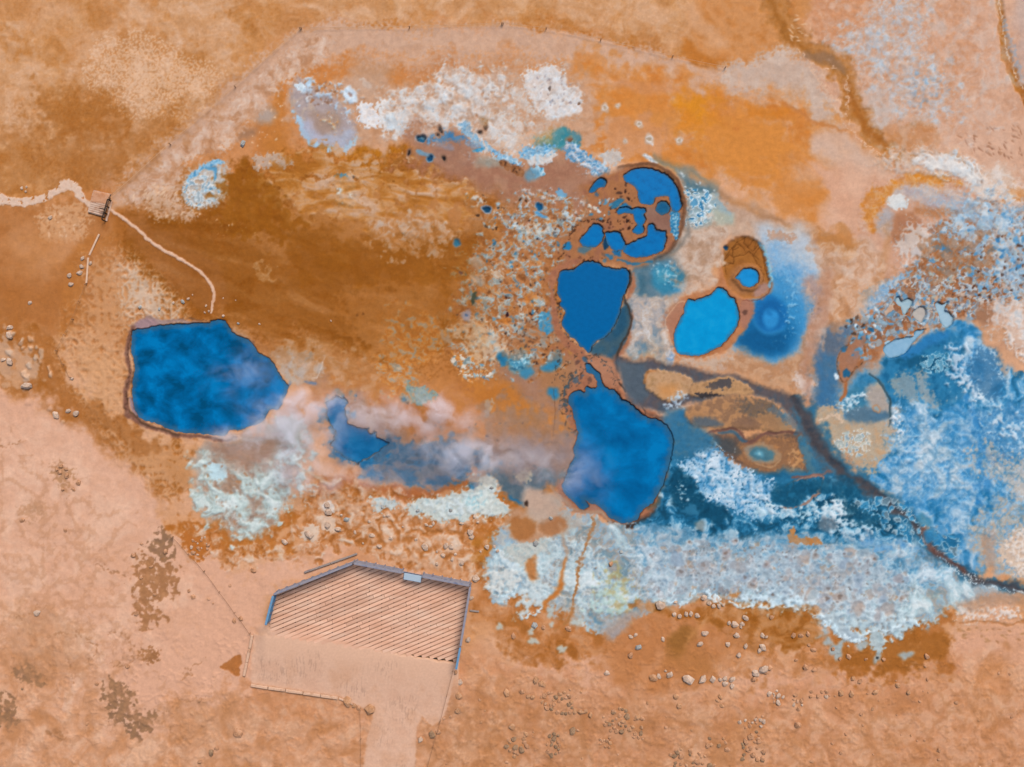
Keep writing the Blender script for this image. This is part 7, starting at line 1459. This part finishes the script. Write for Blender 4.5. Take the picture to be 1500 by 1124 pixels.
beam('kerb_timber', (368,1003), (496,1022), .22, .2, M_BEAM, 'long sandy kerb timber along the lower edge of the forecourt', 'timber', n=5, gap=.012)
beam('kerb_timber', (497,1022.5), (518,1031), .14, .12, M_BEAM, 'short thin kerb timber ending at the round boulders', 'timber')
beam('grey_beam', (446,838.5), (524,811), .14, .16, M_GREYBEAM, 'grey timber beam lying outside the upper left deck railing', 'timber', n=2, gap=.01)
beam('grey_beam', (688,894.5), (702,895.5), .12, .12, M_GREYBEAM, 'short grey timber stub sticking out right of the deck', 'timber')
beam('plank', (146,343.5), (131,374), .13, .06, M_PLANK, 'upper pale plank laid on brown ground south of the boarded platform', 'plank')
beam('plank', (129.5,378), (127,415), .13, .06, M_PLANK, 'lower pale plank laid on brown ground beside the white stones', 'plank')

# ---------------------------------------------------------------- small boarded platform where the path starts
po = at(147, 299, 0)
plat = tag(empty('platform', po), 'small weathered boarded platform half covered in reddish sand at the path start', 'platform')
PL = [(138.5,280),(163,285.5),(153.8,317.5),(130.2,311)]
def lerp(a, b_, t): return (a[0] + (b_[0] - a[0]) * t, a[1] + (b_[1] - a[1]) * t)
M_PLAT = mottled('platform_boards', ['#c9a690', '#d8b9a4', '#bf9478', '#dcc0ad'], 1.4, bump=.4)
M_PLATSAND = mottled('platform_sand', ['#c48a64', '#cd9a78', '#bd8058'], 1.4, bump=.4)
bm = bmesh.new(); N = 11
for i in range(N):
    t0, t1 = i / N + .006, (i + 1) / N - .006
    a, b_ = lerp(PL[0], PL[3], (t0 + t1) / 2), lerp(PL[1], PL[2], (t0 + t1) / 2)
    wd = (Vector(PL[3]) - Vector(PL[0])).length * (t1 - t0) * U if False else 31.5 * (t1 - t0) * U
    add_box(bm, at(*a, .16 + (i % 3) * .004) - po, at(*b_, .16 + (i % 2) * .005) - po, wd, .05)
done('boards', bm, M_PLAT, plat)
bm = bmesh.new()                                                        # sand lying on the upper half
gu, gv = 14, 10; grid = []
for j in range(gv + 1):
    row = []
    for i in range(gu + 1):
        a = lerp(PL[0], PL[3], j / gv * .56); b_ = lerp(PL[1], PL[2], j / gv * .5); p = lerp(a, b_, i / gu)
        edge = min(i, gu - i, j, (gv - j) * 1.0)
        row.append(bm.verts.new(at(p[0] + rnd.uniform(-.4, .4), p[1] + rnd.uniform(-.7, .7), (.165 if edge < 1 else .205 + rnd.uniform(0, .03))) - po))
    grid.append(row)
for j in range(gv):
    for i in range(gu): bm.faces.new((grid[j + 1][i], grid[j + 1][i + 1], grid[j][i + 1], grid[j][i]))
done('sand_cover', bm, M_PLATSAND, plat, smooth_=True)
for a, b_ in ((PL[3], PL[2]), (PL[0], PL[1])):
    bm = bmesh.new(); add_box(bm, at(*a, .06) - po, at(*b_, .06) - po, .08, .16); done('bearer', bm, M_PLAT, plat)
rl = tag(empty('barrier_rail', at(159, 308, 0)), 'dark low barrier rail on the east side of the boarded platform', 'barrier')
ro = at(159, 308, 0)
bm = bmesh.new(); add_box(bm, at(163, 294.5, .55) - ro, at(154.5, 324, .55) - ro, .08, .06); done('rail', bm, M_DARKWOOD, rl, bevel=.01)
bm = bmesh.new(); add_box(bm, at(164.2, 295, .03) - ro, at(156, 324, .03) - ro, .14, .06); done('sill', bm, M_PLAT, rl)
for t in (0, .33, .66, 1):
    q = lerp((163, 294.5), (154.5, 324), t); bm = bmesh.new(); add_box(bm, at(*q, -.1) - ro, at(*q, .52) - ro, .07, .07); done('post', bm, M_DARKWOOD, rl)
bm = bmesh.new(); add_box(bm, at(151, 307.6, .5) - ro, at(158, 308.8, .5) - ro, .07, .07); done('dark_bar', bm, M_DARKWOOD, rl)  # short dark crossbar through the rail line

# ---------------------------------------------------------------- rope fences
def rope_fence(pts, label, span, mat, ph=.3, r=.011, post=.018):
    o3 = at(*pts[0], 0); f = tag(empty('rope_fence', o3), label, 'fence')
    for a, b_ in zip(pts, pts[1:]):
        L = math.hypot(b_[0] - a[0], b_[1] - a[1]); n = max(1, round(L / span))
        for i in range(n + (1 if b_ == pts[-1] else 0)):
            q = lerp(a, b_, i / n); z = height(*q); big = 1.8 if i in (0, n) else 1.0
            bm = bmesh.new(); add_tube(bm, [at(*q, z - .1) - o3, at(*q, z + ph * .5) - o3, at(*q, z + ph + .05) - o3], post * big, 7)
            done('post', bm, M_POST, f)
        for i in range(n):
            p, q = lerp(a, b_, i / n), lerp(a, b_, (i + 1) / n); bm = bmesh.new()
            z0, z1 = height(*p) + ph, height(*q) + ph
            pp = [at(*lerp(p, q, s / 6), z0 + (z1 - z0) * s / 6 - .1 * 4 * (s / 6) * (1 - s / 6)) - o3 for s in range(7)]
            add_tube(bm, pp, r, 5); done('rope', bm, mat, f, smooth_=True)
    return f
rope_fence([(162,291), (250,212), (345,128), (440,43)], 'low rope fence running diagonally up from the boarded platform', 95, M_PALEROPE)
rope_fence([(442,42.5), (600,41), (735,36)], 'low rope fence across the top, level stretch', 160, M_PALEROPE)
rope_fence([(737,36), (800,43), (880,59), (985,84), (1062,100)], 'low rope fence across the top, stretch falling away to the right', 110, M_PALEROPE)
rope_fence([(127,417), (108,468), (84,514), (104,553)], 'low rope fence winding down the left side below the planks', 26, M_ROPE)
rope_fence([(254,786), (300,836), (367,927)], 'thin rope fence running from the dark soil patch to the kerb timber', 44, M_ROPE, r=.013)
rope_fence([(528,1040), (529,1082), (529,1128)], 'short rope fence south of the two round boulders', 30, M_ROPE)
rope_fence([(664,981), (645,1056), (624,1130)], 'rope fence along the right edge of the forecourt', 36, M_ROPE, r=.013)

# ---------------------------------------------------------------- boulders and stones
M_STONE = {
 'tan': mottled('tan_rock', ['#a87a58', '#c4916c', '#d3a484'], 1.6, bump=.9, bscale=7, vary=.1),
 'orange': mottled('orange_rock', ['#b0805a', '#c4936c', '#d2a584'], 1.6, bump=.9, bscale=7, vary=.1),
 'pale': mottled('pale_rock', ['#b89880', '#cdb09a', '#dac4b2'], 1.8, bump=.9, bscale=7, vary=.08),
 'grey': mottled('grey_rock', ['#8d8a86', '#a7a8a6', '#bfc0bc'], 1.8, bump=.9, bscale=7, vary=.1),
 'dark': mottled('dark_rock', ['#86694f', '#9c7c60', '#b0906f'], 1.8, bump=.9, bscale=7, vary=.12)}
rr = random.Random(11)
def rock_mesh(seed, flat=.7):
    q = random.Random(seed); bm = bmesh.new(); n = 16
    for i in range(n):
        z = 1 - 2 * (i + .5) / n; t = i * 2.39996 + q.uniform(-.35, .35); r = math.sqrt(1 - z * z)
        k = q.uniform(.72, 1.1); bm.verts.new((r * math.cos(t) * k, r * math.sin(t) * k, z * flat * q.uniform(.85, 1.05)))
    bmesh.ops.convex_hull(bm, input=bm.verts)
    bmesh.ops.delete(bm, geom=[v for v in bm.verts if not v.link_faces], context='VERTS')
    bmesh.ops.dissolve_limit(bm, angle_limit=.30, verts=bm.verts, edges=bm.edges)
    bmesh.ops.bevel(bm, geom=[e for e in bm.edges], offset=.045, segments=1, affect='EDGES', clamp_overlap=True)
    bmesh.ops.triangulate(bm, faces=bm.faces); bmesh.ops.subdivide_edges(bm, edges=bm.edges, cuts=1, use_grid_fill=True)
    for v in bm.verts: v.co *= 1 + q.uniform(-.02, .02)
    me = bpy.data.meshes.new('rock'); bm.to_mesh(me); bm.free(); return me
ROCKS = {k: [] for k in M_STONE}
for i, k in enumerate(M_STONE):
    for j in range(7):
        me = rock_mesh(100 * i + j, .62 + .08 * (j % 3)); me.materials.append(M_STONE[k]); ROCKS[k].append(me)
SPECS = []
def rock(u, v, r, tone, label, group=None, el=None, sink=.25):
    SPECS.append((u, v, r, tone, label, group, el, sink))
def build_rock(u, v, r, tone, label, group, el, sink, name='rock'):
    o = bpy.data.objects.new(name, rr.choice(ROCKS[tone])); C.collection.objects.link(o)
    e = el if el else rr.uniform(1.0, 1.35); s = r * U
    o.scale = (s * e, s / math.sqrt(e), s * rr.uniform(.75, 1.0)); o.rotation_euler = (rr.uniform(-.2, .2), rr.uniform(-.2, .2), rr.uniform(0, 6.28))
    o.location = at(u, v, height(u, v) + s * (.42 - sink))
    return tag(o, label, 'rock', group) if label else o
def rocks(items, tone, label, group):
    for it in items: rock(it[0], it[1], it[2], it[3] if len(it) > 3 else tone, label, group)
def heap(poly, n, r0, r1, tones, label, group):
    p = np.array(poly, float); lo, hi = p.min(0), p.max(0); k = 0; placed = []
    while k < n:
        u, v = rr.uniform(lo[0], hi[0]), rr.uniform(lo[1], hi[1])
        if poly_sd(np.array([u], np.float32), np.array([v], np.float32), p)[0] < 0: continue
        r = r0 + (r1 - r0) * rr.random() ** 1.6
        if any((u - a) ** 2 + (v - b_) ** 2 < (.72 * (r + c)) ** 2 for a, b_, c in placed) and rr.random() < .93: 
            k += .04; continue
        placed.append((u, v, r)); k += 1
        rock(u, v, r, rr.choice(tones), label, group, sink=.35)
# single stones anyone could point at
for u, v, r, tone, lab in [
  (509,1027,8,'orange','round boulder at the end of the lower kerb timber, left one of two'),
  (543,1039,9,'orange','round boulder at the corner of the sand path, right one of two'),
  (519,1034,4,'orange','small stone nearest the left round boulder by the kerb'),
  (526,1037,4,'tan','small stone between the two round boulders, the right one'),
  (672,1019,6.5,'orange','split orange boulder right of the forecourt rope'),
  (671,1041,5.5,'orange','lower orange boulder right of the forecourt rope'),
  (668,983,3.5,'tan','small stone at the foot of the deck railing corner'),
  (674,999,5,'pale','long pale slab lying below the deck railing corner'),
  (634,1076,6,'dark','larger dark stone of the pair east of the sand path'),
  (642,1072,4.5,'tan','smaller stone of the pair east of the sand path'),
  (616,1083,4.5,'pale','lone pale stone on the right edge of the sand path'),
  (967,887,8,'pale','big pale angular block where the chalk meets the rust'),
  (1008,995,9,'pale','largest flat stone of the row below the dark wet hollow'),
  (935,948,5,'grey','bluish grey stone south of the chalk tip'),
  (1032,928,6,'pale','pale bluish stone right of the dark wet hollow'),
  (957,993,6.5,'orange','rounded boulder left of the stone row'),
  (40,565,7,'pale','pale round stone on the left sand edge'),
  (44,444,3.6,'pale','lone pale stone on the brown ground west of the planks'),
  (15,480,5,'pale','pale stone on the left photo edge, upper of two'),
  (243,808,4.6,'tan','tan stone lying on the dark soil patch'),
  (417,794,5,'pale','pale triangular stone by the rust margin above the deck'),
  (350,1073,8,'tan','broad flat stone in the rough ground below the left kerb timber'),
  (55,898,5.5,'pale','pale slab stone on the lower left rough ground'),
  (33,1009,2.2,'dark','small dark stone among the lower left soil blotches'),
  (785,996,5.5,'orange','left stone of the orange chain south of the rust bay'),
  (742,1015,5.5,'orange','lone orange boulder east of the forecourt rope'),
  (764,1013,4.5,'tan','round half buried stone right of the lone orange boulder'),
  (839,1070,5.5,'dark','lone dark stone between the rubble heaps'),
  (1168,1061,6,'tan','lone tan block on the southern sand with a dark top edge'),
  (697,847,7,'pale','pale flat stone just outside the right deck corner'),
  (783,916,5,'grey','greenish grey stone in the rust bay'),
  (356,211,4.8,'grey','pale grey rounded stone on the slope inside the diagonal rope'),
  (74,319,3.8,'pale','pale stone on the sandy patch south of the winding track'),
  (372,836,4.5,'tan','tan stone on the pale sand left of the deck'),
  (1357,962,5,'tan','tan stone on the brown wet tip at the right'),
  (785,796,5,'grey','grey stone at the corner of the chalk patch above the rust bay'),
  (807,759,3.6,'grey','small grey stone on the brown mound south of the biggest pool'),
  (1118,980,8,'pale','largest pale stone of the right hand stone group'),
  (1106,986,7,'pale','second largest pale stone of the right hand stone group'),
  (508,761,4,'grey','small grey stone in the crust above the deck, left of the chalk')]:
    rock(u, v, r, tone, lab)
rocks([(121,379,3.5),(120,391,4),(117,400,4.5),(133,386,3),(102,404,4.5),(104,417,4.5)], 'pale', 'white stone beside the lower pale plank', 'white stones beside the pale planks')
rocks([(32,276,2.6),(39,274,2.1),(38,281,2.2)], 'pale', 'small white stone north of the winding track', 'white stones north of the winding track')
rocks([(268,442,3,'grey'),(276,438,2.6),(282,432,1.3),(254,444,2.4),(300,458,1.6),(306,456,2.1),(302,448,2),(327,463,2.4),(327,437,1.2),(234,453,2.6,'grey'),(206,450,3,'grey'),(380,475,1.9),(349,474,1.9,'grey'),(485,470,1.6),(345,440,1.1)], 'pale', 'small pale stone on the brown bank above the left pool', 'stones on the bank above the left pool')
rocks([(106,555,3),(82,608,6),(100,602,4),(112,606,5.5),(5,527,3.5),(15,530,6),(15,492,6)], 'pale', 'pale half buried stone on the sand edge left of the left pool', 'stones on the sand edge left of the pool')
rocks([(90,683,4),(88,692,4),(98,697,4.5),(115,707,4.5),(93,717,3),(108,717,3),(84,688,3),(97,688,3)], 'tan', 'tan stone in the little pile on the west sand', 'stones of the little pile on the west sand')
rocks([(207,846,3),(222,830,3),(227,871,3.2),(200,899,4),(207,797,2.5),(195,814,4),(283,874,4.2),(277,866,3),(337,858,2.5),(283,810,4.2),(310,1102,5,'dark'),(293,1116,4),(142,1002,3),(96,777,3),(33,762,4),(353,906,4),(343,909,4),(293,1026,3),(187,976,4),(128,1060,3),(318,1096,4),(306,878,2.5),(312,884,2)], 'tan', 'tan stone scattered on the pale sand left of the deck', 'stones scattered on the sand left of the deck')
heap([(278,788),(302,783),(308,800),(300,815),(284,818),(276,804)], 16, 1.5, 3.4, ['pale','tan','pale'], 'small stone in the rubble by the start of the thin rope', 'rubble by the start of the thin rope')
rocks([(479,740,6),(481,750,7),(480,769,6),(453,783,7),(495,775,5),(541,764,3),(563,756,3),(569,755,3),(625,769,3),(631,771,3),(635,767,3),(676,767,3),(695,757,3),(573,788,4),(545,784,4),(532,796,2),(653,800,5),(661,801,5),(667,812,3),(663,819,3.5),(677,825,4),(649,813,4),(713,801,5),(724,801,3),(729,807,3),(704,808,2),(689,780,6),(691,787,5),(720,715,3,'grey'),(623,801,6),(700,765,2.5),(590,772,2),(610,790,3),(560,742,3,'grey'),(612,748,3,'grey'),(660,748,3,'grey'),(690,876,4),(686,937,4.5),(640,826,3),(556,800,4),(520,780,3),(500,755,2.5),(640,808,2.5)], 'pale', 'pale stone in the crust and rust belt above the deck', 'stones in the crust belt above the deck')
rocks([(796,919,3.6),(833,921,4.6),(752,932,4.6),(910,809,3,'grey'),(873,832,2.2,'grey'),(895,826,4),(923,960,5)], 'tan', 'stone in the rust bay and on the chalk above it', 'stones of the rust bay')
rocks([(1029,995,6.5),(1044,995,5.5),(1055,996,4),(1062,994,4.5),(1072,995,5),(1062,1002,5),(1072,1005,4.5),(981,988,5.5),(975,983,2.5),(965,991,4)], 'pale', 'pale stone in the row below the dark wet hollow', 'stones of the row below the wet hollow')
rocks([(889,986,4.5),(971,936,3.5),(924,933,3.5),(931,930,3.5),(989,882,3),(987,900,4),(995,903,4),(1005,900,4),(1012,899,4),(1021,902,4.5),(1031,876,5),(1039,884,4.5),(1045,888,4),(1053,888,4),(1059,886,3),(1025,943,4.5),(1076,915,6),(1068,913,4),(1087,914,4),(1092,905,5),(1085,918,3),(1079,931,5),(1066,944,4.5),(1092,947,4),(1082,960,5),(1117,931,4),(1122,933,3),(1117,948,6),(1112,953,4)], 'pale', 'pale stone on the rusty margin south of the white crust', 'stones on the rusty margin')
rocks([(1127,978,5),(1104,995,5),(1122,985,4),(1130,904,4),(1173,931,4),(1183,929,4),(1162,931,4),(1192,952,4),(1220,951,3.5),(1243,962,4),(1294,966,3),(1268,966,2.5),(1355,976,2.5),(1193,981,4),(1180,977,5),(1166,967,3),(1185,945,3),(1230,965,3)], 'tan', 'tan stone along the brown wet edge south of the white crust', 'stones along the brown wet edge')
rocks([(1055,1021,4),(1057,1034,4),(1051,1026,3),(990,1020,5),(995,1034,5),(793,1001,4.5),(797,1004,3.5),(774,1020,4),(780,1021,4),(750,1064,6),(842,1042,4),(851,1043,5),(858,1042,4),(865,1047,4),(1249,994,4),(1232,1015,5),(1247,1017,5),(1282,1014,5),(1330,1014,4),(1315,1004,4.5)], 'orange', 'orange tan stone half sunk in the southern sand', 'stones sunk in the southern sand')
heap([(787,1028),(800,1013),(838,1012),(840,1040),(834,1048),(800,1040)], 30, 2.6, 5, ['tan','orange','tan','dark'], 'stone of the rubble heap south of the orange chain', 'rubble heap south of the orange chain')
heap([(738,1085),(755,1072),(770,1074),(778,1092),(772,1105),(755,1110),(742,1100)], 16, 2.6, 7, ['orange','tan','dark'], 'stone of the rubble heap nearest the deck', 'rubble heap nearest the deck')
heap([(800,1074),(818,1075),(822,1100),(812,1113),(798,1108),(806,1092)], 16, 2.4, 5, ['dark','tan'], 'stone of the dark rubble heap on the bottom sand', 'dark rubble heap on the bottom sand')
heap([(885,1060),(895,1045),(905,1035),(925,1045),(945,1052),(940,1075),(935,1088),(918,1075),(890,1072)], 34, 2.4, 5.5, ['tan','orange','dark','tan'], 'stone of the widest rubble heap in the south', 'widest rubble heap in the south')
heap([(876,1082),(895,1080),(900,1094),(882,1096)], 9, 2.4, 5, ['orange','tan'], 'stone of the low rubble below the widest heap', 'low rubble below the widest heap')
heap([(980,1100),(1000,1093),(1030,1103),(1045,1126),(985,1132)], 24, 2.6, 5.5, ['dark','tan','orange'], 'stone of the rubble heap at the bottom photo edge', 'rubble heap at the bottom edge')
heap([(1083,1058),(1105,1047),(1121,1050),(1118,1066),(1090,1068)], 13, 2.2, 4.6, ['tan','pale'], 'stone of the upper eastern rubble heap', 'upper eastern rubble heap')
heap([(1088,1080),(1110,1070),(1125,1090),(1115,1118),(1085,1115)], 22, 2.4, 5.5, ['tan','dark','tan'], 'stone of the lower eastern rubble heap', 'lower eastern rubble heap')
heap([(1124,1015),(1140,1010),(1148,1022),(1140,1032),(1128,1028)], 9, 2, 4.5, ['pale','tan'], 'stone of the small pale pile on the southern sand', 'small pale pile on the southern sand')
heap([(1162,1018),(1178,1016),(1176,1042),(1162,1040)], 8, 2.4, 4.5, ['tan','pale'], 'stone of the small upright pile east of the pale pile', 'small upright pile east of the pale pile')
heap([(1184,1012),(1210,1010),(1212,1022),(1186,1024)], 6, 2.8, 4.6, ['pale','tan'], 'stone of the short pale line of rocks on the southern sand', 'short pale line of rocks')
heap([(1215,1000),(1500,975),(1500,1124),(1180,1124)], 34, 1.5, 3.8, ['tan','orange','tan','tan'], 'small stone scattered on the far right sand', 'stones scattered on the far right sand')
heap([(650,1000),(1000,1010),(1080,1124),(640,1124)], 34, 1.3, 3.0, ['tan','orange'], 'small stone scattered between the southern rubble heaps', 'stones scattered between the rubble heaps')
heap([(1030,1078),(1060,1074),(1066,1100),(1035,1100)], 7, 2.4, 6, ['orange','dark','tan'], 'stone of the small dark pile left of the eastern heaps', 'small dark pile left of the eastern heaps')

SPECS.sort(key=lambda a: (a[5] is not None, -a[2]))
for a in SPECS[:290]: build_rock(*a)
small = [build_rock(*a[:4], None, None, a[6], a[7]) for a in SPECS[290:]]       # the smallest ones lie together as one litter
bpy.context.view_layer.update()
bm = bmesh.new(); mats = list(M_STONE.values())
for o in small:
    f0 = len(bm.faces); me = o.data.copy(); me.transform(o.matrix_world); bm.from_mesh(me); bm.faces.ensure_lookup_table()
    k = mats.index(o.data.materials[0])
    for f in bm.faces[f0:]: f.material_index = k
    bpy.data.meshes.remove(me)
me = bpy.data.meshes.new('small_stones'); bm.to_mesh(me); bm.free()
for m_ in mats: me.materials.append(m_)
for o in small: bpy.data.objects.remove(o)
tag(obj('small_stones', me), 'litter of small stones scattered over the sand', 'stones', kind='stuff')

# ---------------------------------------------------------------- drifting steam
PUFFS = [  # u, v, radius u, radius v, strength
 (432,612,40,26,1.5),(462,588,34,20,1.2),(520,582,46,14,.6),(446,650,34,24,1.0),(398,640,40,18,.8),(352,634,26,12,.6),
 (560,600,56,15,1.5),(634,598,40,22,2.0),(604,618,56,16,.9),(690,616,50,20,.45),(560,696,70,16,.4),(690,662,46,26,1.1),(640,650,40,14,.3),
 (735,664,54,24,.6),(800,684,46,24,.45),(836,692,22,30,.6),(866,690,26,40,.22),(500,632,24,30,.35),(470,690,60,20,.6),(424,690,36,24,.4),(376,545,40,30,.3)]
lo = at(130, 800, .45); hi = at(1030, 480, 2.9)
ctr = (lo + hi) / 2
bm = bmesh.new(); bmesh.ops.create_cube(bm, size=1, matrix=Matrix.Diagonal((hi.x - lo.x, hi.y - lo.y, hi.z - lo.z, 1)))
m = bpy.data.materials.new('steam'); m.use_nodes = True; t = m.node_tree; t.nodes.clear()
out = t.nodes.new('ShaderNodeOutputMaterial'); pv = t.nodes.new('ShaderNodeVolumePrincipled'); t.links.new(pv.outputs[0], out.inputs['Volume'])
pv.inputs['Color'].default_value = (.88, .9, .99, 1); pv.inputs['Anisotropy'].default_value = 0.0
tc = nd(t, 'ShaderNodeTexCoord')
nz = nd(t, 'ShaderNodeTexNoise', Scale=.62, Detail=5.0, Roughness=.6, Distortion=.5); t.links.new(tc.outputs['Object'], nz.inputs['Vector'])
wob = nd(t, 'ShaderNodeVectorMath', operation='MULTIPLY_ADD'); t.links.new(nz.outputs['Color'], wob.inputs[0])
wob.inputs[1].default_value = (2.6, 2.6, 0); t.links.new(tc.outputs['Object'], wob.inputs[2])
acc = None
for u, v, a, b_, s_ in PUFFS:
    c = at(u, v, 1.5) - ctr + Vector((1.2, 1.2, 0))
    sub = nd(t, 'ShaderNodeVectorMath', operation='SUBTRACT'); t.links.new(wob.outputs[0], sub.inputs[0]); sub.inputs[1].default_value = c
    mul = nd(t, 'ShaderNodeVectorMath', operation='MULTIPLY'); t.links.new(sub.outputs[0], mul.inputs[0]); mul.inputs[1].default_value = (1 / (a * U), 1 / (b_ * U), .75)
    dot = nd(t, 'ShaderNodeVectorMath', operation='DOT_PRODUCT'); t.links.new(mul.outputs[0], dot.inputs[0]); t.links.new(mul.outputs[0], dot.inputs[1])
    neg = nd(t, 'ShaderNodeMath', operation='MULTIPLY'); t.links.new(dot.outputs['Value'], neg.inputs[0]); neg.inputs[1].default_value = -1.4
    ex = nd(t, 'ShaderNodeMath', operation='EXPONENT'); t.links.new(neg.outputs[0], ex.inputs[0])
    ma = nd(t, 'ShaderNodeMath', operation='MULTIPLY_ADD'); t.links.new(ex.outputs[0], ma.inputs[0]); ma.inputs[1].default_value = s_
    if acc is None: ma.inputs[2].default_value = 0.0
    else: t.links.new(acc.outputs[0], ma.inputs[2])
    acc = ma
nm = nd(t, 'ShaderNodeMapRange'); nm.inputs['From Min'].default_value = .45; nm.inputs['From Max'].default_value = .68; nm.inputs['To Min'].default_value = 0.0; nm.inputs['To Max'].default_value = 2.0
t.links.new(nz.outputs['Fac'], nm.inputs['Value'])
den = nd(t, 'ShaderNodeMath', operation='MULTIPLY'); t.links.new(acc.outputs[0], den.inputs[0]); t.links.new(nm.outputs[0], den.inputs[1])
d2 = nd(t, 'ShaderNodeMath', operation='MULTIPLY'); t.links.new(den.outputs[0], d2.inputs[0]); d2.inputs[1].default_value = 0.44
t.links.new(d2.outputs[0], pv.inputs['Density'])
st = done('steam', bm, m); st.location = ctr
tag(st, 'white steam drifting east from the left pool towards the biggest pool', 'steam', kind='stuff')
